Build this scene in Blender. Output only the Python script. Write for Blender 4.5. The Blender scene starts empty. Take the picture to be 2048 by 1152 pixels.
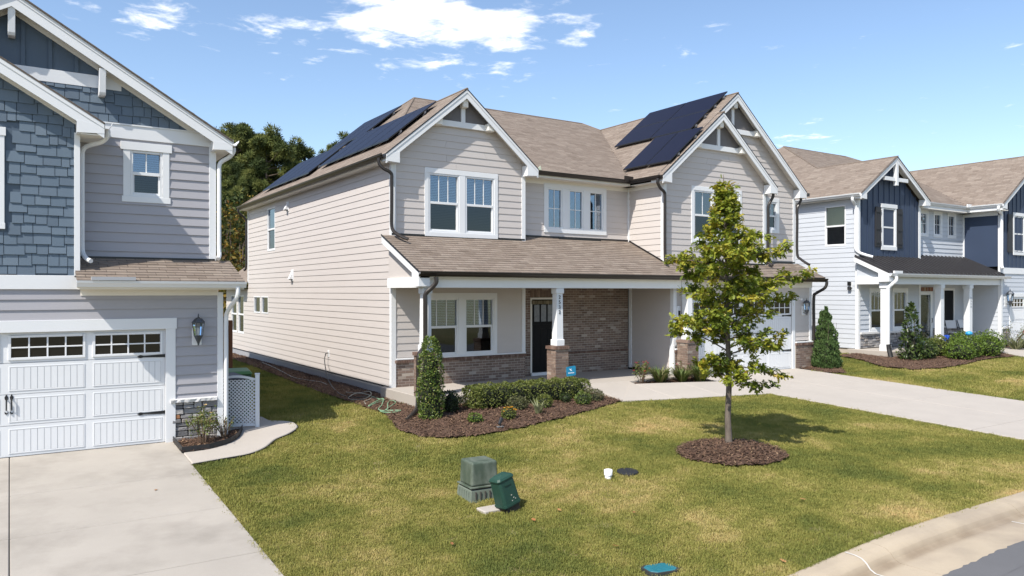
import bpy, bmesh, math, random
import numpy as np
from mathutils import Vector, Matrix
S = bpy.context.scene
C = S.collection
R = math.radians
rng = random.Random(7)
nr = np.random.RandomState(11)

# ------------------------------------------------------------------ camera
cam = bpy.data.objects.new('camera', bpy.data.cameras.new('camera'))
C.objects.link(cam)
cam.location = (0, 0, 3.15)
cam.rotation_euler = (R(90), 0, R(-33.3))
cam.data.sensor_width = 36.0
cam.data.lens = 36.0 * 1530 / 2048
cam.data.shift_y = 7.3 / 2048
cam.data.clip_start = 0.1
cam.data.clip_end = 4000
S.camera = cam

# ------------------------------------------------------------------ light, sky, exposure
SUN = Vector((-1.0, -0.42, 1.315)).normalized()          # towards the sun
sun = bpy.data.objects.new('sun', bpy.data.lights.new('sun', 'SUN'))
C.objects.link(sun)
sun.rotation_euler = (-SUN).to_track_quat('-Z', 'Y').to_euler()
sun.data.energy = 4.7
sun.data.angle = R(0.53)
sun.data.color = (1.0, 0.94, 0.85)
S.view_settings.view_transform = 'Standard'
S.view_settings.look = 'None'
S.view_settings.gamma = 1
S.view_settings.use_curve_mapping = False
S.view_settings.exposure = 0.49


def nn(nt, typ, **kw):
    n = nt.nodes.new(typ)
    for k, v in kw.items():
        if k.startswith('i_'):
            n.inputs[k[2:]].default_value = v
        else:
            setattr(n, k, v)
    return n


def mth(nt, op, a, b=None, c=None):
    n = nt.nodes.new('ShaderNodeMath')
    n.operation = op
    for i, v in enumerate((a, b, c)):
        if v is None:
            continue
        if hasattr(v, 'node'):
            nt.links.new(v, n.inputs[i])
        else:
            n.inputs[i].default_value = v
    return n.outputs[0]


def make_world():
    w = bpy.data.worlds.new('World')
    S.world = w
    w.use_nodes = True
    nt = w.node_tree
    nt.nodes.clear()
    out = nn(nt, 'ShaderNodeOutputWorld')
    bg = nn(nt, 'ShaderNodeBackground')
    bg.inputs['Strength'].default_value = 0.15
    sky = nn(nt, 'ShaderNodeTexSky')
    sky.sky_type = 'NISHITA'
    sky.sun_disc = False
    sky.sun_elevation = math.asin(SUN.z)
    sky.sun_rotation = math.atan2(SUN.x, SUN.y)
    sky.altitude = 100
    sky.air_density = 1.0
    sky.dust_density = 0.9
    sky.ozone_density = 2.0
    # fair weather clouds: noise on a cloud layer, gathered into banks all round the sky
    tc = nn(nt, 'ShaderNodeTexCoord')
    sep = nn(nt, 'ShaderNodeSeparateXYZ')
    nt.links.new(tc.outputs['Generated'], sep.inputs[0])
    x, y, z = sep.outputs
    zc = mth(nt, 'MAXIMUM', z, 0.02)
    comb = nn(nt, 'ShaderNodeCombineXYZ')
    nt.links.new(mth(nt, 'DIVIDE', x, zc), comb.inputs[0])
    nt.links.new(mth(nt, 'DIVIDE', y, zc), comb.inputs[1])
    az = mth(nt, 'ARCTAN2', x, y)
    el = mth(nt, 'ARCSINE', z)
    banks = [(24.5, 19.6, 5.0, 2.4, 1.0), (31.2, 19.2, 6.0, 2.0, .92), (27.0, 16.5, 2.2, 0.9, .66), (7.5, 18.0, 4.2, 1.4, .60),
             (14.5, 18.4, 4.2, 1.0, .56), (19.0, 16.8, 4.0, 1.2, .40), (29.0, 16.9, 6.0, 1.6, .50), (45.8, 16.6, 2.0, .8, .42), (34, 15.8, 2.2, .8, .42), (54.5, 10.5, 2.6, .9, .4), (38.0, 18.6, 2.4, 1.2, .45),
             (78, 17, 8, 4, .8), (110, 24, 12, 5, .9), (160, 20, 10, 4, .9), (205, 28, 12, 5, .9), (-40, 22, 10, 4, .9),
             (-80, 30, 10, 5, .8), (-130, 21, 10, 4, .9), (10, 42, 14, 5, .9), (60, 38, 12, 5, .8)]
    tot = None
    for a0, e0, sa, se, wgt in banks:
        da = mth(nt, 'MULTIPLY', mth(nt, 'SUBTRACT', az, R(a0 if a0 <= 180 else a0 - 360)), 1 / R(sa))
        de = mth(nt, 'MULTIPLY', mth(nt, 'SUBTRACT', el, R(e0)), 1 / R(se))
        q = mth(nt, 'ADD', mth(nt, 'MULTIPLY', da, da), mth(nt, 'MULTIPLY', de, de))
        g = mth(nt, 'MULTIPLY', mth(nt, 'EXPONENT', mth(nt, 'MULTIPLY', q, -1.0)), wgt)
        tot = g if tot is None else mth(nt, 'MAXIMUM', tot, g)
    nz = nn(nt, 'ShaderNodeTexNoise', i_Scale=5.2, i_Detail=9.0, i_Roughness=0.6, i_Distortion=0.25)
    nt.links.new(comb.outputs[0], nz.inputs['Vector'])
    v = mth(nt, 'ADD', mth(nt, 'MULTIPLY', tot, 0.52), mth(nt, 'MULTIPLY', mth(nt, 'SUBTRACT', nz.outputs[0], 0.5), 1.25))
    mr = nn(nt, 'ShaderNodeMapRange')
    mr.interpolation_type = 'SMOOTHSTEP'
    mr.inputs['From Min'].default_value = 0.17
    mr.inputs['From Max'].default_value = 0.52
    nt.links.new(v, mr.inputs['Value'])
    mix = nn(nt, 'ShaderNodeMix', data_type='RGBA')
    nt.links.new(mth(nt, 'MULTIPLY', mr.outputs[0], 0.93), mix.inputs['Factor'])
    nt.links.new(sky.outputs[0], mix.inputs['A'])
    mix.inputs['B'].default_value = (7.6, 7.5, 7.4, 1)
    nt.links.new(mix.outputs['Result'], bg.inputs['Color'])
    nt.links.new(bg.outputs[0], out.inputs[0])


make_world()

# ------------------------------------------------------------------ materials
MATS = {}


def mat(name, col, rough=0.6, var=0.08, vscale=3.0, stretch=(1, 1, 1), bump=0.0, bscale=60.0, metal=0.0, spec=0.5,
        rand=None, tint=None, col2=None, c2scale=1.0, c2pos=(0.45, 0.6), trans=0.0, coat=0.0, coord='pos', detail=4.0, fine=None):
    """col: base; var: value variation by noise; col2: second colour by noise; rand: list of colours picked by object random;
    tint: list of colours picked by the 'tint' attribute; trans: translucent share; fine: (scale, amount) speckle"""
    if name in MATS:
        return MATS[name]
    m = bpy.data.materials.new(name)
    m.use_nodes = True
    nt = m.node_tree
    b = nt.nodes['Principled BSDF']
    out = nt.nodes['Material Output']
    b.inputs['Roughness'].default_value = rough
    b.inputs['Metallic'].default_value = metal
    b.inputs['Specular IOR Level'].default_value = spec
    b.inputs['Coat Weight'].default_value = coat
    if coord == 'pos':
        vec = nn(nt, 'ShaderNodeNewGeometry').outputs['Position']
    else:
        vec = nn(nt, 'ShaderNodeTexCoord').outputs['Object']
    mp = nn(nt, 'ShaderNodeMapping')
    mp.inputs['Scale'].default_value = stretch
    nt.links.new(vec, mp.inputs['Vector'])
    vec = mp.outputs[0]

    def ramp(cols, fac):
        r = nn(nt, 'ShaderNodeValToRGB')
        while len(r.color_ramp.elements) < len(cols):
            r.color_ramp.elements.new(0.5)
        for i, c in enumerate(cols):
            r.color_ramp.elements[i].position = i / max(1, len(cols) - 1)
            r.color_ramp.elements[i].color = (*c, 1)
        nt.links.new(fac, r.inputs[0])
        return r.outputs[0]
    if rand:
        cur = ramp(rand, nn(nt, 'ShaderNodeObjectInfo').outputs['Random'])
    elif tint:
        at = nn(nt, 'ShaderNodeAttribute')
        at.attribute_name = 'tint'
        cur = ramp(tint, at.outputs['Fac'])
    else:
        rgb = nn(nt, 'ShaderNodeRGB')
        rgb.outputs[0].default_value = (*col, 1)
        cur = rgb.outputs[0]
    if col2:
        nz = nn(nt, 'ShaderNodeTexNoise', i_Scale=c2scale, i_Detail=5.0, i_Roughness=0.6)
        nt.links.new(vec, nz.inputs['Vector'])
        mr = nn(nt, 'ShaderNodeMapRange')
        mr.inputs['From Min'].default_value, mr.inputs['From Max'].default_value = c2pos
        nt.links.new(nz.outputs[0], mr.inputs['Value'])
        mx = nn(nt, 'ShaderNodeMix', data_type='RGBA')
        nt.links.new(mr.outputs[0], mx.inputs['Factor'])
        nt.links.new(cur, mx.inputs['A'])
        mx.inputs['B'].default_value = (*col2, 1)
        cur = mx.outputs['Result']
    if var or fine:
        nz = nn(nt, 'ShaderNodeTexNoise', i_Scale=vscale, i_Detail=detail, i_Roughness=0.6)
        nt.links.new(vec, nz.inputs['Vector'])
        f = mth(nt, 'ADD', mth(nt, 'MULTIPLY', mth(nt, 'SUBTRACT', nz.outputs[0], 0.5), 4 * var), 1.0)
        if fine:
            n2 = nn(nt, 'ShaderNodeTexNoise', i_Scale=fine[0], i_Detail=2.0)
            nt.links.new(vec, n2.inputs['Vector'])
            f = mth(nt, 'MULTIPLY', f, mth(nt, 'ADD', mth(nt, 'MULTIPLY', mth(nt, 'SUBTRACT', n2.outputs[0], 0.5), 4 * fine[1]), 1.0))
        mx = nn(nt, 'ShaderNodeMix', data_type='RGBA', blend_type='MULTIPLY')
        mx.inputs['Factor'].default_value = 1
        nt.links.new(cur, mx.inputs['A'])
        nt.links.new(f, mx.inputs['B'])
        cur = mx.outputs['Result']
    nt.links.new(cur, b.inputs['Base Color'])
    if bump:
        nz = nn(nt, 'ShaderNodeTexNoise', i_Scale=bscale, i_Detail=3.0)
        nt.links.new(vec, nz.inputs['Vector'])
        bp = nn(nt, 'ShaderNodeBump')
        bp.inputs['Strength'].default_value = bump
        bp.inputs['Distance'].default_value = 0.01
        nt.links.new(nz.outputs[0], bp.inputs['Height'])
        nt.links.new(bp.outputs[0], b.inputs['Normal'])
    if trans:
        tr = nn(nt, 'ShaderNodeBsdfTranslucent')
        nt.links.new(cur, tr.inputs[0])
        ms = nn(nt, 'ShaderNodeMixShader')
        ms.inputs[0].default_value = trans
        nt.links.new(b.outputs[0], ms.inputs[1])
        nt.links.new(tr.outputs[0], ms.inputs[2])
        nt.links.new(ms.outputs[0], out.inputs[0])
    MATS[name] = m
    return m


def glass_mat(name, tintc, refl, gloss_rough=0.02, clear=0.9):
    m = bpy.data.materials.new(name)
    m.use_nodes = True
    nt = m.node_tree
    nt.nodes.clear()
    out = nn(nt, 'ShaderNodeOutputMaterial')
    gl = nn(nt, 'ShaderNodeBsdfGlossy')
    gl.inputs['Roughness'].default_value = gloss_rough
    gl.inputs['Color'].default_value = (0.85, 0.93, 1.0, 1)
    tr = nn(nt, 'ShaderNodeBsdfTransparent')
    tr.inputs[0].default_value = (*[clear * t for t in tintc], 1)
    lw = nn(nt, 'ShaderNodeFresnel')
    lw.inputs['IOR'].default_value = 1.5
    geo = nn(nt, 'ShaderNodeNewGeometry')
    nz = nn(nt, 'ShaderNodeTexNoise', i_Scale=1.1, i_Detail=1.0)
    nt.links.new(geo.outputs['Position'], nz.inputs['Vector'])
    bp = nn(nt, 'ShaderNodeBump')
    bp.inputs['Strength'].default_value = 0.25
    bp.inputs['Distance'].default_value = 0.02
    nt.links.new(nz.outputs[0], bp.inputs['Height'])
    nt.links.new(bp.outputs[0], gl.inputs['Normal'])
    f = mth(nt, 'MINIMUM', mth(nt, 'ADD', lw.outputs[0], refl), 1.0)
    ms = nn(nt, 'ShaderNodeMixShader')
    nt.links.new(f, ms.inputs[0])
    nt.links.new(tr.outputs[0], ms.inputs[1])
    nt.links.new(gl.outputs[0], ms.inputs[2])
    nt.links.new(ms.outputs[0], out.inputs[0])
    return m


WHITE = mat('white_trim', (0.70, 0.71, 0.72), 0.5, 0.02, 2)
CREAM = mat('cream_soffit', (0.74, 0.71, 0.65), 0.6, 0.02, 2)
GREIGE = mat('greige_siding', (0.515, 0.474, 0.448), 0.62, 0.025, 1.2, (1, 1, 4), 0.12, 90, fine=(160, .015))
LAV = mat('lavender_grey_siding', (0.345, 0.338, 0.362), 0.62, 0.03, 1.2, (1, 1, 4), 0.12, 90)
PALE = mat('pale_grey_siding', (0.50, 0.53, 0.575), 0.62, 0.025, 1.2, (1, 1, 4), 0.12, 90)
SHAKE = mat('blue_grey_shake', None, 0.65, 0.05, 2, (1, 1, 1), 0.2, 70,
            rand=[(.082, .115, .155), (.108, .148, .193), (.093, .132, .176), (.122, .163, .208)])
DBLUE = mat('slate_blue_board', (0.070, 0.10, 0.138), 0.6, 0.04, 2)
NAVY = mat('navy_board', (0.030, 0.047, 0.088), 0.55, 0.04, 2)
SHCOL = [(.168, .134, .108), (.212, .172, .142), (.19, .152, .124), (.245, .203, .168), (.20, .162, .133), (.228, .187, .155)]
SHING_O = mat('roof_shingle_piece', None, 0.9, 0.10, 9, bump=.5, bscale=180, rand=SHCOL, spec=.2)
SHING_T = mat('roof_shingle_field', None, 0.9, 0.10, 9, bump=.5, bscale=180, tint=SHCOL, spec=.2)
ROOFBASE = mat('roof_underlay', (.10, .082, .07), 0.95, .05)
BRCOL = [(.135, .095, .074), (.215, .152, .118), (.17, .122, .098), (.27, .2, .158), (.15, .108, .088), (.23, .167, .134), (.195, .14, .112), (.18, .132, .108), (.40, .345, .29)]
BRICK_O = mat('brick_piece', None, 0.88, 0.09, 14, bump=.5, bscale=120, rand=BRCOL, spec=.25)
BRICK_T = mat('brick_field', None, 0.88, 0.09, 14, bump=.5, bscale=120, tint=BRCOL, spec=.25)
CAPBR = mat('brick_cap', None, 0.88, 0.09, 14, bump=.5, bscale=120, rand=[(.10, .065, .052), (.17, .105, .082), (.13, .085, .068), (.24, .17, .14)], spec=.25)
MORTAR = mat('mortar', (.42, .375, .33), 0.95, .08, 20)
STCOL = [(.19, .185, .185), (.33, .32, .315), (.26, .25, .25), (.12, .12, .125), (.40, .385, .37), (.27, .24, .215), (.21, .205, .21)]
STONE_O = mat('ledge_stone', None, 0.85, 0.14, 8, bump=.9, bscale=45, rand=STCOL, spec=.3)
RUST = mat('rust_stone', (.34, .16, .075), 0.85, 0.15, 8, bump=.9, bscale=45)
CONC = mat('concrete', (.345, .315, .275), 0.85, 0.10, .8, bump=.25, bscale=140, fine=(70, .025), col2=(.235, .212, .182), c2scale=.85, c2pos=(.47, .76), detail=7)
CONC2 = mat('pale_concrete', (.385, .35, .31), 0.85, 0.06, 1.1, bump=.25, bscale=140, fine=(70, .02), detail=6)
KERBM = mat('kerb_concrete', (.385, .32, .235), 0.88, 0.08, 1.1, bump=.3, bscale=140, fine=(80, .03), col2=(.28, .23, .175), c2scale=.8, c2pos=(.45, .7))


def stain_kerb():
    nt = KERBM.node_tree
    b = nt.nodes['Principled BSDF']
    src = b.inputs['Base Color'].links[0].from_socket
    geo = nn(nt, 'ShaderNodeNewGeometry')
    sep = nn(nt, 'ShaderNodeSeparateXYZ')
    nt.links.new(geo.outputs['Position'], sep.inputs[0])
    nz = nn(nt, 'ShaderNodeTexNoise', i_Scale=3.0, i_Detail=5.0)
    nt.links.new(geo.outputs['Position'], nz.inputs['Vector'])
    d = mth(nt, 'DIVIDE', mth(nt, 'SUBTRACT', sep.outputs[1], 4.90), .075)
    g = mth(nt, 'EXPONENT', mth(nt, 'MULTIPLY', mth(nt, 'MULTIPLY', d, d), -1.0))
    g = mth(nt, 'MINIMUM', mth(nt, 'MULTIPLY', mth(nt, 'MULTIPLY', g, nz.outputs[0]), 1.25), .75)
    mx = nn(nt, 'ShaderNodeMix', data_type='RGBA')
    nt.links.new(g, mx.inputs['Factor'])
    nt.links.new(src, mx.inputs['A'])
    mx.inputs['B'].default_value = (.17, .125, .08, 1)
    nt.links.new(mx.outputs['Result'], b.inputs['Base Color'])


stain_kerb()
FOUND = mat('foundation_render', (.30, .31, .33), 0.9, 0.07, 2)
JOINT = mat('dark_joint', (.05, .045, .04), 0.95)
ASPH = mat('asphalt', (.115, .115, .12), 0.9, 0.07, 1.5, bump=.6, bscale=220, fine=(260, .09))
BRGUT = mat('dark_bronze_metal', (.022, .018, .016), 0.38, 0.05, 3)
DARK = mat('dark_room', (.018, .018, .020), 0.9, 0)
BLIND = mat('white_blind', (.62, .64, .66), 0.7, 0)
SHADE = mat('green_shade', (.50, .54, .42), 0.8, 0)
CURTAIN = mat('grey_curtain', (.35, .36, .38), 0.9, .06, 6)
SCREEN = mat('window_screen', (.05, .052, .055), 0.8, 0)
GLASS = glass_mat('window_glass', (.60, .72, .86), 0.15)
GLASSL = glass_mat('screened_glass', (.34, .355, .37), 0.03, .03)
GLASSC = glass_mat('clear_storm_glass', (.99, 1, 1), -.03, clear=1.0)
GLASSD = glass_mat('dark_glass', (.5, .55, .6), 0.06)
BLACK = mat('black_metal', (.012, .012, .013), 0.4, 0)
DOORBLK = mat('black_door_paint', (.006, .006, .007), 0.5, 0, spec=.15)
SOLAR = mat('solar_cell', (.006, .006, .017), 0.42, 0.04, 3, spec=.22)
GREYSH = mat('gable_shingle_grey', (.15, .14, .14), 0.8, .08, 10, bump=.3)
MULCH = mat('mulch', (.090, .050, .031), 0.95, 0.22, 9, bump=1.0, bscale=60, fine=(55, .12))
CHIP = mat('mulch_chip', None, 0.92, .1, 20, rand=None, tint=[(.055, .029, .018), (.115, .063, .037), (.09, .048, .029), (.16, .094, .056), (.075, .042, .026), (.26, .17, .10)])
SOIL = mat('lawn_soil', (.17, .16, .06), 0.95, .2, 1.2, col2=(.25, .20, .095), c2scale=.8, c2pos=(.4, .65), fine=(40, .1))
FARG = mat('far_ground', (.085, .095, .035), 0.95, .2, .15)
BARK = mat('oak_bark', (.125, .102, .082), 0.9, .3, 14, (1, 1, .35), .8, 40)
PBARK = mat('pine_bark', (.10, .075, .058), 0.95, .2, 6, (1, 1, .3), .8, 20)
RUBBER = mat('black_rubber', (.014, .014, .015), 0.6, 0)
METROOF = mat('standing_seam_metal', (.034, .033, .036), 0.33, .06, 2)

# ------------------------------------------------------------------ mesh helpers


class MB:
    def __init__(s, f=None):
        s.v, s.f, s.t, s.M = [], [], [], f

    def add(s, vs, fs, tint=0.5):
        o = len(s.v)
        s.v += [s.M(*p) if s.M else tuple(p) for p in vs]
        s.f += [tuple(o + i for i in f) for f in fs]
        s.t += [tint] * len(fs)
        return s

    HF = [(0, 1, 2, 3), (7, 6, 5, 4), (0, 4, 5, 1), (1, 5, 6, 2), (2, 6, 7, 3), (3, 7, 4, 0)]

    def box(s, a0, b0, c0, a1, b1, c1, tint=0.5):
        return s.add([(a0, b0, c0), (a1, b0, c0), (a1, b1, c0), (a0, b1, c0), (a0, b0, c1), (a1, b0, c1), (a1, b1, c1), (a0, b1, c1)], s.HF, tint)

    def hexa(s, p, tint=0.5):
        return s.add(p, s.HF, tint)

    def prism(s, prof, ext, tint=0.5):
        """prof: list of 3D points (planar), ext: vector"""
        n = len(prof)
        a = [tuple(p) for p in prof]
        b = [tuple(p[i] + ext[i] for i in range(3)) for p in prof]
        return s.add(a + b, [tuple(range(n)), tuple(range(2 * n - 1, n - 1, -1))] + [(i, (i + 1) % n, n + (i + 1) % n, n + i) for i in range(n)], tint)

    def tube(s, pts, r, n=8, cap=True, tint=0.5, square=False):
        P = [Vector(p) for p in pts]
        rs = r if isinstance(r, (list, tuple)) else [r] * len(P)
        rings = []
        up = None
        for i, p in enumerate(P):
            d = (P[min(i + 1, len(P) - 1)] - P[max(i - 1, 0)])
            if d.length < 1e-9:
                d = Vector((0, 0, 1))
            d.normalize()
            if up is None:
                up = Vector((0, 0, 1)) if abs(d.z) < 0.9 else Vector((1, 0, 0))
            x = d.cross(up)
            if x.length < 1e-6:
                x = d.orthogonal()
            x.normalize()
            y = x.cross(d).normalized()
            up = y
            ring = []
            for k in range(n):
                a = 2 * math.pi * (k + (.5 if square else 0)) / n
                ring.append(p + (x * math.cos(a) + y * math.sin(a)) * rs[i])
            rings.append(ring)
        vs = [tuple(q) for ring in rings for q in ring]
        fs = []
        for i in range(len(P) - 1):
            for k in range(n):
                fs.append((i * n + k, i * n + (k + 1) % n, (i + 1) * n + (k + 1) % n, (i + 1) * n + k))
        if cap:
            fs.append(tuple(range(n))[::-1])
            fs.append(tuple((len(P) - 1) * n + k for k in range(n)))
        return s.add(vs, fs, tint)

    def lathe(s, prof, cx=0, cy=0, n=16, cap=True, tint=.5):
        vs, fs = [], []
        for r, z in prof:
            for k in range(n):
                a = 2 * math.pi * k / n
                vs.append((cx + r * math.cos(a), cy + r * math.sin(a), z))
        for i in range(len(prof) - 1):
            for k in range(n):
                fs.append((i * n + k, i * n + (k + 1) % n, (i + 1) * n + (k + 1) % n, (i + 1) * n + k))
        if cap:
            fs.append(tuple(range(n))[::-1])
            fs.append(tuple((len(prof) - 1) * n + k for k in range(n)))
        return s.add(vs, fs, tint)

    def mesh(s, name, m, smooth=False, bevel=0, seg=1, recalc=True):
        me = bpy.data.meshes.new(name)
        me.from_pydata(s.v, [], s.f)
        if s.t and any(t != 0.5 for t in s.t):
            a = me.attributes.new('tint', 'FLOAT', 'FACE')
            a.data.foreach_set('value', np.array(s.t, dtype=np.float32))
        if recalc and len(s.f) < 60000:
            bm = bmesh.new()
            bm.from_mesh(me)
            if bevel:
                bmesh.ops.remove_doubles(bm, verts=bm.verts, dist=1e-5)
            bmesh.ops.recalc_face_normals(bm, faces=bm.faces)
            if bevel:
                bmesh.ops.bevel(bm, geom=[e for e in bm.edges if e.is_manifold and e.calc_face_angle(0) > 0.5], offset=bevel, segments=seg, affect='EDGES', profile=.5)
            bm.to_mesh(me)
            bm.free()
        if smooth:
            me.polygons.foreach_set('use_smooth', [True] * len(me.polygons))
        if m:
            me.materials.append(m)
        return me

    def build(s, name, m, parent=None, **kw):
        return link(name, s.mesh(name, m, **kw), parent)


def link(name, me, parent=None, loc=None, rz=None, scale=None):
    o = bpy.data.objects.new(name, me)
    C.objects.link(o)
    if parent is not None:
        o.parent = parent
    if loc is not None:
        o.location = loc
    if rz is not None:
        o.rotation_euler = rz if isinstance(rz, (tuple, list)) else (0, 0, rz)
    if scale is not None:
        o.scale = scale
    return o


def tag(o, label=None, cat=None, group=None, kind=None):
    if label:
        o['label'] = label
    if cat:
        o['category'] = cat
    if group:
        o['group'] = group
    if kind:
        o['kind'] = kind
    return o


def thing(name, label, cat, loc=(0, 0, 0), group=None, kind=None):
    o = bpy.data.objects.new(name, None)
    C.objects.link(o)
    o.location = loc
    o.empty_display_size = .2
    return tag(o, label, cat, group, kind)


def front(Y):
    """wall facing -Y: (a, out, z) -> world"""
    return lambda a, d, z: (a, Y - d, z)


def side(X, sgn=-1):
    """wall facing -X (sgn -1) or +X"""
    return lambda a, d, z: (X + sgn * d, a, z)


# ------------------------------------------------------------------ ground height
def ss(a, b, x):
    t = min(1.0, max(0.0, (x - a) / (b - a)))
    return t * t * (3 - 2 * t)


def G(X, Y):
    y = min(max(Y, 3.0), 17.0)
    zl = .33 + .05 * (y - 15.4)
    zm = .62 + .04 * (y - 15.6)
    zr = .86 + .04 * (y - 16.5)
    w, w2 = ss(2.7, 10, X), ss(21.5, 27, X)
    dip = .11 * ss(14.2, 17.2, Y) * math.exp(-((X - 7.5) / 1.5) ** 2)
    return (zl * (1 - w) + zm * w - dip) * (1 - w2) + zr * w2


def inpoly(x, y, P):
    c = False
    n = len(P)
    j = n - 1
    for i in range(n):
        if (P[i][1] > y) != (P[j][1] > y) and x < (P[j][0] - P[i][0]) * (y - P[i][1]) / (P[j][1] - P[i][1]) + P[i][0]:
            c = not c
        j = i
    return c


def smooth_poly(P, it=2):
    for _ in range(it):
        Q = []
        for i in range(len(P)):
            a, b = P[i], P[(i + 1) % len(P)]
            Q += [(a[0] * .75 + b[0] * .25, a[1] * .75 + b[1] * .25), (a[0] * .25 + b[0] * .75, a[1] * .25 + b[1] * .75)]
        P = Q
    return P


def catmull(P, n=6):
    out = []
    for i in range(len(P) - 1):
        p0, p1, p2, p3 = P[max(i - 1, 0)], P[i], P[i + 1], P[min(i + 2, len(P) - 1)]
        for k in range(n):
            t = k / n
            out.append(tuple(.5 * (2 * p1[j] + (p2[j] - p0[j]) * t + (2 * p0[j] - 5 * p1[j] + 4 * p2[j] - p3[j]) * t * t + (3 * p1[j] - p0[j] - 3 * p2[j] + p3[j]) * t ** 3) for j in range(len(p1))))
    out.append(tuple(P[-1]))
    return out
# ------------------------------------------------------------------ house building blocks
def lap_siding(P, M, a0, a1, z0, z1, m, exp=.178, clip=None, holes=(), base=None, seam=0, lap=.0155):
    """lapped boards, each one an object; clip(z)->(lo,hi); holes (a0,a1,z0,z1)"""
    z = z0 if base is None else base + math.floor((z0 - base) / exp) * exp
    while z < z1 - .01:
        zb, zt = max(z, z0), min(z + exp, z1)
        z += exp
        if zt - zb < .02:
            continue
        segs = [(a0, a1, zb, zt)]
        for h in holes:
            new = []
            for (s0, s1, b, t) in segs:
                if t <= h[2] + .005 or b >= h[3] - .005 or s1 <= h[0] or s0 >= h[1]:
                    new.append((s0, s1, b, t))
                    continue
                if h[0] - s0 > .01:
                    new.append((s0, h[0], b, t))
                if s1 - h[1] > .01:
                    new.append((h[1], s1, b, t))
                c0, c1 = max(s0, h[0]), min(s1, h[1])
                if h[2] - b > .015:
                    new.append((c0, c1, b, h[2]))
                if t - h[3] > .015:
                    new.append((c0, c1, h[3], t))
            segs = new
        for (s0, s1, b, t) in segs:
            if clip:
                lb, hb = clip(b)
                lt, ht = clip(t)
            else:
                lb = lt = s0
                hb = ht = s1
            b0, b1, t0, t1 = max(s0, lb), min(s1, hb), max(s0, lt), min(s1, ht)
            if b1 - b0 < .02:
                continue
            if t1 < t0:
                t0 = t1 = (t0 + t1) / 2
            k = 1 - (b - zb) / exp
            mb = MB(M)
            cuts = [0, 1]
            if seam and b1 - b0 > 3.2:
                cuts = [0, rng.uniform(.3, .7), 1]
            for i in range(len(cuts) - 1):
                u0, u1 = cuts[i], cuts[i + 1]
                e = .002 if len(cuts) > 2 else 0
                q = lambda x0, x1, u: x0 + (x1 - x0) * u
                mm = MB(M)
                B0, B1, T0, T1 = q(b0, b1, u0) + e, q(b0, b1, u1) - e, q(t0, t1, u0) + e, q(t0, t1, u1) - e
                mm.hexa([(B0, lap, b), (B1, lap, b), (B1, -.012, b), (B0, -.012, b), (T0, .003, t), (T1, .003, t), (T1, -.012, t), (T0, -.012, t)])
                mm.build('siding_board', m, P)


def window(P, M, a0, a1, z0, z1, sash=True, munt=2, blind='blind', trim=None, head=0.0, low=True, name='window', munt_h=False, lowblind=True, gl=None):
    """vinyl window: frame, sashes, panes, blinds; the wall is open behind it"""
    mb = MB(M)
    f = .045
    o = .016
    for (x0, x1, y0, y1) in ((a0, a0 + f, z0, z1), (a1 - f, a1, z0, z1), (a0 + f, a1 - f, z0, z0 + f), (a0 + f, a1 - f, z1 - f, z1)):
        mb.box(x0, -.05, y0, x1, o, y1)
    zm = (z0 + z1) / 2
    if sash:
        mb.box(a0 + f, -.04, zm - .03, a1 - f, o - .004, zm + .03)
    w = mb.build(name, WHITE, P, bevel=.003)
    i0, i1, j0, j1 = a0 + f, a1 - f, z0 + f, z1 - f
    zu = zm + .03 if sash else j0
    # upper pane
    MB(M).box(i0, -.035, zu, i1, -.030, j1).build('pane', gl or GLASS, w)
    for k in range(munt):
        x = i0 + (i1 - i0) * (k + 1) / (munt + 1)
        MB(M).box(x - .010, -.030, zu, x + .010, -.020, j1).build('muntin', WHITE, w)
    if munt_h:
        MB(M).box(i0, -.0305, zm - .011, i1, -.0185, zm + .011).build('muntin', WHITE, w)
    if sash:
        # lower sash with its stiles set back
        sb = MB(M)
        for (x0, x1, y0, y1) in ((i0, i0 + .028, j0, zm - .03), (i1 - .028, i1, j0, zm - .03), (i0 + .028, i1 - .028, j0, j0 + .035)):
            sb.box(x0, -.045, y0, x1, -.012, y1)
        sb.build('sash', WHITE, w)
        MB(M).box(i0 + .028, -.036, j0 + .035, i1 - .028, -.031, zm - .03).build('pane', GLASSL if low else GLASS, w)
    # behind the glass
    MB(M).box(i0 - .02, -.125, z0, i1 + .02, -.120, z1).build('dark_room_panel', DARK, w)  # near-black panel stands in for the unlit room behind
    if blind == 'blind':
        sl = MB(M)
        zz = j1 - .02
        while zz > (j0 if lowblind else zu):
            sl.hexa([(i0 + .01, -.075, zz - .018), (i1 - .01, -.075, zz - .018), (i1 - .01, -.074, zz - .018), (i0 + .01, -.074, zz - .018),
                     (i0 + .01, -.095, zz + .008), (i1 - .01, -.095, zz + .008), (i1 - .01, -.094, zz + .008), (i0 + .01, -.094, zz + .008)])
            zz -= .042
        tag(sl.build('blind_slats', BLIND, w, recalc=False), kind='stuff')
    elif blind == 'shade':
        MB(M).box(i0 + .01, -.052, j0, i1 - .01, -.048, j1).build('roller_shade', SHADE, w)
    elif blind == 'curtain':
        cb = MB(M)
        n = 14
        vs = []
        for k in range(n + 1):
            x = i0 + (i1 - i0) * k / n
            d = -.09 + .02 * math.sin(k * 2.1)
            vs += [(x, d, j0), (x, d, j1)]
        cb.add(vs, [(2 * k, 2 * k + 2, 2 * k + 3, 2 * k + 1) for k in range(n) if not 5 <= k <= 8])
        cb.build('curtain', CURTAIN, w, recalc=False)
    return w


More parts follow.
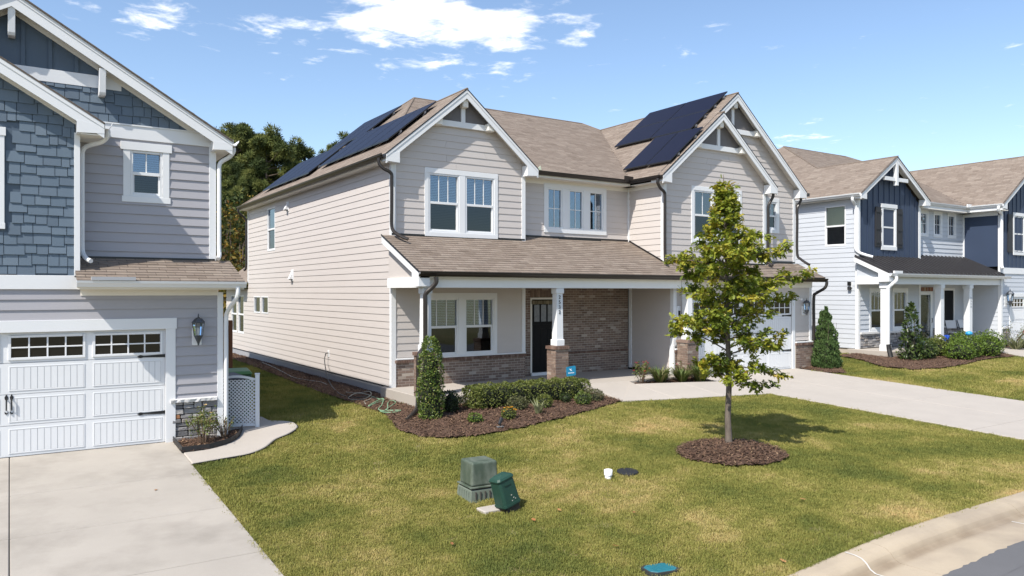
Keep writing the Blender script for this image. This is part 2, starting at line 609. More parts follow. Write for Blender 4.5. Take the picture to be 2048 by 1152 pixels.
def trim_frame(P, M, a0, a1, z0, z1, l=.1, r=.1, t=.13, b=.1, out=.028, cols=(), ear=0, name='window_trim'):
    """flat boards round an opening; a0..z1 is the outer edge; cols: mullion boards (x0,x1)"""
    mb = MB(M)
    mb.box(a0, -.01, z0 + b, a0 + l, out, z1 - t)
    mb.box(a1 - r, -.01, z0 + b, a1, out, z1 - t)
    mb.box(a0 - ear, -.01, z1 - t, a1 + ear, out + (.012 if ear else .002), z1)
    mb.box(a0 - ear * .5, -.01, z0, a1 + ear * .5, out + .004, z0 + b)
    for x0, x1 in cols:
        mb.box(x0, -.01, z0 + b, x1, out - .001, z1 - t)
    return mb.build(name, WHITE, P, bevel=.003)


def poly_intervals(P, t):
    xs = []
    n = len(P)
    for i in range(n):
        (s0, t0), (s1, t1) = P[i], P[(i + 1) % n]
        if (t0 > t) != (t1 > t):
            xs.append(s0 + (s1 - s0) * (t - t0) / (t1 - t0))
    xs.sort()
    return [(xs[i], xs[i + 1]) for i in range(0, len(xs) - 1, 2)]


def shingles(P, poly, F, L=1.0, exp=.14, wid=.305, parts=0, base=True, thick=.02):
    """poly in (s along eave, t horizontal run from eave); F(s,t,n)->world, n = height along the vertical above the roof plane;
    L slope length per unit t. the nearest PARTS tabs become objects, the others one field"""
    tmin, tmax = min(p[1] for p in poly), max(p[1] for p in poly)
    dt = exp / L
    fld = MB()
    n_obj = 0
    row = 0
    t = tmin
    tabs = []
    while t < tmax - .005:
        t2 = min(t + dt, tmax)
        for (s0, s1) in poly_intervals(poly, t + min(dt * .5, (t2 - t) * .5)):
            x = s0 - (row % 2) * wid * .5 - (row * .37 % 1) * wid * .15
            while x < s1 - .005:
                w = wid * rng.choice((.75, 1, 1, 1.2, 1.4)) if not parts else wid
                x0, x1 = max(x, s0), min(x + w - (.012 if parts else .006), s1)
                if x1 - x0 > .02:
                    tabs.append((x0, x1, t, t2))
                x += w
        row += 1
        t = t2
    for (x0, x1, ta, tb) in tabs:
        h = (.024 if parts else .014) + rng.uniform(-.002, .004)
        vs = [F(x0, ta - .012, .004), F(x1, ta - .012, .004), F(x1, tb, .002), F(x0, tb, .002),
              F(x0, ta - .012, h), F(x1, ta - .012, h), F(x1, tb, .006), F(x0, tb, .006)]
        if n_obj < parts:
            MB().hexa(vs).build('roof_shingle', SHING_O, P)
            n_obj += 1
        else:
            tn = rng.random()
            fld.add(vs, [(4, 5, 6, 7), (0, 1, 5, 4), (1, 2, 6, 5), (3, 0, 4, 7)], tn if tn != .5 else .51)
    if fld.v:
        tag(fld.build('shingle_field', SHING_T, P, recalc=False), kind='stuff')
    if base:
        bm = MB()
        n = len(poly)
        top = [F(s, tt, 0) for s, tt in poly]
        bot = [F(s, tt, -thick) for s, tt in poly]
        bm.add(top + bot, [tuple(range(n)), tuple(range(2 * n - 1, n - 1, -1))] + [(i, (i + 1) % n, n + (i + 1) % n, n + i) for i in range(n)])
        bm.build('roof_deck', ROOFBASE, P)


def brickwork(P, M, a0, a1, z0, z1, limit, course=.0677, bl=.203, holes=(), prox=True, face=0.0):
    """running bond, nearest LIMIT bricks as objects; returns how many were used"""
    fld = MB(M)
    used = 0
    row = 0
    z = z0
    lst = []
    while z < z1 - .02:
        zt = min(z + course - .010, z1)
        x = a0 - (row % 2) * bl * .5
        while x < a1 - .01:
            x0, x1 = max(x, a0), min(x + bl - .010, a1)
            x += bl
            if x1 - x0 < .015:
                continue
            if any(x0 < h[1] - .005 and x1 > h[0] + .005 and z < h[3] - .02 and zt > h[2] + .02 for h in holes):
                # keep what sticks out beside the hole
                for h in holes:
                    if x0 < h[0] - .02 < x1:
                        lst.append((x0, h[0], z, zt))
                    if x0 < h[1] + .02 < x1:
                        lst.append((h[1], x1, z, zt))
                continue
            lst.append((x0, x1, z, zt))
        z += course
        row += 1
    for (x0, x1, b, t) in lst:
        d = .007 + rng.uniform(-.002, .002) + face
        if used < limit:
            MB(M).box(x0, -.02 + face, b, x1, d, t).build('brick', BRICK_O, P)
            used += 1
        else:
            tn = rng.random()
            fld.box(x0, -.02 + face, b, x1, d, t, tn if abs(tn - .5) > .001 else .51)
    if fld.v:
        tag(fld.build('brick_field', BRICK_T, P, recalc=False), kind='stuff')
    return used


def soldier(P, M, a0, a1, z0, z1, out=.03, limit=999):
    x = a0
    fld = MB(M)
    k = 0
    while x < a1 - .02:
        if k < limit:
            MB(M).box(x, -.02, z0, min(x + .058, a1), out + rng.uniform(-.003, .003), z1).build('cap_brick', CAPBR, P)
        else:
            fld.box(x, -.02, z0, min(x + .058, a1), out, z1)
        k += 1
        x += .068
    if fld.v:
        tag(fld.build('cap_brick_row', CAPBR, P), kind='stuff')


def ledgestones(P, M, a0, a1, z0, z1, hs=(.07, .16), ws=(.14, .36), rust=None):
    z = z0
    while z < z1 - .02:
        h = min(rng.uniform(*hs), z1 - z)
        if z1 - z - h < .05:
            h = z1 - z
        x = a0
        while x < a1 - .01:
            w = min(rng.uniform(*ws), a1 - x)
            if a1 - x - w < .08:
                w = a1 - x
            d = rng.uniform(.015, .05)
            j = lambda q=.012: rng.uniform(0, q)
            hh = h
            rows = [(z, hh)] if (h < .11 or rng.random() < .7) else [(z, h * .55), (z + h * .55, h * .45)]
            for zz, h2 in rows:
                mb = MB(M)
                g = .005
                mb.hexa([(x + g, d - j(), zz + g), (x + w - g, d - j(), zz + g), (x + w - g, -.02, zz + g), (x + g, -.02, zz + g),
                         (x + g + j(), d - j(.02), zz + h2 - g), (x + w - g - j(), d - j(.02), zz + h2 - g - j(.008)), (x + w - g, -.02, zz + h2 - g), (x + g, -.02, zz + h2 - g)])
                me = mb.mesh('stone', STONE_O, bevel=.008)
                o = link('stone', me, P)
                if rust and x <= rust[0] < x + w and zz <= rust[1] < zz + h2:
                    me.materials[0] = RUST
                    o['label'] = 'rust orange stone'
            x += w
        z += h


def gutter(P, pts, m, r=.055, name='gutter', outward=(0, -1)):
    """K-style gutter along a straight eave: pts two ends (x,y,z top-back)"""
    (x0, y0, z0), (x1, y1, z1) = pts
    ox, oy = outward
    prof = [(0, 0), (0, -.11), (.06, -.115), (.085, -.07), (.11, -.045), (.12, -.005), (.112, -.005), (.10, -.04), (.078, -.064), (.055, -.105), (.008, -.1), (.008, 0)]
    p0 = [(x0 + ox * d, y0 + oy * d, z0 + h) for d, h in prof]
    return MB().prism(p0, (x1 - x0, y1 - y0, z1 - z0)).build(name, m, P)


def spout(P, pts, m, w=.05, name='downspout'):
    mb = MB()
    mb.tube(catmull(pts, 4) if len(pts) > 3 else pts, w, 8, True)
    return mb.build(name, m, P, smooth=False)


def gable_trim(P, Yf, depth, xl, xr, zl, zr, xa, za, rk=.22, ret=True, m=None, truss=None, retw=.36, soffit=None):
    """rake boards, soffit, eave returns at the front of a gable whose roof plane runs (xl,zl)-(xa,za)-(xr,zr)"""
    m = m or WHITE
    for (x0, z0) in ((xl, zl), (xr, zr)):
        mb = MB()
        t = .02
        mb.prism([(x0, Yf, z0 - t), (xa, Yf, za - t), (xa, Yf, za - t - rk), (x0, Yf, z0 - t - rk)], (0, .03, 0))
        mb.prism([(x0, Yf - .012, z0 - t), (xa, Yf - .012, za - t), (xa, Yf - .012, za - t - .07), (x0, Yf - .012, z0 - t - .07)], (0, .0115, 0))
        mb.build('rake_board', m, P)
        k = (za - z0) / (xa - x0)
        MB().prism([(x0, Yf + .03, z0 - t - .05), (xa, Yf + .03, za - t - .05), (xa, Yf + .03, za - t - .07), (x0, Yf + .03, z0 - t - .07)], (0, depth - .02, 0)).build('soffit', soffit or CREAM, P)
        if ret:
            sg = 1 if xa > x0 else -1
            xi = x0 + sg * retw
            zk = lambda x: z0 + k * (x - x0)
            zb = z0 - .20
            MB().prism([(x0 - sg * .002, Yf - .004, zb + .02), (xi, Yf - .004, zb), (xi, Yf - .004, zk(xi) - rk), (x0 - sg * .002, Yf - .004, zk(x0) - .05)], (0, depth - .02, 0)).build('eave_return', m, P)
    if truss:
        zt, hgt = truss                                     # tie beam top, height
        yb = Yf + depth - .095
        kk = (za - zl) / (xa - xl)
        wl = xl + (zt - zl + rk * .8) / kk
        wr = xa + (xa - wl)
        MB().box(wl - .05, yb, zt - hgt, wr + .05, yb + .09, zt).build('tie_beam', WHITE, P, bevel=.004)
        MB().box(xa - .06, yb + .004, zt, xa + .06, yb + .086, za - rk * 1.1).build('king_post', WHITE, P, bevel=.004)
        for xx in (wl, wr):
            MB().box(xx - .11, Yf + .05, zt - hgt - .02, xx + .11, Yf + depth, zt + .035).build('truss_block', CREAM, P, bevel=.02)
        MB().box(xa - .09, Yf + .06, za - rk * 1.1 - .22, xa + .09, Yf + depth, za - rk * 1.1 + .02).build('truss_block', CREAM, P, bevel=.02)
        w2 = (za - zt) / kk
        MB().prism([(xa - w2, Yf + depth - .05, zt - .04), (xa + w2, Yf + depth - .05, zt - .04), (xa, Yf + depth - .05, za - .04)], (0, .03, 0)).build('gable_panel', GREYSH, P)


def wall_lantern(P, x, Y, z, s=1.0):
    mb = MB()
    yb = Y - .055
    MB().box(x - .085 * s, Y - .022, z - .26 * s, x + .085 * s, Y - .001, z + .07 * s).build('lamp_plate', WHITE, P, bevel=.006)
    r = MB()
    yc = Y - .15 * s
    r.lathe([(.115 * s, z + .16 * s), (.12 * s, z + .175 * s), (.07 * s, z + .24 * s), (.05 * s, z + .25 * s), (.012 * s, z + .275 * s), (.012 * s, z + .31 * s), (.003, z + .34 * s)], x, yc, 6)
    r.lathe([(.012 * s, z - .26 * s), (.02 * s, z - .22 * s), (.03 * s, z - .19 * s), (.075 * s, z - .09 * s), (.085 * s, z - .07 * s)], x, yc, 6)
    r.tube([(x, Y - .02, z - .16 * s), (x, yc + .03, z - .2 * s), (x, yc, z - .19 * s)], .014 * s, 6)
    for k in range(6):
        a = math.pi * k / 3
        c, sn = math.cos(a), math.sin(a)
        r.tube([(x + .075 * s * c, yc + .075 * s * sn, z - .08 * s), (x + .105 * s * c, yc + .105 * s * sn, z + .165 * s)], .007 * s, 4)
    L = r.build('wall_lamp', mat('lamp_pewter', (.09, .10, .115), .35, .05, 20, metal=.6), P)
    MB().lathe([(.07 * s, z - .075 * s), (.10 * s, z + .16 * s)], x, yc, 6, cap=False).build('lamp_glass', GLASSC, L)
    MB().lathe([(.015 * s, z - .08 * s), (.018 * s, z + .02 * s), (.008 * s, z + .04 * s)], x, yc, 8).build('bulb', WHITE, L)
    return L


def garage_door(P, Y, x0, x1, z0, z1, nsec=4, npan=4, hinge=True, handles=None, hts=None):
    """sectional door: top row of windows, planked panels below"""
    D = MB().box(x0, Y, z0, x1, Y + .04, z1).build('garage_door', WHITE, P)
    hts = hts or [1.0] * nsec
    tot = sum(hts)
    zs = [z0]
    for h in hts:
        zs.append(zs[-1] + (z1 - z0) * h / tot)
    pw = (x1 - x0) / npan
    GR = mat('door_groove', (.40, .41, .43), .7, 0)
    for s in range(nsec):
        b, t = zs[s], zs[s + 1]
        MB().box(x0 + .002, Y - .012, b + .004, x1 - .002, Y, t - .004).build('door_section', WHITE, D, bevel=.004)
        if s < nsec - 1:
            MB().box(x0, Y - .0125, t - .003, x1, Y - .002, t + .003).build('section_joint', GR, D)
        for k in range(npan):
            a = x0 + k * pw + .085
            e = x0 + (k + 1) * pw - .085
            zb, zt = b + .075, t - .075
            if s < nsec - 1:
                fr = MB()
                for q in ((a - .02, a, zb - .02, zt + .02), (e, e + .02, zb - .02, zt + .02), (a, e, zb - .02, zb), (a, e, zt, zt + .02)):
                    fr.box(q[0], Y - .020, q[2], q[1], Y - .011, q[3])
                pn = fr.build('door_panel', WHITE, D, bevel=.003)
                n = 11
                w = (e - a) / n
                for i in range(n):
                    MB().box(a + i * w + .004, Y - .0175, zb + .004, a + (i + 1) * w - .004, Y - .0115, zt - .004).build('plank', WHITE, pn)
                MB().box(a, Y - .0128, zb, e, Y - .0118, zt).build('plank_backing', GR, pn)
            else:
                fr = MB()
                zb, zt = b + .08, t - .09
                for q in ((a - .03, a + .01, zb - .03, zt + .03), (e - .01, e + .03, zb - .03, zt + .03), (a + .01, e - .01, zb - .03, zb + .01), (a + .01, e - .01, zt - .01, zt + .03)):
                    fr.box(q[0], Y - .032, q[2], q[1], Y - .011, q[3])
                for i in range(1, 4):
                    x = a + (e - a) * i / 4
                    fr.box(x - .012, Y - .028, zb + .01, x + .012, Y - .011, zt - .01)
                fr.box(a + .01, Y - .029, (zb + zt) / 2 - .012, e - .01, Y - .0112, (zb + zt) / 2 + .012)
                wn = fr.build('door_window', WHITE, D, bevel=.003)
                for i in range(4):
                    for j in range(2):
                        xa, xb = a + (e - a) * i / 4 + .012, a + (e - a) * (i + 1) / 4 - .012
                        za, zc = zb + (zt - zb) * j / 2 + .012, zb + (zt - zb) * (j + 1) / 2 - .012
                        MB().box(xa, Y - .0135, za, xb, Y - .0121, zc).build('pane', mat('garage_glass', (.012, .011, .011), .08, 0, spec=.5), wn)
    if hinge:
        for zz in (zs[nsec - 1] - .0 + .02, zs[1] + .03, ):
            for xx, sg in ((x1 - .01, -1), (x0 + .01, 1)):
                h = MB()
                h.prism([(xx, Y - .024, zz - .03), (xx + sg * .36, Y - .024, zz - .012), (xx + sg * .42, Y - .024, zz - .03), (xx + sg * .47, Y - .024, zz), (xx + sg * .42, Y - .024, zz + .03), (xx + sg * .36, Y - .024, zz + .012), (xx, Y - .024, zz + .03)], (0, .011, 0))
                h.build('strap_hinge', BLACK, D)
    if handles:
        for xx in handles[0]:
            zz = handles[1]
            h = MB()
            h.tube([(xx, Y - .02, zz + .10), (xx, Y - .055, zz + .08), (xx, Y - .055, zz - .08), (xx, Y - .02, zz - .10)], .011, 6)
            for q in (-1, 1):
                zq = zz + q * .12
                h.prism([(xx - .02, Y - .026, zq - .04), (xx + .02, Y - .026, zq - .04), (xx + .026, Y - .026, zq), (xx, Y - .026, zq + q * .05), (xx - .026, Y - .026, zq)], (0, .013, 0))
            h.build('handle', BLACK, D)
    return D
# ================================================================== the middle house
def main_house():
    H = thing('house', 'greige two storey house with solar panels, brick porch wall and dark bronze gutters', 'house', (7.885, 17.4, .6))
    H.location = (0, 0, 0)
    X0, X1, X2, X3, X4 = 7.885, 11.836, 15.92, 20.42, 22.25
    Yg, Yr, Y2, Y3, YL = 17.4, 17.71, 16.2, 16.43, 15.8
    FL, ZE = .78, 6.35
    E0, kz = 6.5, .833
    xl, xr = 7.61, 22.53
    # foundation and wall cores
    fb = MB()
    fb.box(X0 + .03, Yg + .02, .1, X4, 31, FL - .02)
    fb.build('foundation', FOUND, H)
    core = MAT_CORE
    for (a, b, c, d, e, f) in ((X0 + .15, Yg + .15, FL, X1 - .02, 30.9, ZE), (X1 - .02, Yr + .15, FL, X2 + .15, 30.9, ZE), (X2 + .15, YL + .15, FL - .1, X4 - .02, 30.9, 3.9),
                               (X2 + .15, Y2 + .15, 3.8, X3 - .02, 30.9, ZE), (X3 - .02, Y3 + .15, 3.8, X4 - .02, 30.9, ZE)):
        MB().box(a, b, c, d, e, f).build('wall_core', core, H)
    # ---------------- left wall
    ML = side(X0)
    wins = [(27.3, 28.25, 4.62, 6.17), (28.15, 29.05, 2.34, 2.98), (29.2, 30.1, 2.34, 2.98), (31.6, 32.55, 1.45, 3.0), (32.75, 33.7, 1.45, 3.0)]
    lap_siding(H, ML, Yg, 30.95, FL + .02, ZE + .02, GREIGE, holes=wins[:3], base=FL + .02)
    lap_siding(H, ML, 30.95, 34.6, FL + .02, 3.25, GREIGE, holes=wins[3:], base=FL + .02)
    MB().box(X0 + .03, 31, .1, 12, 34.5, FL - .02).build('foundation', FOUND, H)
    MB().box(X0 + .15, 30.9, FL, 12, 34.5, 3.2).build('wall_core', core, H)
    for i, (a, b, c, d) in enumerate(wins):
        window(H, ML, a, b, c, d, sash=i in (0, 3, 4), munt=0, blind=None)
    MB().box(X0 - .028, Yg - .028, FL - .03, X0 + .1, Yg + .09, ZE).build('corner_board', WHITE, H, bevel=.003)
    MB().box(X0 - .028, 30.88, 3.5, X0 + .1, 30.98, ZE).build('corner_board', WHITE, H)
    for (yy, zz, s) in ((25.8, 6.02, 1.0), (25.3, 3.68, 1.1)):
        v = MB(ML)
        v.box(yy - .12 * s, -.01, zz - .16 * s, yy + .12 * s, .03, zz + .18 * s)
        o = v.build('wall_vent', WHITE, H, bevel=.006)
        MB(ML).prism([(yy - .085, .03, zz + .12 * s), (yy - .085, .15, zz - .1 * s), (yy - .085, .03, zz - .1 * s)], (.17, 0, 0)).build('vent_hood', WHITE, o)
        MB(ML).box(yy - .07, .031, zz - .105 * s - .02, yy + .07, .12, zz - .105 * s - .001).build('vent_flap', DARK, o)
    fq = MB(ML)
    fq.box(21.78, -.01, 1.22, 21.9, .025, 1.42)
    fb = fq.build('faucet_plate', WHITE, H, bevel=.004)
    MB(ML).tube([(21.84, .02, 1.34), (21.84, .09, 1.34), (21.84, .11, 1.29)], .018, 6).build('faucet', BLACK, fb)
    # eave along the left wall
    MB().box(xl + .02, Yg - .25, ZE, X0 + .02, 31.2, ZE + .02).build('soffit', CREAM, H)
    MB().box(xl, Yg - .25, ZE + .005, xl + .02, 31.2, 6.48).build('fascia', CREAM, H)
    gutter(H, [(xl - .005, Yg - .28, 6.50), (xl - .005, 31.25, 6.50)], BRGUT, outward=(-1, 0))
    spout(H, [(7.52, 17.34, 6.40), (7.52, 17.34, 6.27), (7.62, 17.30, 6.15), (7.80, 17.27, 6.05), (7.82, 17.27, 5.85), (7.82, 17.27, 5.2), (7.82, 17.27, 4.78), (7.84, 17.18, 4.62), (7.93, 17.0, 4.50), (8.06, 16.85, 4.42)], BRGUT, .043)
    spout(H, [(7.52, 31.05, 6.40), (7.54, 31.05, 6.25), (7.80, 31.04, 6.0), (7.82, 31.02, 5.6), (7.82, 31.02, 4.2), (7.75, 31.1, 4.0)], BRGUT, .045)
    # rear one storey roof seen past the corner
    shingles(H, [(30.95, 0), (35, 0), (35, 2.2), (30.95, 2.2)], lambda s, t, n: (7.55 + t, s, 3.32 + .75 * t + n), L=1.25)
    gutter(H, [(7.55, 30.98, 3.36), (7.55, 35, 3.36)], WHITE, outward=(-1, 0), name='white_gutter')

    # ---------------- front gable above the porch
    Mg = front(Yg)
    w1 = [(8.885, 9.775, 4.67, 6.17), (9.955, 10.85, 4.67, 6.17)]
    gcl = lambda z: (X0, X1) if z < 6.42 else (X0 + (z - 6.42) / kz, X1 - (z - 6.42) / kz)
    hol = [(a + .0, b, c, d) for a, b, c, d in w1]
    lap_siding(H, Mg, X0, X1, 4.5, 8.2, GREIGE, clip=lambda z: (max(X0, xl + (z - 6.46) / kz), min(X1, 12.11 - (z - 6.46) / kz)), holes=hol, base=FL + .02, seam=1)
    trim_frame(H, Mg, 8.775, 10.96, 4.56, 6.30, .11, .11, .13, .11, cols=[(9.775, 9.955)])
    for q in w1:
        window(H, Mg, *q, munt=2)
    MB().box(X1 - .1, Yg - .028, 4.45, X1 + .02, Yg + .35, 6.33).build('corner_board', WHITE, H, bevel=.003)
    gable_trim(H, Yg - .277, .277, xl, 12.11, E0, E0, 9.86, E0 + kz * 2.25, truss=(7.55, .15))

    # ---------------- recess with three casements
    Mr = front(Yr)
    w3 = [(12.83, 13.37, 4.96, 6.12), (13.60, 14.14, 4.96, 6.12), (14.36, 14.90, 4.96, 6.12)]
    lap_siding(H, Mr, X1, X2, 4.6, ZE - .08, GREIGE, holes=w3, base=FL + .02)
    trim_frame(H, Mr, 12.71, 15.02, 4.84, 6.25, .12, .12, .13, .12, cols=[(13.37, 13.60), (14.14, 14.36)])
    for q in w3:
        window(H, Mr, *q, sash=False, munt=1, munt_h=True, blind=None)
    MB().box(X1, 17.31, ZE - .02, X2 + .02, Yr + .05, ZE).build('soffit', CREAM, H)
    MB().box(X1, Yr - .02, ZE - .14, X2, Yr, ZE - .02).build('frieze_board', CREAM, H)
    MB().box(X1, 17.31, ZE, 15.63, 17.33, 6.48).build('fascia', CREAM, H)
    gutter(H, [(12.13, 17.31, 6.50), (15.64, 17.31, 6.50)], BRGUT)
    # right of the recess: side wall of the garage wing
    MS = side(X2)
    lap_siding(H, MS, Y2, Yr - .02, 3.9, ZE - .06, GREIGE, base=FL + .02)
    MB().box(X2 - .04, Yr - .06, 4.5, X2 + .01, Yr, ZE - .02).build('corner_board', WHITE, H)
    MB().box(X2 - .028, Y2 - .028, 3.85, X2 + .1, Y2 + .09, ZE).build('corner_board', WHITE, H, bevel=.003)
    MB().box(15.65, Y2 - .25, ZE - .02, X2 + .02, Yr, ZE).build('soffit', CREAM, H)
    MB().box(X2 - .025, Y2 + .09, ZE - .13, X2 - .002, Yr - .06, ZE - .02).build('frieze_board', CREAM, H)
    gutter(H, [(15.63, Y2 - .28, 6.50), (15.63, 17.33, 6.50)], BRGUT, outward=(-1, 0))
    MB().box(15.46, 17.20, 6.40, 15.66, 17.24, 6.60).build('gutter_guard', BRGUT, H)
    MB().box(15.30, 17.17, 6.42, 15.46, 17.205, 6.60).build('gutter_guard', BRGUT, H)
    spout(H, [(15.55, 16.05, 6.40), (15.55, 16.05, 6.27), (15.66, 16.05, 6.12), (15.83, 16.07, 6.02), (15.85, 16.07, 5.8), (15.85, 16.07, 4.6), (15.85, 16.06, 4.15), (15.80, 15.98, 4.02), (15.74, 15.86, 3.96)], BRGUT, .045)

    # ---------------- garage wing gables
    M2 = front(Y2)
    w2 = [(17.16, 17.98, 4.72, 6.2), (18.36, 19.18, 4.72, 6.2)]
    lap_siding(H, M2, X2, X3, 3.95, 8.4, GREIGE, clip=lambda z: (max(X2, 15.63 + (z - 6.46) / kz), min(X3, 20.71 - (z - 6.46) / kz)), holes=w2, base=FL + .02, seam=1)
    trim_frame(H, M2, 17.05, 19.29, 4.61, 6.33, .11, .11, .13, .11, cols=[(17.98, 18.36)])
    for q in w2:
        window(H, M2, *q, munt=1)
    MB().box(X3 - .1, Y2 - .028, 3.9, X3 + .02, Y2 + .25, 6.33).build('corner_board', WHITE, H, bevel=.003)
    gable_trim(H, Y2 - .277, .277, 15.63, 20.71, E0, E0, 18.17, E0 + kz * 2.54, truss=(7.62, .15))
    M3 = front(Y3)
    w4 = [(20.80, 21.30, 5.2, 6.1)]
    lap_siding(H, M3, X3 - .2, X4, 4.0, 9.2, GREIGE, clip=lambda z: (max(X3 - .2, 15.63 + (z - 6.46) / kz), min(X4, 22.53 - (z - 6.46) / kz)), base=FL + .02, holes=[(20.80, 21.30, 5.2, 6.1)])
    lap_siding(H, M3, 18.2, X3 - .2, 7.0, 9.3, GREIGE, clip=lambda z: (max(18.2, 15.63 + (z - 6.30) / kz, 20.55 - (z - 6.55) / kz), min(X3 - .2, 22.53 - (z - 6.46) / kz)), base=FL + .02)
    trim_frame(H, M3, 20.70, 21.42, 5.08, 6.24, .1, .12, .13, .12, out=.03)
    window(H, M3, *w4[0], munt=1)
    MB().box(X4 - .1, Y3 - .028, 3.95, X4 + .02, Y3 + .1, 6.33).build('corner_board', WHITE, H, bevel=.003)
    gable_trim(H, Y3 - .277, .277, 15.63, 22.53, E0, E0, 19.08, E0 + kz * 3.45, truss=(8.3, .15))
    MB().box(20.72, 16.02, 6.385, 20.83, 16.16, 6.50).build('gutter_end', BRGUT, H)
    MB().box(22.54, 16.12, 6.37, 22.65, 31.2, 6.48).build('gutter', BRGUT, H)
    spout(H, [(20.62, 16.02, 6.34), (20.62, 16.03, 6.22), (20.55, 16.08, 6.05), (20.50, 16.12, 5.9), (20.50, 16.12, 5.5), (20.50, 16.12, 4.3), (20.50, 16.1, 4.1), (20.5, 15.95, 3.98)], BRGUT, .045)
    spout(H, [(22.42, 16.3, 6.34), (22.42, 16.3, 6.24), (22.36, 16.34, 6.08), (22.31, 16.36, 5.95), (22.31, 16.36, 5.5), (22.31, 16.36, 4.45), (22.35, 16.25, 4.25), (22.4, 16.05, 4.1), (22.4, 15.95, 4.05)], BRGUT, .045)

    # ---------------- main roofs
    xv = lambda y: 0
    shingles(H, [(17.12, 0), (31.2, 0), (23.46, 3.84), (20.91, 2.25), (17.12, 2.25)], lambda s, t, n: (xl + t, s, E0 + kz * t + n), L=1.301)
    shingles(H, [(17.12, 0), (20.91, 0), (20.91, 2.25), (17.12, 2.25)], lambda s, t, n: (12.11 - t, s, E0 + kz * t + n - .004), L=1.301)
    shingles(H, [(12.11, 0), (15.63, 0), (19.08, 5.52), (18.69, 6.15), (11.45, 6.15), (9.86, 3.6)], lambda s, t, n: (s, 17.31 + t, E0 + .52 * t + n), L=1.127)
    shingles(H, [(15.92, 0), (17.31, 0), (22.83, 3.45), (16.15, 3.45), (16.15, 2.54), (15.92, 2.54)], lambda s, t, n: (15.63 + t, s, E0 + kz * t + n), L=1.301)
    shingles(H, [(15.92, 0), (16.45, 0), (16.45, 2.54), (15.92, 2.54)], lambda s, t, n: (20.71 - t, s, E0 + kz * t + n), L=1.301)
    bm = MB()
    bm.add([(22.53, 16.15, E0), (19.08, 16.15, E0 + kz * 3.45), (19.08, 22.83, E0 + kz * 3.45), (18.69, 23.46, 9.7), (22.53, 31.2, E0)], [(0, 1, 2, 3, 4)])
    bm.add([(7.61, 31.2, E0), (11.45, 23.46, 9.7), (18.69, 23.46, 9.7), (22.53, 31.2, E0)], [(0, 1, 2, 3)])
    bm.build('roof_slope', SHING_T, H)
    # ridge and hip caps
    caps = MB()
    for (p, q) in (((9.86, 17.10, 8.375), (9.86, 20.91, 8.375)), ((11.45, 23.46, 9.7), (18.69, 23.46, 9.7)), ((9.86, 20.91, 8.375), (11.45, 23.46, 9.7)), ((7.61, 31.2, 6.5), (11.45, 23.46, 9.7)),
                   ((18.17, 15.90, 8.616), (18.17, 16.15, 8.616)), ((19.08, 16.13, 9.374), (19.08, 22.83, 9.374)), ((18.69, 23.46, 9.7), (19.08, 22.83, 9.374))):
        caps.tube([(p[0], p[1], p[2] + .0), (q[0], q[1], q[2] + .0)], .035, 6)
    caps.build('ridge_cap', SHING_T, H)
    for _ in (0,):
        for (xa, za, xb, zb, y) in ((xl, E0, 9.86, 8.374, 17.105), (12.11, E0, 9.86, 8.374, 17.105), (15.63, E0, 18.17, 8.616, 15.905), (20.71, E0, 18.17, 8.616, 15.905), (15.63, E0, 19.08, 9.374, 16.135), (22.53, E0, 19.08, 9.374, 16.135)):
            MB().prism([(xa, y, za - .018), (xb, y, zb - .018), (xb, y, zb + .014), (xa, y, za + .014)], (0, .03, 0)).build('drip_edge', BLACK, H)
    MB().box(X4 - .02, YL + .1, FL - .1, X4 + .01, 30.9, 3.95).build('side_wall', GREIGE, H)
    MB().box(X4 - .02, Y3 + .1, 3.95, X4 + .01, 30.9, ZE + .02).build('side_wall', GREIGE, H)
    # little light shingle piece at the valley
    MB().prism([(12.15, 17.28, 6.52), (12.33, 17.28, 6.52), (12.30, 17.28, 6.64)], (0, .02, 0)).build('kickout_flashing', mat('pale_flash', (.62, .66, .5), .6, 0), H)

    # ---------------- porch / garage skirt roof
    ke, YE, ZP = .459, 15.35, 3.60
    Fp = lambda s, t, n: (s, YE + t, ZP + ke * t + n)
    polyp = [(7.61, 0), (22.38, 0), (22.38, 1.08), (X3 + .02, 1.08), (X3 + .02, .85), (X2, .85), (X2, 2.36), (X1, 2.36), (X1, 2.05), (7.61, 2.05)]
    shingles(H, polyp, Fp, L=1.10, parts=300)
    fl = MB()
    for (a, b, y) in ((X0 - .02, X1, Yg), (X1, X2, Yr), (X2 + .02, X3, Y2), (X3, X4, Y3)):
        fl.prism([(a, y - .03, ZP + ke * (y - .03 - YE) + .022), (b, y - .03, ZP + ke * (y - .03 - YE) + .022), (b, y - .03, ZP + ke * (y - .03 - YE) + .07), (a, y - .03, ZP + ke * (y - .03 - YE) + .07)], (0, .012, 0))
    fl.prism([(X2 - .03, Y2, ZP + ke * (Y2 - YE) + .02), (X2 - .03, Yr, ZP + ke * (Yr - YE) + .02), (X2 - .03, Yr, ZP + ke * (Yr - YE) + .07), (X2 - .03, Y2, ZP + ke * (Y2 - YE) + .07)], (.012, 0, 0))
    fl.build('roof_flashing', BLACK, H)
    MB().box(13.2, 17.62, 4.655, 14.75, 17.68, 4.70).build('flashing_strip', BLACK, H)
    # left rake of the porch roof
    MB().prism([(7.61, YE - .02, ZP - .03), (7.61, Yg, ZP + ke * 2.05 - .03), (7.61, Yg, ZP + ke * 2.05 - .2), (7.61, YE + .03, ZP - .17)], (.03, 0, 0)).build('rake_board', WHITE, H)
    MB().prism([(7.60, YE + .0, ZP - .05), (7.60, YE + .35, ZP + ke * .35 - .19), (7.60, YE + .35, ZP - .34), (7.60, YE - .0, ZP - .33)], (.28, 0, 0)).build('eave_return', WHITE, H)
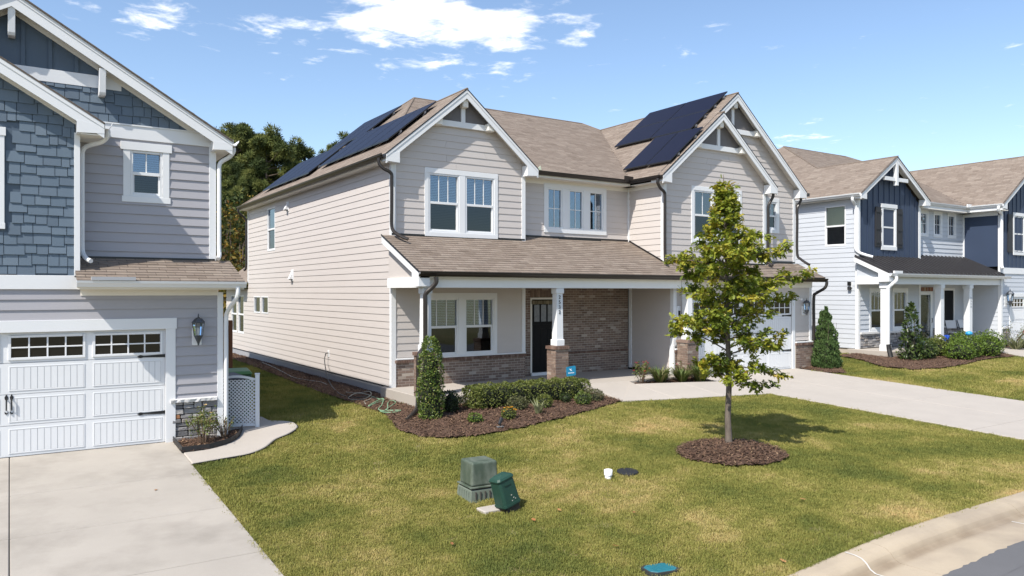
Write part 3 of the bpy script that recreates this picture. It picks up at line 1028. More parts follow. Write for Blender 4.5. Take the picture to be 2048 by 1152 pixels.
    MB().box(7.595, YE - .02, ZP + .0, 7.612, Yg, ZP + .02).build('drip_edge', BLACK, H) if False else None
    d = MB()
    d.prism([(7.59, YE - .01, ZP - .015), (7.59, Yg, ZP + ke * 2.05 - .015), (7.59, Yg, ZP + ke * 2.05 + .016), (7.59, YE - .01, ZP + .016)], (.025, 0, 0))
    d.build('drip_edge', BLACK, H)
    d = MB()
    d.prism([(22.37, YE - .01, ZP - .015), (22.37, Y3, ZP + ke * 1.08 - .015), (22.37, Y3, ZP + ke * 1.08 + .016), (22.37, YE - .01, ZP + .016)], (.02, 0, 0))
    d.build('drip_edge', BLACK, H)
    MB().prism([(7.64, YE + .05, ZP - .05), (7.64, Yg, ZP + ke * 2.0 - .05), (7.64, Yg, ZP + ke * 2.0 - .07), (7.64, YE + .05, ZP - .07)], (.25, 0, 0)).build('soffit', CREAM, H)
    MB().box(7.64, YE - .0, ZP - .14, 22.36, YE + .02, ZP - .01).build('fascia', CREAM, H)
    MB().box(7.88, YE + .02, ZP - .135, 22.36, YE + .30, ZP - .12).build('soffit', CREAM, H)
    gutter(H, [(7.60, YE, ZP + .01), (22.40, YE, ZP - .02)], BRGUT)
    # beam, ceiling
    YB = 15.48
    MB().box(7.75, YB, 3.24, X2 - .02, YB + .24, 3.47).build('porch_beam', mat('beam_white', (.78, .78, .77), .5, .02), H, bevel=.004)
    MB().box(7.75, YB + .24, 3.24, 8.0, Yg - .02, 3.47).build('porch_beam', mat('beam_white', (.78, .78, .77), .5, .02), H, bevel=.004)
    MB().prism([(7.80, YB + .1, 3.47), (7.80, Yg, 3.47), (7.80, Yg, ZP + ke * 2.0 - .07), (7.80, YB + .1, ZP + ke * .2 - .06)], (.05, 0, 0)).build('gable_infill', GREIGE, H)
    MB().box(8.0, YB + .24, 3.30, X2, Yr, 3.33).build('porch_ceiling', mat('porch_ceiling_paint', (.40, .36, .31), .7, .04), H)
    # porch slab
    MB().box(7.72, 15.25, .1, X2 - .02, Yr, FL).build('porch_slab', CONC2, H, bevel=.01)
    # columns: brick pier, boxed shaft with cap and plinth
    left = [300]
    nb = 0
    for cx, label in ((7.90, 0), (11.64, 1)):
        yc = YB + .13
        pw = .2
        pier = MB().box(cx - pw + .012, yc - pw + .012, FL, cx + pw - .012, yc + pw - .012, 1.70).build('brick_pier', MORTAR, H)
        lim = 999 if label else 999
        brickwork(pier, lambda a, d, z: (cx - pw + a, yc - pw - d + .012, z), 0, 2 * pw, FL, 1.70, lim)
        brickwork(pier, lambda a, d, z: (cx - pw - d + .012, yc - pw + .012 + a, z), 0, 2 * pw - .02, FL, 1.70, lim)
        for k in range(7):
            MB().box(cx - pw - .02 + k * .0628, yc - pw - .022, 1.70, cx - pw - .02 + k * .0628 + .056, yc + pw + .02, 1.775).build('cap_brick', CAPBR, pier)
        for k in range(7):
            MB().box(cx - pw - .024, yc - pw - .02 + k * .0628, 1.698, cx - pw + .1, yc - pw - .02 + k * .0628 + .056, 1.777).build('cap_brick', CAPBR, pier)
        sh = MB()
        sh.hexa([(cx - .105, yc - .105, 1.78), (cx + .105, yc - .105, 1.78), (cx + .105, yc + .105, 1.78), (cx - .105, yc + .105, 1.78), (cx - .092, yc - .092, 3.24), (cx + .092, yc - .092, 3.24), (cx + .092, yc + .092, 3.24), (cx - .092, yc + .092, 3.24)])
        col = sh.build('porch_column', WHITE, H, bevel=.004)
        MB().box(cx - .13, yc - .13, 1.776, cx + .13, yc + .13, 1.94).build('column_plinth', WHITE, col, bevel=.012)
        MB().box(cx - .12, yc - .12, 3.10, cx + .12, yc + .12, 3.238).build('column_cap', WHITE, col, bevel=.01)
        if label:
            for i, ch in enumerate('2532'):
                digit(col, ch, .125, (cx - .01, yc - .104, 2.97 - i * .125), 0, BLACK)
    # ---------------- porch back walls
    wl = [(8.80, 9.75, 1.50, 2.98), (9.94, 10.84, 1.50, 2.98)]
    lap_siding(H, Mg, X0, X1, 1.48, 3.30, GREIGE, holes=wl, base=FL + .02)
    trim_frame(H, Mg, 8.70, 10.94, 1.46, 3.12, .1, .1, .14, .05, cols=[(9.75, 9.94)])
    for q in wl:
        window(H, Mg, *q, munt=2, lowblind=False)
    MB().box(X1 - .09, Yg - .028, 1.46, X1 + .02, Yg + .3, 3.30).build('corner_board', WHITE, H, bevel=.003)
    MB().box(X0 + .1, Yg - .045, 1.455, X1 + .03, Yg, 1.49).build('water_table', WHITE, H, bevel=.004)
    bw = MB().box(X0 + .06, Yg - .005, FL, X1 + .02, Yg + .05, 1.45).build('brick_wainscot', MORTAR, H)
    brickwork(bw, Mg, X0 + .07, X1 + .02, FL, 1.375, 300, face=.001)
    soldier(bw, Mg, X0 + .07, X1 + .04, 1.38, 1.45, .055)
    # return between the planes, then the door wall in brick
    DX0, DX1 = 12.24, 13.16
    bwall = MB().box(X1, Yr - .005, FL, X2 - .02, Yr + .05, 3.30).build('brick_wall', MORTAR, H)
    brickwork(bwall, front(Yr), X1 + .02, X2 - .03, FL, 1.34, 0, holes=[(DX0, DX1, FL - .1, 2.98)], face=.001)
    soldier(bwall, front(Yr), DX1 + .02, X2 - .03, 1.34, 1.41, .055)
    soldier(bwall, front(Yr), X1 + .02, DX0 - .02, 1.34, 1.41, .055)
    brickwork(bwall, front(Yr), X1 + .02, X2 - .03, 1.42, 3.30, 300, holes=[(DX0, DX1, FL - .1, 2.98)], face=.001)
    x = DX0
    while x < DX1 - .03:
        MB().box(x, Yr - .024, 3.0, x + .058, Yr, 3.19).build('lintel_brick', BRICK_O, bwall)
        x += .0677
    # door
    dm = MB().box(DX0 + .05, Yr - .01, FL + .09, DX1 - .05, Yr + .03, 2.93).build('front_door', DOORBLK, H)
    fr = MB()
    fr.box(DX0, Yr - .03, FL, DX0 + .05, Yr + .05, 2.98)
    fr.box(DX1 - .05, Yr - .03, FL, DX1, Yr + .05, 2.98)
    fr.box(DX0 + .05, Yr - .03, 2.93, DX1 - .05, Yr + .05, 2.98)
    fr.build('door_frame', CREAM, H)
    MB().box(DX0, Yr - .10, FL, DX1, Yr + .02, FL + .085).build('door_sill', WHITE, H, bevel=.006)
    for k in range(3):
        a = DX0 + .13 + k * .235
        g = MB()
        for q in ((a - .015, a, 2.28, 2.80), (a + .19, a + .205, 2.28, 2.80), (a, a + .19, 2.28, 2.30), (a, a + .19, 2.78, 2.80)):
            g.box(q[0], Yr - .022, q[2], q[1], Yr - .009, q[3])
        lf = g.build('door_light', DOORBLK, dm)
        MB().box(a, Yr - .014, 2.30, a + .19, Yr - .0105, 2.78).build('pane', mat('obscure_glass', (.16, .17, .19), .25, .25, 12), lf)
    MB().box(DX0 + .08, Yr - .025, 2.17, DX1 - .08, Yr - .009, 2.22).build('door_shelf', DOORBLK, dm)
    for k in range(3):
        a = DX0 + .13 + k * .235
        MB().box(a, Yr - .016, 1.0, a + .19, Yr - .009, 2.1).build('door_board', DOORBLK, dm)
    MB().tube([(DX1 - .11, Yr - .02, 1.75), (DX1 - .11, Yr - .07, 1.73), (DX1 - .11, Yr - .07, 1.55), (DX1 - .11, Yr - .02, 1.52)], .012, 6).build('door_handle', mat('steel', (.5, .5, .5), .3, 0, metal=1), dm)
    ga = MB()
    for k in range(26):
        a = DX0 + .03 + k * .033
        ga.hexa([(a, Yr - .045, 2.80 + rng.uniform(-.03, .03)), (a + .02, Yr - .05, 2.80), (a + .02, Yr - .035, 2.80), (a, Yr - .035, 2.80), (a, Yr - .045, 2.90), (a + .02, Yr - .045, 2.90), (a + .02, Yr - .035, 2.90), (a, Yr - .035, 2.90)], rng.random())
    ga.build('door_garland', mat('straw_garland', None, .9, .1, tint=[(.30, .25, .16), (.12, .10, .06), (.45, .38, .26)]), H)
    # garage side wall facing the porch
    lap_siding(H, MS, YL, Yr - .06, FL + .08, 3.30, GREIGE, base=FL + .02)
    MB().box(X2 - .04, Yr - .16, FL + .05, X2 + .01, Yr - .05, 3.30).build('corner_board', WHITE, H, bevel=.003)
    MB().box(X2 - .03, YL - .03, 1.60, X2 + .1, YL + .1, 3.30).build('corner_board', WHITE, H, bevel=.003)
    MB().box(X2 - .05, YL - .05, FL - .1, X2 + .01, YL + .12, 1.60).build('corner_board', WHITE, H, bevel=.003)

    # ---------------- garage front
    MG = front(YL)
    lap_siding(H, MG, X2, 16.36, 1.55, 3.30, GREIGE, base=FL + .02)
    lap_siding(H, MG, 21.36, X4, 1.55, 3.30, GREIGE, base=FL + .02)
    lap_siding(H, MG, 16.36, 21.36, 2.97, 3.30, GREIGE, base=FL + .02)
    MB().box(X2, YL + .0, .5, X4 - .02, YL + .14, .66).build('foundation', FOUND, H)
    MB().box(X2, YL - .05, 3.28, X4 + .02, YL, 3.47).build('frieze_board', CREAM, H)
    trim_frame(H, MG, 16.24, 21.40, .62, 3.06, .14, .14, .14, .001, out=.03, name='door_trim')
    garage_door(H, YL + .03, 16.38, 21.26, .66, 2.92)
    MB().box(X4 - .1, YL - .03, .66, X4 + .02, YL + .1, 3.30).build('corner_board', WHITE, H, bevel=.003)
    for (a0, a1) in ((X2 + .01, 16.24), (21.41, X4 + .02)):
        p = MB().box(a0, YL - .065, .55, a1, YL + .02, 1.48).build('brick_base', MORTAR, H)
        brickwork(p, front(YL - .065), a0, a1, .60, 1.40, 300)
        soldier(p, front(YL - .065), a0 - .02, a1 + .02, 1.40, 1.47, .035)
        MB().box(a0, YL - .09, 1.48, a1, YL, 1.52).build('water_table', WHITE, H, bevel=.004)
    # big brick pier at the porch corner of the garage
    px0, px1, py0, py1 = 15.98, 16.42, 15.30, 15.72
    pier = MB().box(px0 + .012, py0 + .012, .58, px1 - .012, py1, 1.70).build('brick_pier', MORTAR, H)
    brickwork(pier, lambda a, d, z: (px0 + a, py0 - d + .012, z), 0, px1 - px0, .6, 1.70, 300)
    brickwork(pier, lambda a, d, z: (px0 - d + .012, py0 + .012 + a, z), 0, py1 - py0 - .012, .6, 1.70, 300)
    for k in range(7):
        MB().box(px0 - .02 + k * .069, py0 - .022, 1.70, px0 - .02 + k * .069 + .062, py1 + .02, 1.775).build('cap_brick', CAPBR, pier)
    cx, yc = 16.2, 15.52
    sh = MB()
    sh.hexa([(cx - .105, yc - .105, 1.78), (cx + .105, yc - .105, 1.78), (cx + .105, yc + .105, 1.78), (cx - .105, yc + .105, 1.78), (cx - .092, yc - .092, 3.24), (cx + .092, yc - .092, 3.24), (cx + .092, yc + .092, 3.24), (cx - .092, yc + .092, 3.24)])
    col = sh.build('porch_column', WHITE, H, bevel=.004)
    MB().box(cx - .13, yc - .13, 1.776, cx + .13, yc + .13, 1.94).build('column_plinth', WHITE, col, bevel=.012)
    MB().box(X2, YB, 3.24, 16.4, YB + .24, 3.47).build('porch_beam', WHITE, H)
    wall_lantern(H, 21.85, YL, 2.62, .95)
    sc = MB()
    sc.lathe([(.01, 0), (.035, .01), (.04, .06), (.03, .1), (.005, .11)], 21.62, YL - .06, 8)
    o = MB().tube([(21.62, YL - .02, 2.92), (21.62, YL - .13, 2.90)], [.03, .036], 8).build('security_camera', WHITE, H)
    MB().box(16.02, YL - .06, 2.38, 16.16, YL - .02, 2.74).build('meter_box', WHITE, H, bevel=.01)
    MB().box(16.05, YL - .07, 2.46, 16.13, YL - .06, 2.6).build('meter_face', DARK, H)
    spout(H, [(22.36, 15.28, 3.50), (22.36, 15.28, 3.38), (22.33, 15.35, 3.25), (22.31, 15.62, 3.10), (22.31, 15.72, 2.95), (22.31, 15.72, 2.0), (22.31, 15.72, .7)], BRGUT, .05)
    # the long downspout at the porch corner, running out over the bed
    spout(H, [(8.0, 15.28, 3.48), (8.0, 15.28, 3.36), (7.92, 15.33, 3.24), (7.80, 15.40, 3.10), (7.79, 15.40, 2.9), (7.79, 15.40, 2.05), (7.75, 15.36, 1.92), (7.58, 15.28, 1.76), (7.55, 15.26, 1.55), (7.55, 15.26, .95), (7.52, 15.22, .78), (7.42, 15.05, .62), (7.2, 14.8, .545), (6.85, 14.4, .49)], BRGUT, .052)

    # ---------------- solar panels
    def panels(F, cells, axis_len):
        for (s0, s1, t0, t1) in cells:
            g = .014
            mb = MB()
            mb.hexa([F(s0 + g, t0 + g, .115), F(s1 - g, t0 + g, .115), F(s1 - g, t1 - g, .115), F(s0 + g, t1 - g, .115), F(s0 + g, t0 + g, .155), F(s1 - g, t0 + g, .155), F(s1 - g, t1 - g, .155), F(s0 + g, t1 - g, .155)])
            p = mb.build('solar_panel', BLACK, H)
            q = MB()
            e = .025
            q.hexa([F(s0 + e, t0 + e, .15), F(s1 - e, t0 + e, .15), F(s1 - e, t1 - e, .15), F(s0 + e, t1 - e, .15), F(s0 + e, t0 + e, .157), F(s1 - e, t0 + e, .157), F(s1 - e, t1 - e, .157), F(s0 + e, t1 - e, .157)])
            q.build('solar_glass', SOLAR, p)
    FL_ = lambda s, t, n: (xl + t, s, E0 + kz * t + n)
    FR_ = lambda s, t, n: (15.63 + t, s, E0 + kz * t + n)
    c = [(18.13 + i * 1.06, 18.13 + (i + 1) * 1.06, .50, 1.90) for i in range(5)]
    c += [(22.95 + i * 1.06, 22.95 + (i + 1) * 1.06, 1.80, 3.16) for i in range(3)]
    c += [(23.95 + i * 1.06, 23.95 + (i + 1) * 1.06, .35, 1.75) for i in range(5)]
    panels(FL_, c, 0)
    c = [(16.55 + i * 1.78, 16.55 + (i + 1) * 1.78, 1.78 + j * .84, 1.78 + (j + 1) * .84) for i in range(2) for j in range(2)]
    c += [(16.00 + i * 1.03, 16.00 + (i + 1) * 1.03, .36, 1.75) for i in range(2)]
    panels(FR_, c, 0)
    for F, s0, s1, ts in ((FL_, 18.1, 23.45, (.85, 1.55)), (FL_, 22.9, 26.2, (2.1, 2.85)), (FL_, 23.9, 29.3, (.7, 1.4)), (FR_, 16.5, 20.15, (2.0, 2.4, 2.85, 3.25)), (FR_, 15.97, 18.1, (.7, 1.4))):
        for t in ts:
            r = MB()
            r.hexa([F(s0, t - .02, .06), F(s1, t - .02, .06), F(s1, t + .02, .06), F(s0, t + .02, .06), F(s0, t - .02, .114), F(s1, t - .02, .114), F(s1, t + .02, .114), F(s0, t + .02, .114)])
            r.build('mounting_rail', mat('rail_steel', (.25, .25, .26), .4, 0, metal=.8), H)
            k = s0 + .1
            while k < s1:
                f = MB()
                f.hexa([F(k, t - .03, .02), F(k + .05, t - .03, .02), F(k + .05, t + .03, .02), F(k, t + .03, .02), F(k, t - .015, .07), F(k + .04, t - .015, .07), F(k + .04, t + .015, .07), F(k, t + .015, .07)])
                f.build('mounting_foot', mat('rail_steel', None), H)
                k += 1.3
    return H


MAT_CORE = mat('wall_sheathing', (.03, .03, .032), .9, 0)


def digit(P, ch, size, loc, rz, m):
    cu = bpy.data.curves.new('digit', 'FONT')
    cu.body = ch
    cu.size = size
    cu.extrude = .006
    cu.align_x = 'CENTER'
    o = bpy.data.objects.new('tmp', cu)
    C.objects.link(o)
    dg = bpy.context.evaluated_depsgraph_get()
    me = bpy.data.meshes.new_from_object(o.evaluated_get(dg))
    bpy.data.objects.remove(o)
    me.materials.clear()
    me.materials.append(m)
    d = link('house_number_digit', me, P)
    d.location = loc
    d.rotation_euler = (R(90), 0, rz)
    return d


house_main = main_house()
# ================================================================== the house next door with the blue shakes
def shakes(P, M, a0, a1, z0, z1, clip, skip=(), limit=300, exp=.172):
    z = z0
    n = 0
    row = 0
    fld = MB(M)
    while z < z1:
        x = a1 + rng.uniform(0, .1)
        while x > a0:
            w = rng.choice((.13, .17, .19, .23, .27, .30))
            xa, xb = x - w + .010, x
            x -= w
            lo, hi = clip(z + .03)
            lt, ht = clip(z + exp)
            b0, b1 = max(xa, lo), min(xb, hi)
            t0, t1 = max(xa, lt), min(xb, ht)
            if b1 - b0 < .02 or b0 < a0:
                continue
            if t1 < t0:
                t0 = t1 = (t0 + t1) / 2
            if any(b0 < h[1] and b1 > h[0] and z < h[3] and z + exp > h[2] for h in skip):
                continue
            zb = z + rng.choice((0, 0, .010, .026, .042)) - .008
            dd = rng.uniform(.024, .034)
            hx = [(b0, dd, zb), (b1, dd, zb), (b1, -.01, zb), (b0, -.01, zb), (t0, .008, z + exp + .03), (t1, .008, z + exp + .03), (t1, -.01, z + exp + .02), (t0, -.01, z + exp + .02)]
            if n < limit:
                MB(M).hexa(hx).build('shake', SHAKE, P)
                n += 1
            else:
                fld.hexa(hx)
        z += exp
        row += 1
    if fld.v:
        tag(fld.build('shake_field', SHAKE, P), kind='stuff')


def left_house():
    H = thing('house', 'lavender grey and blue shingled house with white planked garage door', 'house')
    YG, YU, XC = 15.4, 16.0, 3.41
    FL = .345
    xl, xr, ze, k = -3.63, 3.69, 6.13, .6
    xa = .03
    za = ze + k * (xr - xa)
    MB().box(-3.35, YG + .12, .1, XC - .12, YU + .5, 3.2).build('wall_core', MAT_CORE, H)
    c = MB()
    c.box(-3.35, YU + .13, .1, XC - .02, 29, 6.0)
    c.build('wall_core', mat('lavender_wall', (.345, .335, .375), .6, .03), H)
    c = MB().prism([(-3.3, YU + .13, 6.0), (XC - .1, YU + .13, 6.0), (xa, YU + .13, za - .3)], (0, 12.8, 0)).build('gable_core', MAT_CORE, H)
    MB().box(-3.33, YG + .12, 3.2, .98, YU + .2, 6.0).build('wall_core', MAT_CORE, H)
    # ---- garage storey
    M = front(YG)
    lap_siding(H, M, 2.58, XC - .06, 1.14, 3.14, LAV, base=FL, lap=.024)
    lap_siding(H, M, -3.35, 2.58, 2.64, 3.22, LAV, base=FL, lap=.024)
    lap_siding(H, M, -3.35, -2.72, FL, 2.64, LAV, base=FL, lap=.024)
    trim_frame(H, M, -2.75, 2.59, FL - .02, 2.66, .17, .17, .2, .001, out=.032, ear=.02, name='door_trim')
    garage_door(H, YG + .05, -2.58, 2.428, FL + .01, 2.47, handles=((-.045, .03), 1.25))
    MB().box(-2.57, YG + .02, FL - .04, 2.42, YG + .09, FL + .012).build('door_seal', RUBBER, H)
    ledgestones(H, M, 2.53, XC - .07, FL - .02, 1.08, rust=(2.60, .83))
    nose = MB(M)
    xs = [2.50 + i * (XC - .09 - 2.50) / 14 for i in range(15)]
    vs = []
    for x in xs:
        vs += [(x, -.01, 1.075), (x, .075 + rng.uniform(-.01, .01), 1.08 + rng.uniform(-.008, .008)), (x, .08 + rng.uniform(-.01, .01), 1.135), (x, -.01, 1.155)]
    fs = [(4 * i + a, 4 * i + 4 + a, 4 * i + 4 + (a + 1) % 4, 4 * i + (a + 1) % 4) for i in range(14) for a in range(4)]
    nose.add(vs, fs + [(0, 1, 2, 3), (56, 57, 58, 59)])
    nose.build('stone_sill', mat('sill_stone', (.62, .61, .60), .9, .06, 12, bump=.8, bscale=50), H)
    MB().box(XC - .075, YG - .032, FL - .05, XC + .03, YG + .09, 3.14).build('corner_board', WHITE, H, bevel=.003)
    MB().box(2.8, YG - .034, .355, 2.81, YG - .03, .36).build('nail', WHITE, H) if False else None
    wall_lantern(H, 2.965, YG - .01, 2.40, 1.0)
    # ---- band, blue gable
    MB(M).box(-3.4, -.01, 3.19, 1.03, .045, 3.43).build('band_board', WHITE, H, bevel=.004)
    zr = lambda x: 6.1 + k * (1.39 - x)
    rak = .26
    clipb = lambda z: (-3.35, min(.95, 1.39 - (z + .10 - 6.1) / k))
    win = (-1.15, -.07, 4.2, 5.95)
    shakes(H, M, -3.35, .95, 3.43, 7.6, clipb, skip=[win])
    MB(M).box(-3.35, -.02, 3.43, .98, -.005, 6.0).build('shake_backing', DBLUE, H)
    MB().prism([(-3.35, YG + .02, 6.0), (.98, YG + .02, 6.0), (-1.2, YG + .02, 7.3)], (0, .2, 0)).build('shake_backing', DBLUE, H)
    trim_frame(H, M, -1.15, -.07, 4.2, 5.9, .1, .1, .14, .1, out=.045, ear=.02)
    window(H, M, -1.05, -.17, 4.3, 5.76, munt=1)
    MB().box(.945, YG - .045, 3.40, 1.035, YU, 5.93).build('corner_board', WHITE, H, bevel=.003)
    gable_trim(H, YG - .27, .28, -3.79, 1.39, 6.1, 6.1, -1.2, 6.1 + k * 2.59, rk=.24, retw=.42)
    sp = lambda x0, s: (lambda a, t, n: (x0 + s * t, a, 6.1 + k * t + n))
    shingles(H, [(15.11, 0), (18.5, 0), (15.9, 2.59), (15.11, 2.59)], sp(1.39, -1), L=1.166)
    shingles(H, [(15.11, 0), (18.5, 0), (15.9, 2.59), (15.11, 2.59)], sp(-3.79, 1), L=1.166)
    MB().box(1.03, YG - .25, 5.88, 1.38, YU, 5.90).build('soffit', CREAM, H)
    gutter(H, [(1.40, YG - .28, 6.12), (1.40, YU + .6, 6.12)], WHITE, outward=(1, 0))
    spout(H, [(1.46, 15.3, 6.02), (1.46, 15.32, 5.92), (1.38, 15.42, 5.82), (1.18, 15.6, 5.76), (1.10, 15.66, 5.68), (1.09, 15.68, 5.5), (1.09, 15.68, 4.6), (1.09, 15.68, 4.0), (1.10, 15.64, 3.84), (1.14, 15.5, 3.74), (1.2, 15.35, 3.69)], WHITE, .04)
    # ---- upper wall set back
    MU = front(YU)
    wu = (1.90, 2.46, 4.95, 5.82)
    lap_siding(H, MU, 1.04, XC - .06, 3.74, 6.02, LAV, holes=[wu], base=FL, lap=.024)
    trim_frame(H, MU, 1.78, 2.58, 4.84, 5.97, .12, .12, .15, .11, out=.03, ear=.045)
    window(H, MU, *wu, munt=1)
    MB(MU).box(1.0, -.01, 6.02, XC, .035, 6.27).build('band_board', WHITE, H, bevel=.003)
    MB(MU).box(1.0, -.01, 6.27, XC + .0, .05, 6.295).build('band_cap', WHITE, H)
    MB().box(XC - .1, YU - .03, 3.72, XC + .03, YU + .1, 6.02).build('corner_board', WHITE, H, bevel=.003)
    clipu = lambda z: (-.4, xr - (z + .10 - ze) / k)
    shakes(H, MU, -.4, 3.3, 6.29, 6.93, clipu)
    shakes(H, MU, 1.0, 3.3, 6.93, 7.6, clipu) if False else None
    MB(MU).box(-3.2, -.01, 6.9, 1.75, .03, 7.13).build('band_board', WHITE, H, bevel=.003)
    MB().prism([(-3.3, YU + .01, 6.0), (XC, YU + .01, 6.0), (xa, YU + .01, za - .16)], (0, .1, 0)).build('gable_board', DBLUE, H)
    for i in range(7):
        x = -.62 + i * .41
        ztop = min(ze + k * (xr - x), ze + k * (x - xl)) - .10
        if ztop > 7.2:
            MB(MU).box(x - .03, -.02, 7.13, x + .03, .022, ztop).build('batten', DBLUE, H)
    for sx, xe in ((1, xr), (-1, xl)):
        MB().prism([(xe - sx * .25, YU - .034, ze + k * .25 - .09), (xa, YU - .034, za - .09), (xa, YU - .034, za - .30), (xe - sx * .25, YU - .034, ze + k * .25 - .30)], (0, .03, 0)).build('frieze_board', CREAM, H)
    MB().prism([(1.20, YG - .036, 6.1 + k * .19 - .09), (-1.2, YG - .036, 6.1 + k * 2.59 - .09), (-1.2, YG - .036, 6.1 + k * 2.59 - .28), (1.20, YG - .036, 6.1 + k * .19 - .28)], (0, .03, 0)).build('frieze_board', CREAM, H)
    gable_trim(H, YU - .3, .31, xl, xr, ze, ze, xa, za, rk=.25, retw=.36)
    for xx, zt in ((1.42, 7.19), (.03, 8.03)):
        b = MB()
        b.prism([(xx - .055, YU - .01, zt - .45), (xx - .055, YU - .20, zt - .45), (xx - .055, YU - .23, zt - .40), (xx - .055, YU - .28, zt + .02), (xx - .055, YU - .01, zt + .02)], (.11, 0, 0))
        b.build('bracket', WHITE, H, bevel=.006)
    sp2 = lambda x0, s: (lambda a, t, n: (x0 + s * t, a, ze + k * t + n))
    shingles(H, [(15.66, 0), (29.3, 0), (29.3, 3.66), (15.66, 3.66)], sp2(xr, -1), L=1.166, exp=.28, wid=.6)
    shingles(H, [(15.66, 0), (29.3, 0), (29.3, 3.66), (15.66, 3.66)], sp2(xl, 1), L=1.166, exp=.28, wid=.6)
    for (a, za0, b, zb, y) in ((xr, ze, xa, za, 15.665), (1.39, 6.1, -1.2, 6.1 + k * 2.59, 15.115)):
        MB().prism([(a, y, za0 - .016), (b, y, zb - .016), (b, y, zb + .014), (a, y, za0 + .014)], (0, .03, 0)).build('drip_edge', BLACK, H)
    gutter(H, [(xr + .005, YU - .33, ze + .02), (xr + .005, 29.2, ze + .02)], WHITE, outward=(1, 0))
    MB().box(XC + .0, YU - .27, 5.93, xr, 29, 5.95).build('soffit', CREAM, H)
    spout(H, [(xr + .06, 15.85, ze - .1), (xr + .05, 15.86, ze - .2), (xr - .03, 15.9, ze - .30), (3.56, 15.95, ze - .37), (3.50, 15.96, ze - .46), (3.495, 15.96, 5.4), (3.495, 15.96, 4.4), (3.495, 15.96, 4.0), (3.49, 15.92, 3.88), (3.45, 15.84, 3.80)], WHITE, .042)
    # ---- skirt roof over the garage
    ke = .4
    F = lambda s, t, n: (s, 14.95 + t, 3.34 + ke * t + n)
    shingles(H, [(.96, 0), (3.74, 0), (3.70, 1.06), (1.04, 1.06), (1.04, .46), (.96, .46)], F, L=1.077, parts=300, exp=.135, wid=.33)
    MB().box(1.04, YU - .05, 3.745, XC, YU - .02, 3.80).build('roof_flashing', BLACK, H)
    MB().box(.96, 14.95, 3.20, 3.72, 14.97, 3.33).build('fascia', CREAM, H)
    gutter(H, [(.95, 14.95, 3.345), (3.75, 14.95, 3.335)], WHITE)
    MB().box(1.17, 14.80, 3.345, 1.85, 14.96, 3.405).build('gutter_guard', mat('guard_grey', (.34, .35, .37), .5, 0), H)
    MB().box(1.0, 14.97, 3.19, 3.70, YG, 3.205).build('soffit', CREAM, H)
    MB().box(1.04, YG - .03, 3.08, XC - .06, YG, 3.19).build('frieze_board', CREAM, H)
    MB().prism([(3.70, 14.96, 3.32), (3.70, 16.0, 3.73), (3.70, 16.0, 3.58), (3.70, 14.96, 3.19)], (.03, 0, 0)).build('rake_board', WHITE, H)
    spout(H, [(3.60, 14.90, 3.24), (3.60, 14.91, 3.1), (3.57, 15.0, 2.98), (3.50, 15.25, 2.78), (3.485, 15.33, 2.6), (3.485, 15.33, 2.0), (3.485, 15.33, 1.0), (3.485, 15.33, .40)], WHITE, .042)
    return H


house_left = left_house()


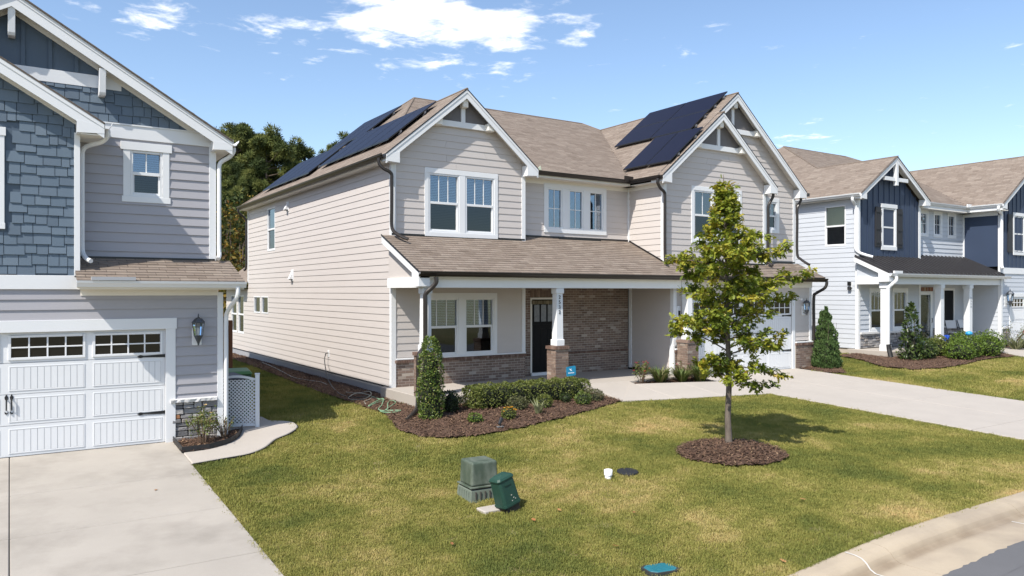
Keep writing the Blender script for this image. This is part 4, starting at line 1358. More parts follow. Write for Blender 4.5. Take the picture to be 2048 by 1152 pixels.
# ================================================================== the navy and pale grey house
def right_house():
    H = thing('house', 'pale grey and navy house with a dark standing seam metal porch roof', 'house')
    X0, X1, X2, X3 = 26.2, 30.4, 34.4, 41.0
    Y1, Yr, Y2 = 16.6, 16.91, 15.4
    FL, ZE, E0, k = 1.05, 6.60, 6.75, .66
    xl = 25.94
    for (a, b, c, d, e, f) in ((X0 + .15, Y1 + .15, FL, X1 - .02, 30, ZE), (X1 - .02, Yr + .15, FL, X2 + .15, 30, ZE), (X2 + .15, Y2 + .15, FL, X3, 30, ZE)):
        MB().box(a, b, c, d, e, f).build('wall_core', MAT_CORE, H)
    MB().box(X0 + .03, Y1 + .03, .3, X3, 30, FL - .02).build('foundation', CONC2, H)
    ML = side(X0)
    ws = (17.09, 17.97, 4.87, 6.40)
    lap_siding(H, ML, Y1, 30, FL, ZE, PALE, holes=[ws], base=FL)
    window(H, ML, *ws, munt=0, blind='shade', gl=GLASSC)
    MB().box(X0 - .028, Y1 - .028, FL - .03, X0 + .1, Y1 + .1, ZE).build('corner_board', WHITE, H, bevel=.003)
    MB().box(xl, Y1 - .25, ZE, X0, 30.2, ZE + .02).build('soffit', CREAM, H)
    gutter(H, [(xl - .005, Y1 - .28, E0 + .01), (xl - .005, 30.2, E0 + .01)], WHITE, outward=(-1, 0))
    spout(H, [(xl - .06, 16.62, 6.62), (xl - .05, 16.62, 6.5), (26.08, 16.66, 6.38), (26.14, 16.66, 6.2), (26.14, 16.66, 5.0), (26.14, 16.66, 4.75), (26.16, 16.55, 4.6), (26.25, 16.35, 4.5), (26.4, 16.15, 4.42)], WHITE, .055)
    fl = MB(ML)
    fl.box(16.82, -.0, 3.30, 16.98, .05, 3.5)
    o = fl.build('flood_light', WHITE, H, bevel=.006)
    MB(ML).box(16.84, .05, 3.38, 16.96, .12, 3.52).build('lamp_head', BLACK, o)
    MB(ML).box(16.84, .05, 3.22, 16.96, .12, 3.33).build('lamp_head', DARK, o)
    # ---- navy gable
    M = front(Y1)
    kb = MB(M)
    MB().prism([(X0, Y1, 4.3), (X1, Y1, 4.3), (X1, Y1, 6.6), (28.29, Y1, 8.1), (X0, Y1, 6.6)], (0, .1, 0)).build('board_wall', NAVY, H)
    x = X0 + .25
    while x < X1 - .1:
        zt = min(6.75 + k * (x - xl), 6.75 + k * (30.64 - x)) - .24
        segs = [(4.4, zt)]
        if 27.30 < x < 29.08:
            segs = [(4.4, 4.74), (6.5, zt)]
        for b, t in segs:
            MB(M).box(x - .022, -.01, b, x + .022, .022, t).build('batten', NAVY, H)
        x += .36
    wg = (27.78, 28.58, 4.88, 6.34)
    trim_frame(H, M, 27.68, 28.68, 4.74, 6.50, .1, .1, .15, .14, out=.04, ear=.04)
    window(H, M, *wg, munt=0, blind='curtain')
    for a, b in ((27.27, 27.63), (28.73, 29.09)):
        s = MB(M)
        s.box(a, -.01, 4.84, b, .035, 6.36)
        sh = s.build('shutter', mat('shutter_black', (.022, .022, .026), .6, .1, 12), H)
        for i in range(3):
            w = (b - a) / 3
            MB(M).box(a + i * w + .006, .034, 4.86, a + (i + 1) * w - .006, .043, 6.34).build('shutter_board', mat('shutter_black', None), sh)
        for z in (4.98, 5.5, 6.15):
            MB(M).box(a + .01, .043, z, b - .01, .065, z + .09).build('shutter_rail', mat('shutter_black', None), sh)
    MB().box(X1 - .11, Y1 - .028, 4.35, X1 + .02, Y1 + .3, 6.62).build('corner_board', WHITE, H, bevel=.003)
    za = E0 + k * 2.35
    gable_trim(H, Y1 - .29, .29, xl, 30.64, E0, E0, 28.29, za, rk=.2)
    MB().box(27.5, Y1 - .27, 7.36, 29.08, Y1 - .18, 7.50).build('tie_beam', WHITE, H)
    MB().box(28.22, Y1 - .30, 7.2, 28.36, Y1 - .17, 8.05).build('king_post', WHITE, H)
    # ---- recess
    Mr = front(Yr)
    w3 = [(30.98, 31.50, 5.50, 6.38), (32.06, 32.58, 5.50, 6.38), (33.18, 33.70, 5.50, 6.38)]
    lap_siding(H, Mr, X1, X2, 4.6, 6.5, PALE, holes=w3, base=FL, lap=.024)
    for q in w3:
        trim_frame(H, Mr, q[0] - .08, q[1] + .08, q[2] - .1, q[3] + .1, .08, .08, .1, .1, out=.03)
        window(H, Mr, *q, sash=False, munt=1, munt_h=True, blind=None)
    MB().box(X1, Y1 - .1, 6.48, X2, Yr, 6.52).build('soffit', CREAM, H)
    gutter(H, [(30.66, 16.55, E0 + .01), (33.96, 16.55, E0 + .01)], WHITE)
    MB().box(X1, 16.55, 6.5, X2, 16.57, 6.76).build('fascia', WHITE, H)
    MB().box(33.95, Y2 - .28, 6.5, 33.97, 16.56, 6.76).build('fascia', WHITE, H)
    MB().box(xl, Y1 - .25, 6.61, xl + .015, 30.2, 6.76).build('fascia', WHITE, H)
    MB().box(33.7, 16.36, 6.70, 34.1, 16.42, 6.83).build('gutter_guard', WHITE, H)
    MS = side(X2)
    MB(MS).box(Y2, -.01, 4.2, Yr, .01, 6.5).build('board_wall', NAVY, H)
    lap_siding(H, MS, Y2, Yr, FL, 3.6, PALE, base=FL)
    MB().box(33.98, Y2 - .28, 6.48, X2, Yr, 6.52).build('soffit', CREAM, H)
    MB().box(X2 - .03, Y2, 6.33, X2 - .011, Yr, 6.49).build('frieze_board', WHITE, H)
    gutter(H, [(33.95, Y2 - .3, E0 + .01), (33.95, 16.55, E0 + .01)], WHITE, outward=(-1, 0))
    for nm in (0,):
        MB().box(X2 - .035, Yr - .07, 4.5, X2, Yr - .001, 6.48).build('corner_board', WHITE, H)
        MB().box(X2 - .03, Y2 - .03, FL - .03, X2 + .1, Y2 + .1, 6.5).build('corner_board', WHITE, H)
    spout(H, [(33.88, 15.25, 6.66), (33.9, 15.27, 6.5), (34.2, 15.3, 6.36), (34.28, 15.32, 6.2), (34.28, 15.32, 5.0), (34.28, 15.32, 4.3), (34.2, 15.25, 4.1)], WHITE, .06)
    # ---- garage wing front
    MF = front(Y2)
    MB().prism([(X2, Y2, 4.15), (X3, Y2, 4.15), (X3, Y2, 6.6), (37.55, Y2, 9.0), (X2, Y2, 6.6)], (0, .1, 0)).build('board_wall', NAVY, H)
    x = X2 + .3
    while x < X3:
        MB(MF).box(x - .022, -.01, 4.15, x + .022, .022, min(E0 + k * (x - 33.95), E0 + k * (41.15 - x)) - .24).build('batten', NAVY, H)
        x += .36
    trim_frame(H, MF, 35.4, 36.5, 4.7, 6.5, .1, .1, .14, .12, out=.04)
    window(H, MF, 35.5, 36.4, 4.85, 6.35, munt=0)
    MB(MF).box(34.95, -.01, 4.8, 35.33, .045, 6.4).build('shutter', mat('shutter_black', None), H)
    gable_trim(H, Y2 - .29, .29, 33.95, 41.15, E0, E0, 37.55, E0 + k * 3.6, rk=.2)
    MB(MF).box(X2, -.01, 3.9, X3, .04, 4.15).build('band_board', WHITE, H)
    lap_siding(H, MF, X2, 35.1, FL + .6, 3.9, PALE, base=FL)
    lap_siding(H, MF, 35.1, X3, 3.05, 3.9, PALE, base=FL)
    ledgestones(H, MF, X2 + .06, 35.1, FL - .1, FL + .55)
    MB(MF).box(X2 + .03, -.01, FL + .55, 35.12, .07, FL + .62).build('stone_sill', mat('sill_stone', None), H)
    trim_frame(H, MF, 35.1, 40.3, FL - .15, 3.08, .13, .13, .15, .001, out=.03, name='door_trim')
    garage_door(H, Y2 + .03, 35.22, 40.18, FL - .14, 2.94, hinge=False)
    wall_lantern(H, 34.78, Y2, 2.85, 1.25)
    # ---- main roofs
    YE0 = 16.5
    zr, yr = 10.1, 23.5
    kf = (zr - E0) / (yr - YE0)
    xh = xl + (zr - E0) / k
    ya = YE0 + (za - E0) / kf
    shingles(H, [(16.28, 0), (30.3, 0), (yr, xh - xl), (ya, 2.35), (16.28, 2.35)], lambda s, t, n: (xl + t, s, E0 + k * t + n), L=1.198, exp=.16)
    shingles(H, [(16.28, 0), (ya, 0), (ya, 2.35), (16.28, 2.35)], lambda s, t, n: (30.64 - t, s, E0 + k * t + n - .004), L=1.198, exp=.16)
    yg3 = YE0 + k * 3.6 / kf
    shingles(H, [(30.64, 0), (33.95, 0), (37.55, yg3 - YE0), (36.0, yr - YE0), (xh, yr - YE0), (28.29, ya - YE0)], lambda s, t, n: (s, YE0 + t, E0 + kf * t + n), L=1.11, exp=.16)
    shingles(H, [(15.08, 0), (YE0, 0), (yg3, 3.6), (15.08, 3.6)], lambda s, t, n: (33.95 + t, s, E0 + k * t + n), L=1.198, exp=.16)
    b = MB()
    b.add([(41.15, 15.08, E0), (37.55, 15.08, E0 + k * 3.6), (37.55, yg3, E0 + k * 3.6), (36.0, yr, zr), (41.15, 30.3, E0)], [(0, 1, 2, 3, 4)])
    b.add([(xl, 30.3, E0), (xh, yr, zr), (36.0, yr, zr), (41.15, 30.3, E0)], [(0, 1, 2, 3)])
    b.build('roof_slope', SHING_T, H)
    for (a, z0, c, z1, y) in ((xl, E0, 28.29, za, 16.30), (30.64, E0, 28.29, za, 16.30), (33.95, E0, 37.55, E0 + k * 3.6, 15.10)):
        MB().prism([(a, y, z0 - .016), (c, y, z1 - .016), (c, y, z1 + .016), (a, y, z0 + .016)], (0, .03, 0)).build('drip_edge', BLACK, H)
    caps = MB()
    for p, q in (((28.29, 16.28, za), (28.29, ya, za)), ((xh, yr, zr), (36.0, yr, zr)), ((28.29, ya, za), (xh, yr, zr)), ((37.55, 15.06, E0 + k * 3.6), (37.55, yg3, E0 + k * 3.6)), ((36.0, yr, zr), (37.55, yg3, E0 + k * 3.6))):
        caps.tube([p, q], .035, 6)
    caps.build('ridge_cap', SHING_T, H)
    MB().prism([(30.66, 16.46, 6.78), (30.84, 16.46, 6.78), (30.82, 16.46, 6.93)], (0, .02, 0)).build('kickout_flashing', mat('pale_flash', None), H)
    # ---- metal porch roof
    ke, YE, ZP = .474, 15.25, 3.80
    F = lambda s, t, n: (s, YE + t, ZP + ke * t + n)
    MB().add([F(xl, 0, 0), F(X2, 0, 0), F(X2, 1.66, 0), (X1, 16.91, ZP + ke * 1.66), F(X1, 1.35, 0), F(xl, 1.35, 0), F(xl, 0, -.03), F(X2, 0, -.03), F(X2, 1.66, -.03), F(xl, 1.35, -.03)],
             [(0, 1, 2, 3, 4, 5), (0, 6, 7, 1), (0, 5, 9, 6), (6, 9, 8, 7)]).build('metal_roof', METROOF, H)
    x = xl + .03
    while x < X2:
        tm = 1.33 if x < X1 else 1.64
        s = MB()
        s.hexa([F(x - .022, 0, 0), F(x + .022, 0, 0), F(x + .022, tm, 0), F(x - .022, tm, 0), F(x - .016, 0, .085), F(x + .016, 0, .085), F(x + .016, tm, .085), F(x - .016, tm, .085)])
        s.build('roof_seam', METROOF, H)
        x += .30
    MB().prism([F(X0, 1.33, .0), F(X1, 1.33, .0), F(X1, 1.33, .07), F(X0, 1.33, .07)], (0, .015, 0)).build('roof_flashing', METROOF, H)
    MB().prism([F(X1, 1.64, .0), F(X2, 1.64, .0), F(X2, 1.64, .07), F(X1, 1.64, .07)], (0, .015, 0)).build('roof_flashing', METROOF, H)
    MB().prism([(xl - .01, YE - .02, ZP - .02), (xl - .01, Y1, ZP + ke * 1.35 - .02), (xl - .01, Y1, ZP + ke * 1.35 - .18), (xl - .01, YE + .02, ZP - .16)], (.03, 0, 0)).build('rake_board', WHITE, H)
    MB().prism([(xl - .015, YE + .0, ZP - .05), (xl - .015, YE + .4, ZP + .02), (xl - .015, YE + .4, ZP - .3), (xl - .015, YE, ZP - .29)], (.28, 0, 0)).build('eave_return', WHITE, H)
    gutter(H, [(xl, YE, ZP + .005), (34.75, YE, ZP - .01)], WHITE)
    MB().box(26.1, 15.13, ZP + .0, 26.6, 15.2, ZP + .09).build('gutter_guard', WHITE, H)
    MB().box(xl + .02, YE, ZP - .13, 34.6, YE + .02, ZP - .01).build('fascia', WHITE, H)
    YB = 15.42
    MB().box(26.05, YB, 3.42, X2 - .03, YB + .24, 3.68).build('porch_beam', WHITE, H)
    MB().box(26.05, YB + .24, 3.42, 26.3, Y1 - .02, 3.68).build('porch_beam', WHITE, H)
    MB().prism([(26.12, YB, 3.68), (26.12, Y1, 3.68), (26.12, Y1, ZP + ke * 1.3), (26.12, YB, ZP)], (.05, 0, 0)).build('gable_infill', PALE, H)
    MB().box(26.3, YB + .24, 3.48, X2, Yr, 3.5).build('porch_ceiling', CREAM, H)
    MB().box(26.0, 15.2, .3, X2 - .03, Yr, FL - .02).build('porch_slab', CONC2, H, bevel=.01)
    for cx in (26.18, 29.84, 32.0):
        c = MB().box(cx - .115, YB + .005, FL, cx + .115, YB + .235, 3.42).build('porch_column', WHITE, H, bevel=.004)
        MB().box(cx - .145, YB - .025, FL - .02, cx + .145, YB + .265, FL + .2).build('column_plinth', WHITE, c, bevel=.008)
        MB().box(cx - .145, YB - .025, 3.27, cx + .145, YB + .265, 3.418).build('column_cap', WHITE, c, bevel=.008)
        if cx == 32.0:
            for i, ch in enumerate('2528'):
                digit(c, ch, .115, (cx + .0, YB + .003, 2.85 - i * .115), 0, mat('number_steel', (.16, .18, .2), .4, 0))
    # porch wall
    wl = [(26.98, 27.84, 1.72, 3.16), (28.52, 29.40, 1.72, 3.16)]
    lap_siding(H, M, X0, X1, FL + .58, 3.5, PALE, holes=wl, base=FL, lap=.024)
    for q in wl:
        trim_frame(H, M, q[0] - .1, q[1] + .1, q[2] - .08, q[3] + .13, .1, .1, .13, .08, out=.03)
        window(H, M, *q, munt=2, blind=None)
    MB(M).box(X0 + .1, -.01, FL + .52, X1 + .02, .075, FL + .59).build('stone_sill', mat('sill_stone', None), H)
    ledgestones(H, M, X0 + .08, X1, FL, FL + .52, hs=(.06, .12), ws=(.14, .34))
    MB().box(X1 - .1, Y1 - .03, FL + .59, X1 + .02, Y1 + .3, 3.5).build('corner_board', WHITE, H)
    lap_siding(H, Mr, X1, X2, FL + .58, 3.5, PALE, holes=[(30.78, 31.86, FL, 3.16), (32.80, 33.60, FL + .6, 3.22)], base=FL, lap=.024)
    ledgestones(H, Mr, 31.9, X2, FL, FL + .56, hs=(.07, .13), ws=(.15, .36))
    fr = MB(Mr)
    for q in ((30.78, 30.92, FL, 3.16), (31.72, 31.86, FL, 3.16), (30.92, 31.72, 3.02, 3.16), (30.92, 31.72, FL, FL + .12)):
        fr.box(q[0], -.03, q[2], q[1], .045, q[3])
    sd = fr.build('storm_door', WHITE, H, bevel=.004)
    MB(Mr).box(30.92, -.02, FL + .12, 31.72, -.015, 3.02).build('door_panel', mat('tan_door', (.52, .40, .24), .5, .05, 2), sd)
    MB(Mr).box(30.92, .02, FL + .12, 31.72, .024, 3.02).build('pane', GLASSC, sd)
    MB(Mr).tube([(31.79, .045, 2.05), (31.79, .08, 2.04), (31.79, .08, 1.9), (31.79, .045, 1.88)], .012, 6).build('handle', BLACK, sd)
    g = MB(Mr)
    for i in range(22):
        a = 30.8 + i * .05
        g.hexa([(a, .03, 3.17), (a + .035, .03, 3.17), (a + .035, .045, 3.17), (a, .045, 3.17), (a + .01, .03, 3.33), (a + .045, .03, 3.33), (a + .045, .045, 3.33), (a + .01, .045, 3.33)], rng.random())
    g.build('door_garland', mat('autumn_garland', None, .9, .1, tint=[(.20, .05, .035), (.45, .38, .30), (.16, .04, .03), (.30, .16, .07)]), H)
    dk = MB(Mr).box(32.82, -.02, FL + .66, 33.56, .012, 3.20).build('dark_window', DOORBLK, H)
    trim_frame(H, Mr, 32.74, 33.66, FL + .58, 3.30, .08, .08, .1, .08, out=.03)
    MB(Mr).tube([(30.2, .05, 3.34), (30.2, .14, 3.28)], [.05, .04], 8).build('porch_spotlight', CREAM, H)
    spout(H, [(26.22, 15.16, 3.70), (26.22, 15.16, 3.55), (26.12, 15.25, 3.42), (26.03, 15.33, 3.3), (26.02, 15.34, 3.1), (26.02, 15.34, 2.2), (26.02, 15.34, 1.25)], WHITE, .06)
    MB().tube([(26.02, 15.33, 1.28), (26.02, 15.3, 1.1), (25.98, 15.2, .8)], [.075, .08, .085], 8).build('drain_elbow', RUBBER, H)
    return H


house_right = right_house()
# ================================================================== ground, paving, kerb, road
DRIVE_M = (16.42, 21.5)
WALK_L = [(2.56, 13.66), (3.12, 13.78), (3.55, 13.86), (3.89, 14.13), (4.23, 14.62), (4.58, 14.92), (4.88, 15.35), (4.90, 15.86), (4.56, 16.25), (4.56, 18.4), (3.46, 18.4), (3.46, 15.78), (3.88, 15.74), (3.70, 15.20), (3.42, 14.78), (3.02, 14.50), (2.56, 14.44)]
BED_L = [(2.55, 15.38), (2.55, 14.46), (3.01, 14.50), (3.42, 14.80), (3.68, 15.22), (3.86, 15.72), (3.45, 15.72), (3.45, 15.38)]
BED_M = [(6.50, 14.3), (6.43, 13.85), (6.50, 13.15), (6.88, 12.68), (7.45, 12.46), (8.37, 12.46), (9.57, 12.74), (10.69, 13.14), (12.12, 13.72), (12.2, 15.24), (7.72, 15.24), (7.72, 17.4), (7.9, 17.4), (7.9, 34), (7.4, 34), (7.30, 30), (7.13, 25.3), (6.92, 21.4), (6.85, 18.9), (6.84, 16.9), (6.87, 15.5), (6.62, 14.6)]
WALK_M = [(12.2, 15.26), (12.14, 13.72), (13.2, 13.45), (14.4, 13.2), (16.43, 12.84), (16.43, 14.42), (13.6, 14.88), (13.74, 15.26)]
BED_P = [(13.73, 15.26), (13.6, 14.88), (16.42, 14.42), (16.42, 15.28)]
RING = [(10.46 + 1.0 * math.cos(a) * (1 + .04 * math.sin(3 * a)), 8.98 + .84 * math.sin(a)) for a in [2 * math.pi * i / 26 for i in range(26)]]
BED_C = [(21.55, 15.78), (21.55, 14.6), (21.95, 14.3), (22.5, 14.75), (23.0, 15.4), (22.9, 16.3), (22.3, 16.3), (22.3, 15.78)]
BED_R = [(25.0, 16.6), (24.75, 15.6), (24.0, 14.4), (24.15, 13.4), (25.2, 12.98), (26.6, 12.95), (28.3, 13.33), (29.6, 13.45), (30.9, 13.35), (31.6, 14.0), (32.2, 14.7), (32.4, 15.2), (25.98, 15.2), (25.98, 16.6)]
WALK_R = [(32.45, 15.18), (31.7, 14.0), (31.2, 13.2), (33.0, 12.9), (35.0, 12.7), (35.0, 14.4), (34.3, 15.1)]
BED_R2 = [(34.2, 15.38), (34.1, 15.2), (35.0, 14.5), (35.0, 15.38)]
PADS = [(5.53, 9.43, 5.99, 9.89), (5.66, 8.78, 5.92, 8.98), (5.44, 8.94, 5.72, 9.14), (8.02, 8.92, 8.33, 9.31), (5.90, 6.08, 6.32, 6.43)]
POLYS = [WALK_L, BED_L, BED_M, WALK_M, BED_P, RING, BED_C, BED_R, WALK_R, BED_R2]
BB = [(min(p[0] for p in P), max(p[0] for p in P), min(p[1] for p in P), max(p[1] for p in P)) for P in POLYS]


def paved(x, y, pad=0.0):
    if x < 2.57 and y < 15.5 or x < 3.45 and y > 15.3:
        return True
    if DRIVE_M[0] < x < DRIVE_M[1] and y < 15.9:
        return True
    if 7.85 < x < 22.3 and y > 15.2 or x > 25.9 and y > 15.2 or 35.0 < x < 40.4:
        return True
    for a, b, c, d in PADS:
        if a < x < c and b < y < d:
            return True
    if (x - 7.73) ** 2 + (y - 9.06) ** 2 < .008:
        return True
    for P, q in zip(POLYS, BB):
        if q[0] <= x <= q[1] and q[2] <= y <= q[3] and inpoly(x, y, P):
            return True
    return False


def ground_z(x, y):
    if y < 4.95:
        return G(x, 5.2) - .5 if y > -6 else G(x, 5.2) - .05
    return G(x, y) - .025


def grid_mesh(xs, ys, zf, keep=None):
    mb = MB()
    nx, ny = len(xs), len(ys)
    mb.v = [(x, y, zf(x, y)) for y in ys for x in xs]
    mb.f = [(j * nx + i, j * nx + i + 1, (j + 1) * nx + i + 1, (j + 1) * nx + i) for j in range(ny - 1) for i in range(nx - 1)
            if keep is None or keep((xs[i] + xs[i + 1]) / 2, (ys[j] + ys[j + 1]) / 2)]
    mb.t = [.5] * len(mb.f)
    return mb


xs = [-900, -500, -250, -120, -60, -30, -15, -8] + [-4 + .5 * i for i in range(100)] + [48, 55, 70, 110, 200, 400, 900]
ys = [-900, -400, -150, -60, -25, -12, -6.1, -5.9, 4.9, 5.0] + [5.2 + .5 * i for i in range(70)] + [42, 48, 60, 90, 160, 400, 1200]
g = grid_mesh(xs, ys, ground_z).build('lawn_ground', SOIL, smooth=True, recalc=False)
tag(g, 'dry mottled lawn soil running under the houses', kind='structure')


def slab_patch(P, poly, top, thick, m, name, bevel=.012):
    n = len(poly)
    mb = MB()
    vs = [(x, y, top(x, y)) for x, y in poly] + [(x, y, top(x, y) - thick) for x, y in poly]
    mb.add(vs, [tuple(range(n)), tuple(range(2 * n - 1, n - 1, -1))] + [(i, (i + 1) % n, n + (i + 1) % n, n + i) for i in range(n)])
    return mb.build(name, m, P, bevel=bevel)


def driveway(name, x0, x1, ycuts, xcuts, top, m):
    D = thing(name, kind='structure', label=None, cat=None)
    xx = [x0] + xcuts + [x1]
    for i in range(len(xx) - 1):
        for j in range(len(ycuts) - 1):
            a, b, c, d = xx[i] + (.006 if i else 0), xx[i + 1] - (.006 if i < len(xx) - 2 else 0), ycuts[j] + .009, ycuts[j + 1] - .009
            k = 5
            poly = [(a, c)] + [(a + (b - a) * q / k, c) for q in range(1, k)] + [(b, c), (b, d)] + [(b - (b - a) * q / k, d) for q in range(1, k)] + [(a, d)]
            slab_patch(D, poly, top, .12, m, 'slab', .008)
    k = 8
    mb = MB()
    mb.add([(x0 + (x1 - x0) * q / k, y, top(x0 + (x1 - x0) * q / k, y) - .018) for y in (ycuts[0], ycuts[-1]) for q in range(k + 1)], [(q, q + 1, k + 2 + q, k + 1 + q) for q in range(k)])
    mb.build('joint_filler', JOINT, D)
    return D


dl = driveway('driveway', -2.62, 2.56, [5.25, 7.4, 9.35, 11.2, 13.1, 15.43], [.0], lambda x, y: .345 + .052 * (y - 15.43) + (.012 if y > 15.3 else 0), CONC)
dm = driveway('driveway', DRIVE_M[0], DRIVE_M[1], [5.25, 7.9, 10.5, 13.1, 15.84], [18.95], lambda x, y: G(x, y) + .02, CONC2)
dr = driveway('driveway', 35.05, 40.4, [5.25, 9, 12.5, 15.43], [], lambda x, y: G(x, y) + .03 + .0 * x, CONC2)
WALK_L = catmull(WALK_L[:9], 5) + WALK_L[9:12] + catmull(WALK_L[12:], 4)
POLYS[0] = WALK_L
tag(slab_patch(None, [(round(p[0], 3), round(p[1], 3)) for p in WALK_L], lambda x, y: max(G(x, y) + .035, .345 + .052 * (y - 15.43) if x < 2.6 else -9), .2, CONC2, 'walkway', .015), kind='structure')
wm = thing('walkway', None, None, kind='structure')


def wtop(x, y):
    t = ss(13.6, 15.26, y)
    return (G(x, y) + .025) * (1 - t) + .775 * t


for poly in ([(12.2, 15.255), (12.14, 13.72), (13.2, 13.45), (13.55, 13.37), (13.6, 14.88), (13.74, 15.255)], [(13.565, 13.365), (14.4, 13.2), (14.95, 13.1), (15.0, 14.65), (13.615, 14.875)], [(14.965, 13.095), (16.41, 12.84), (16.41, 14.42), (15.015, 14.648)]):
    slab_patch(wm, poly, wtop, .2, CONC2, 'slab', .008)
tag(slab_patch(None, WALK_R, lambda x, y: G(x, y) + .05, .2, CONC2, 'walkway'), kind='structure')

# kerb and gutter, in cast lengths
kb = thing('kerb', None, None, kind='structure')
prof = [(5.28, -.06), (5.28, .012), (5.24, .022), (5.12, .022), (5.04, .008), (4.98, -.03), (4.935, -.085), (4.87, -.115), (4.34, -.10), (4.34, -.22)]
x = -22.0
L = 3.05
while x < 60:
    x1 = x + L
    if not (x1 > -2.9 and x < 2.8 or x1 > 16.1 and x < 21.8 or x1 > 34.8 and x < 40.6):
        mb = MB()
        n = 4
        vs = []
        for q in range(n + 1):
            xx_ = x + .004 + (L - .008) * q / n
            vs += [(xx_, py, G(xx_, 5.2) + pz) for py, pz in prof]
        m = len(prof)
        fs = [(q * m + i, (q + 1) * m + i, (q + 1) * m + i + 1, q * m + i + 1) for q in range(n) for i in range(m - 1)]
        mb.add(vs, fs + [tuple(range(m)), tuple(n * m + i for i in range(m))])
        mb.build('kerb_section', KERBM, kb)
    x = x1
for (u0, y0, y1, w) in ((8.02, 5.24, 4.42, .012), (11.15, 4.86, 4.62, .012)):
    pts = [(u0, y) for y in np.linspace(y0, y1, 41)]
    mb = MB()
    hz = lambda y: float(np.interp(y, [p[0] for p in prof[1:9]][::-1], [p[1] for p in prof[1:9]][::-1]))
    for k in range(40):
        (xa, ya), (xb, yb) = pts[k], pts[k + 1]
        mb.add([(xa - w, ya, G(xa, 5.2) + hz(ya) + .004), (xa + w, ya, G(xa, 5.2) + hz(ya) + .004), (xb + w, yb, G(xb, 5.2) + hz(yb) + .004), (xb - w, yb, G(xb, 5.2) + hz(yb) + .004)], [(0, 1, 2, 3)])
    mb.build('paint_stripe', mat('worn_white_paint', (.55, .53, .49), .8, .1, 12), kb)
road = MB()
nxr = 280
rx = [-60 + .5 * i for i in range(nxr)]
road.v = [(xx_, yy, G(xx_, 5.2) - .105 + (.05 if abs(yy) < 1 else -.004)) for yy in (4.30, 0.0, -4.6) for xx_ in rx]
road.f = [(j * nxr + i, j * nxr + i + 1, (j + 1) * nxr + i + 1, (j + 1) * nxr + i) for j in range(2) for i in range(nxr - 1)]
road.t = [.5] * len(road.f)
tag(road.build('road', ASPH, smooth=True), kind='structure')
# ragged asphalt lip over the gutter pan
lip = MB()
rng2 = random.Random(5)
x = 4.0
ed = []
while x < 30:
    ed.append((x, 4.36 + rng2.uniform(-.012, .03)))
    x += rng2.uniform(.03, .09)
for i in range(len(ed) - 1):
    (xa, ya), (xb, yb) = ed[i], ed[i + 1]
    lip.add([(xa, 4.0, G(xa, 5.2) - .103), (xb, 4.0, G(xb, 5.2) - .103), (xb, yb, G(xb, 5.2) - .090), (xa, ya, G(xa, 5.2) - .090), (xb, yb, G(xb, 5.2) - .12), (xa, ya, G(xa, 5.2) - .12)], [(0, 1, 2, 3), (3, 2, 4, 5)])
tag(lip.build('road_edge', ASPH, recalc=False), kind='structure')


# ------------------------------------------------------------------ mulch
def mulch_bed(P, name, rise=.05, step=.07, chips=260, zf=None, ragged=.05):
    x0, x1, y0, y1 = min(p[0] for p in P), max(p[0] for p in P), min(p[1] for p in P), max(p[1] for p in P)
    nx, ny = max(2, int((x1 - x0) / step)), max(2, int((y1 - y0) / step))
    zf = zf or (lambda x, y: G(x, y) + .03)
    n1 = lambda x, y: math.sin(x * 5.1 + y * 3.3) * math.sin(y * 6.7 - x * 2.1)
    xs = [x0 + (x1 - x0) * i / nx for i in range(nx + 1)]
    ys = [y0 + (y1 - y0) * i / ny for i in range(ny + 1)]
    mb = grid_mesh(xs, ys, lambda x, y: zf(x, y) + rise * .5 * n1(x, y) * .5 + rng.uniform(-.012, .012), lambda x, y: inpoly(x, y, P))
    o = mb.build(name, MULCH, recalc=False)
    tag(o, kind='structure')
    area = abs(sum(P[i][0] * P[(i + 1) % len(P)][1] - P[(i + 1) % len(P)][0] * P[i][1] for i in range(len(P)))) / 2
    n = int(area * chips * 1.9)
    cb = MB()
    k = 0
    tries = 0
    while k < n and tries < n * 6:
        tries += 1
        x, y = rng.uniform(x0 - ragged, x1 + ragged), rng.uniform(y0 - ragged, y1 + ragged)
        xx_, yy = x + rng.uniform(-ragged, ragged), y + rng.uniform(-ragged, ragged)
        if not inpoly(xx_, yy, P):
            continue
        k += 1
        l, w = rng.uniform(.014, .045), rng.uniform(.004, .011)
        a = rng.uniform(0, 6.28)
        tl = rng.uniform(-.5, .5)
        z = zf(x, y) + rng.uniform(.0, .03)
        c, s = math.cos(a), math.sin(a)
        cb.add([(x - c * l - s * w, y - s * l + c * w, z - tl * l), (x - c * l + s * w, y - s * l - c * w, z - tl * l), (x + c * l + s * w, y + s * l - c * w, z + tl * l + .004), (x + c * l - s * w, y + s * l + c * w, z + tl * l + .006)], [(0, 1, 2, 3)], min(.999, max(.001, rng.random() ** 1.5 + .0012)))
    if cb.v:
        tag(cb.build('mulch_chips', CHIP, recalc=False), 'shredded brown bark chips scattered over the ' + name.replace('_', ' '), 'mulch', kind='stuff')
    return o


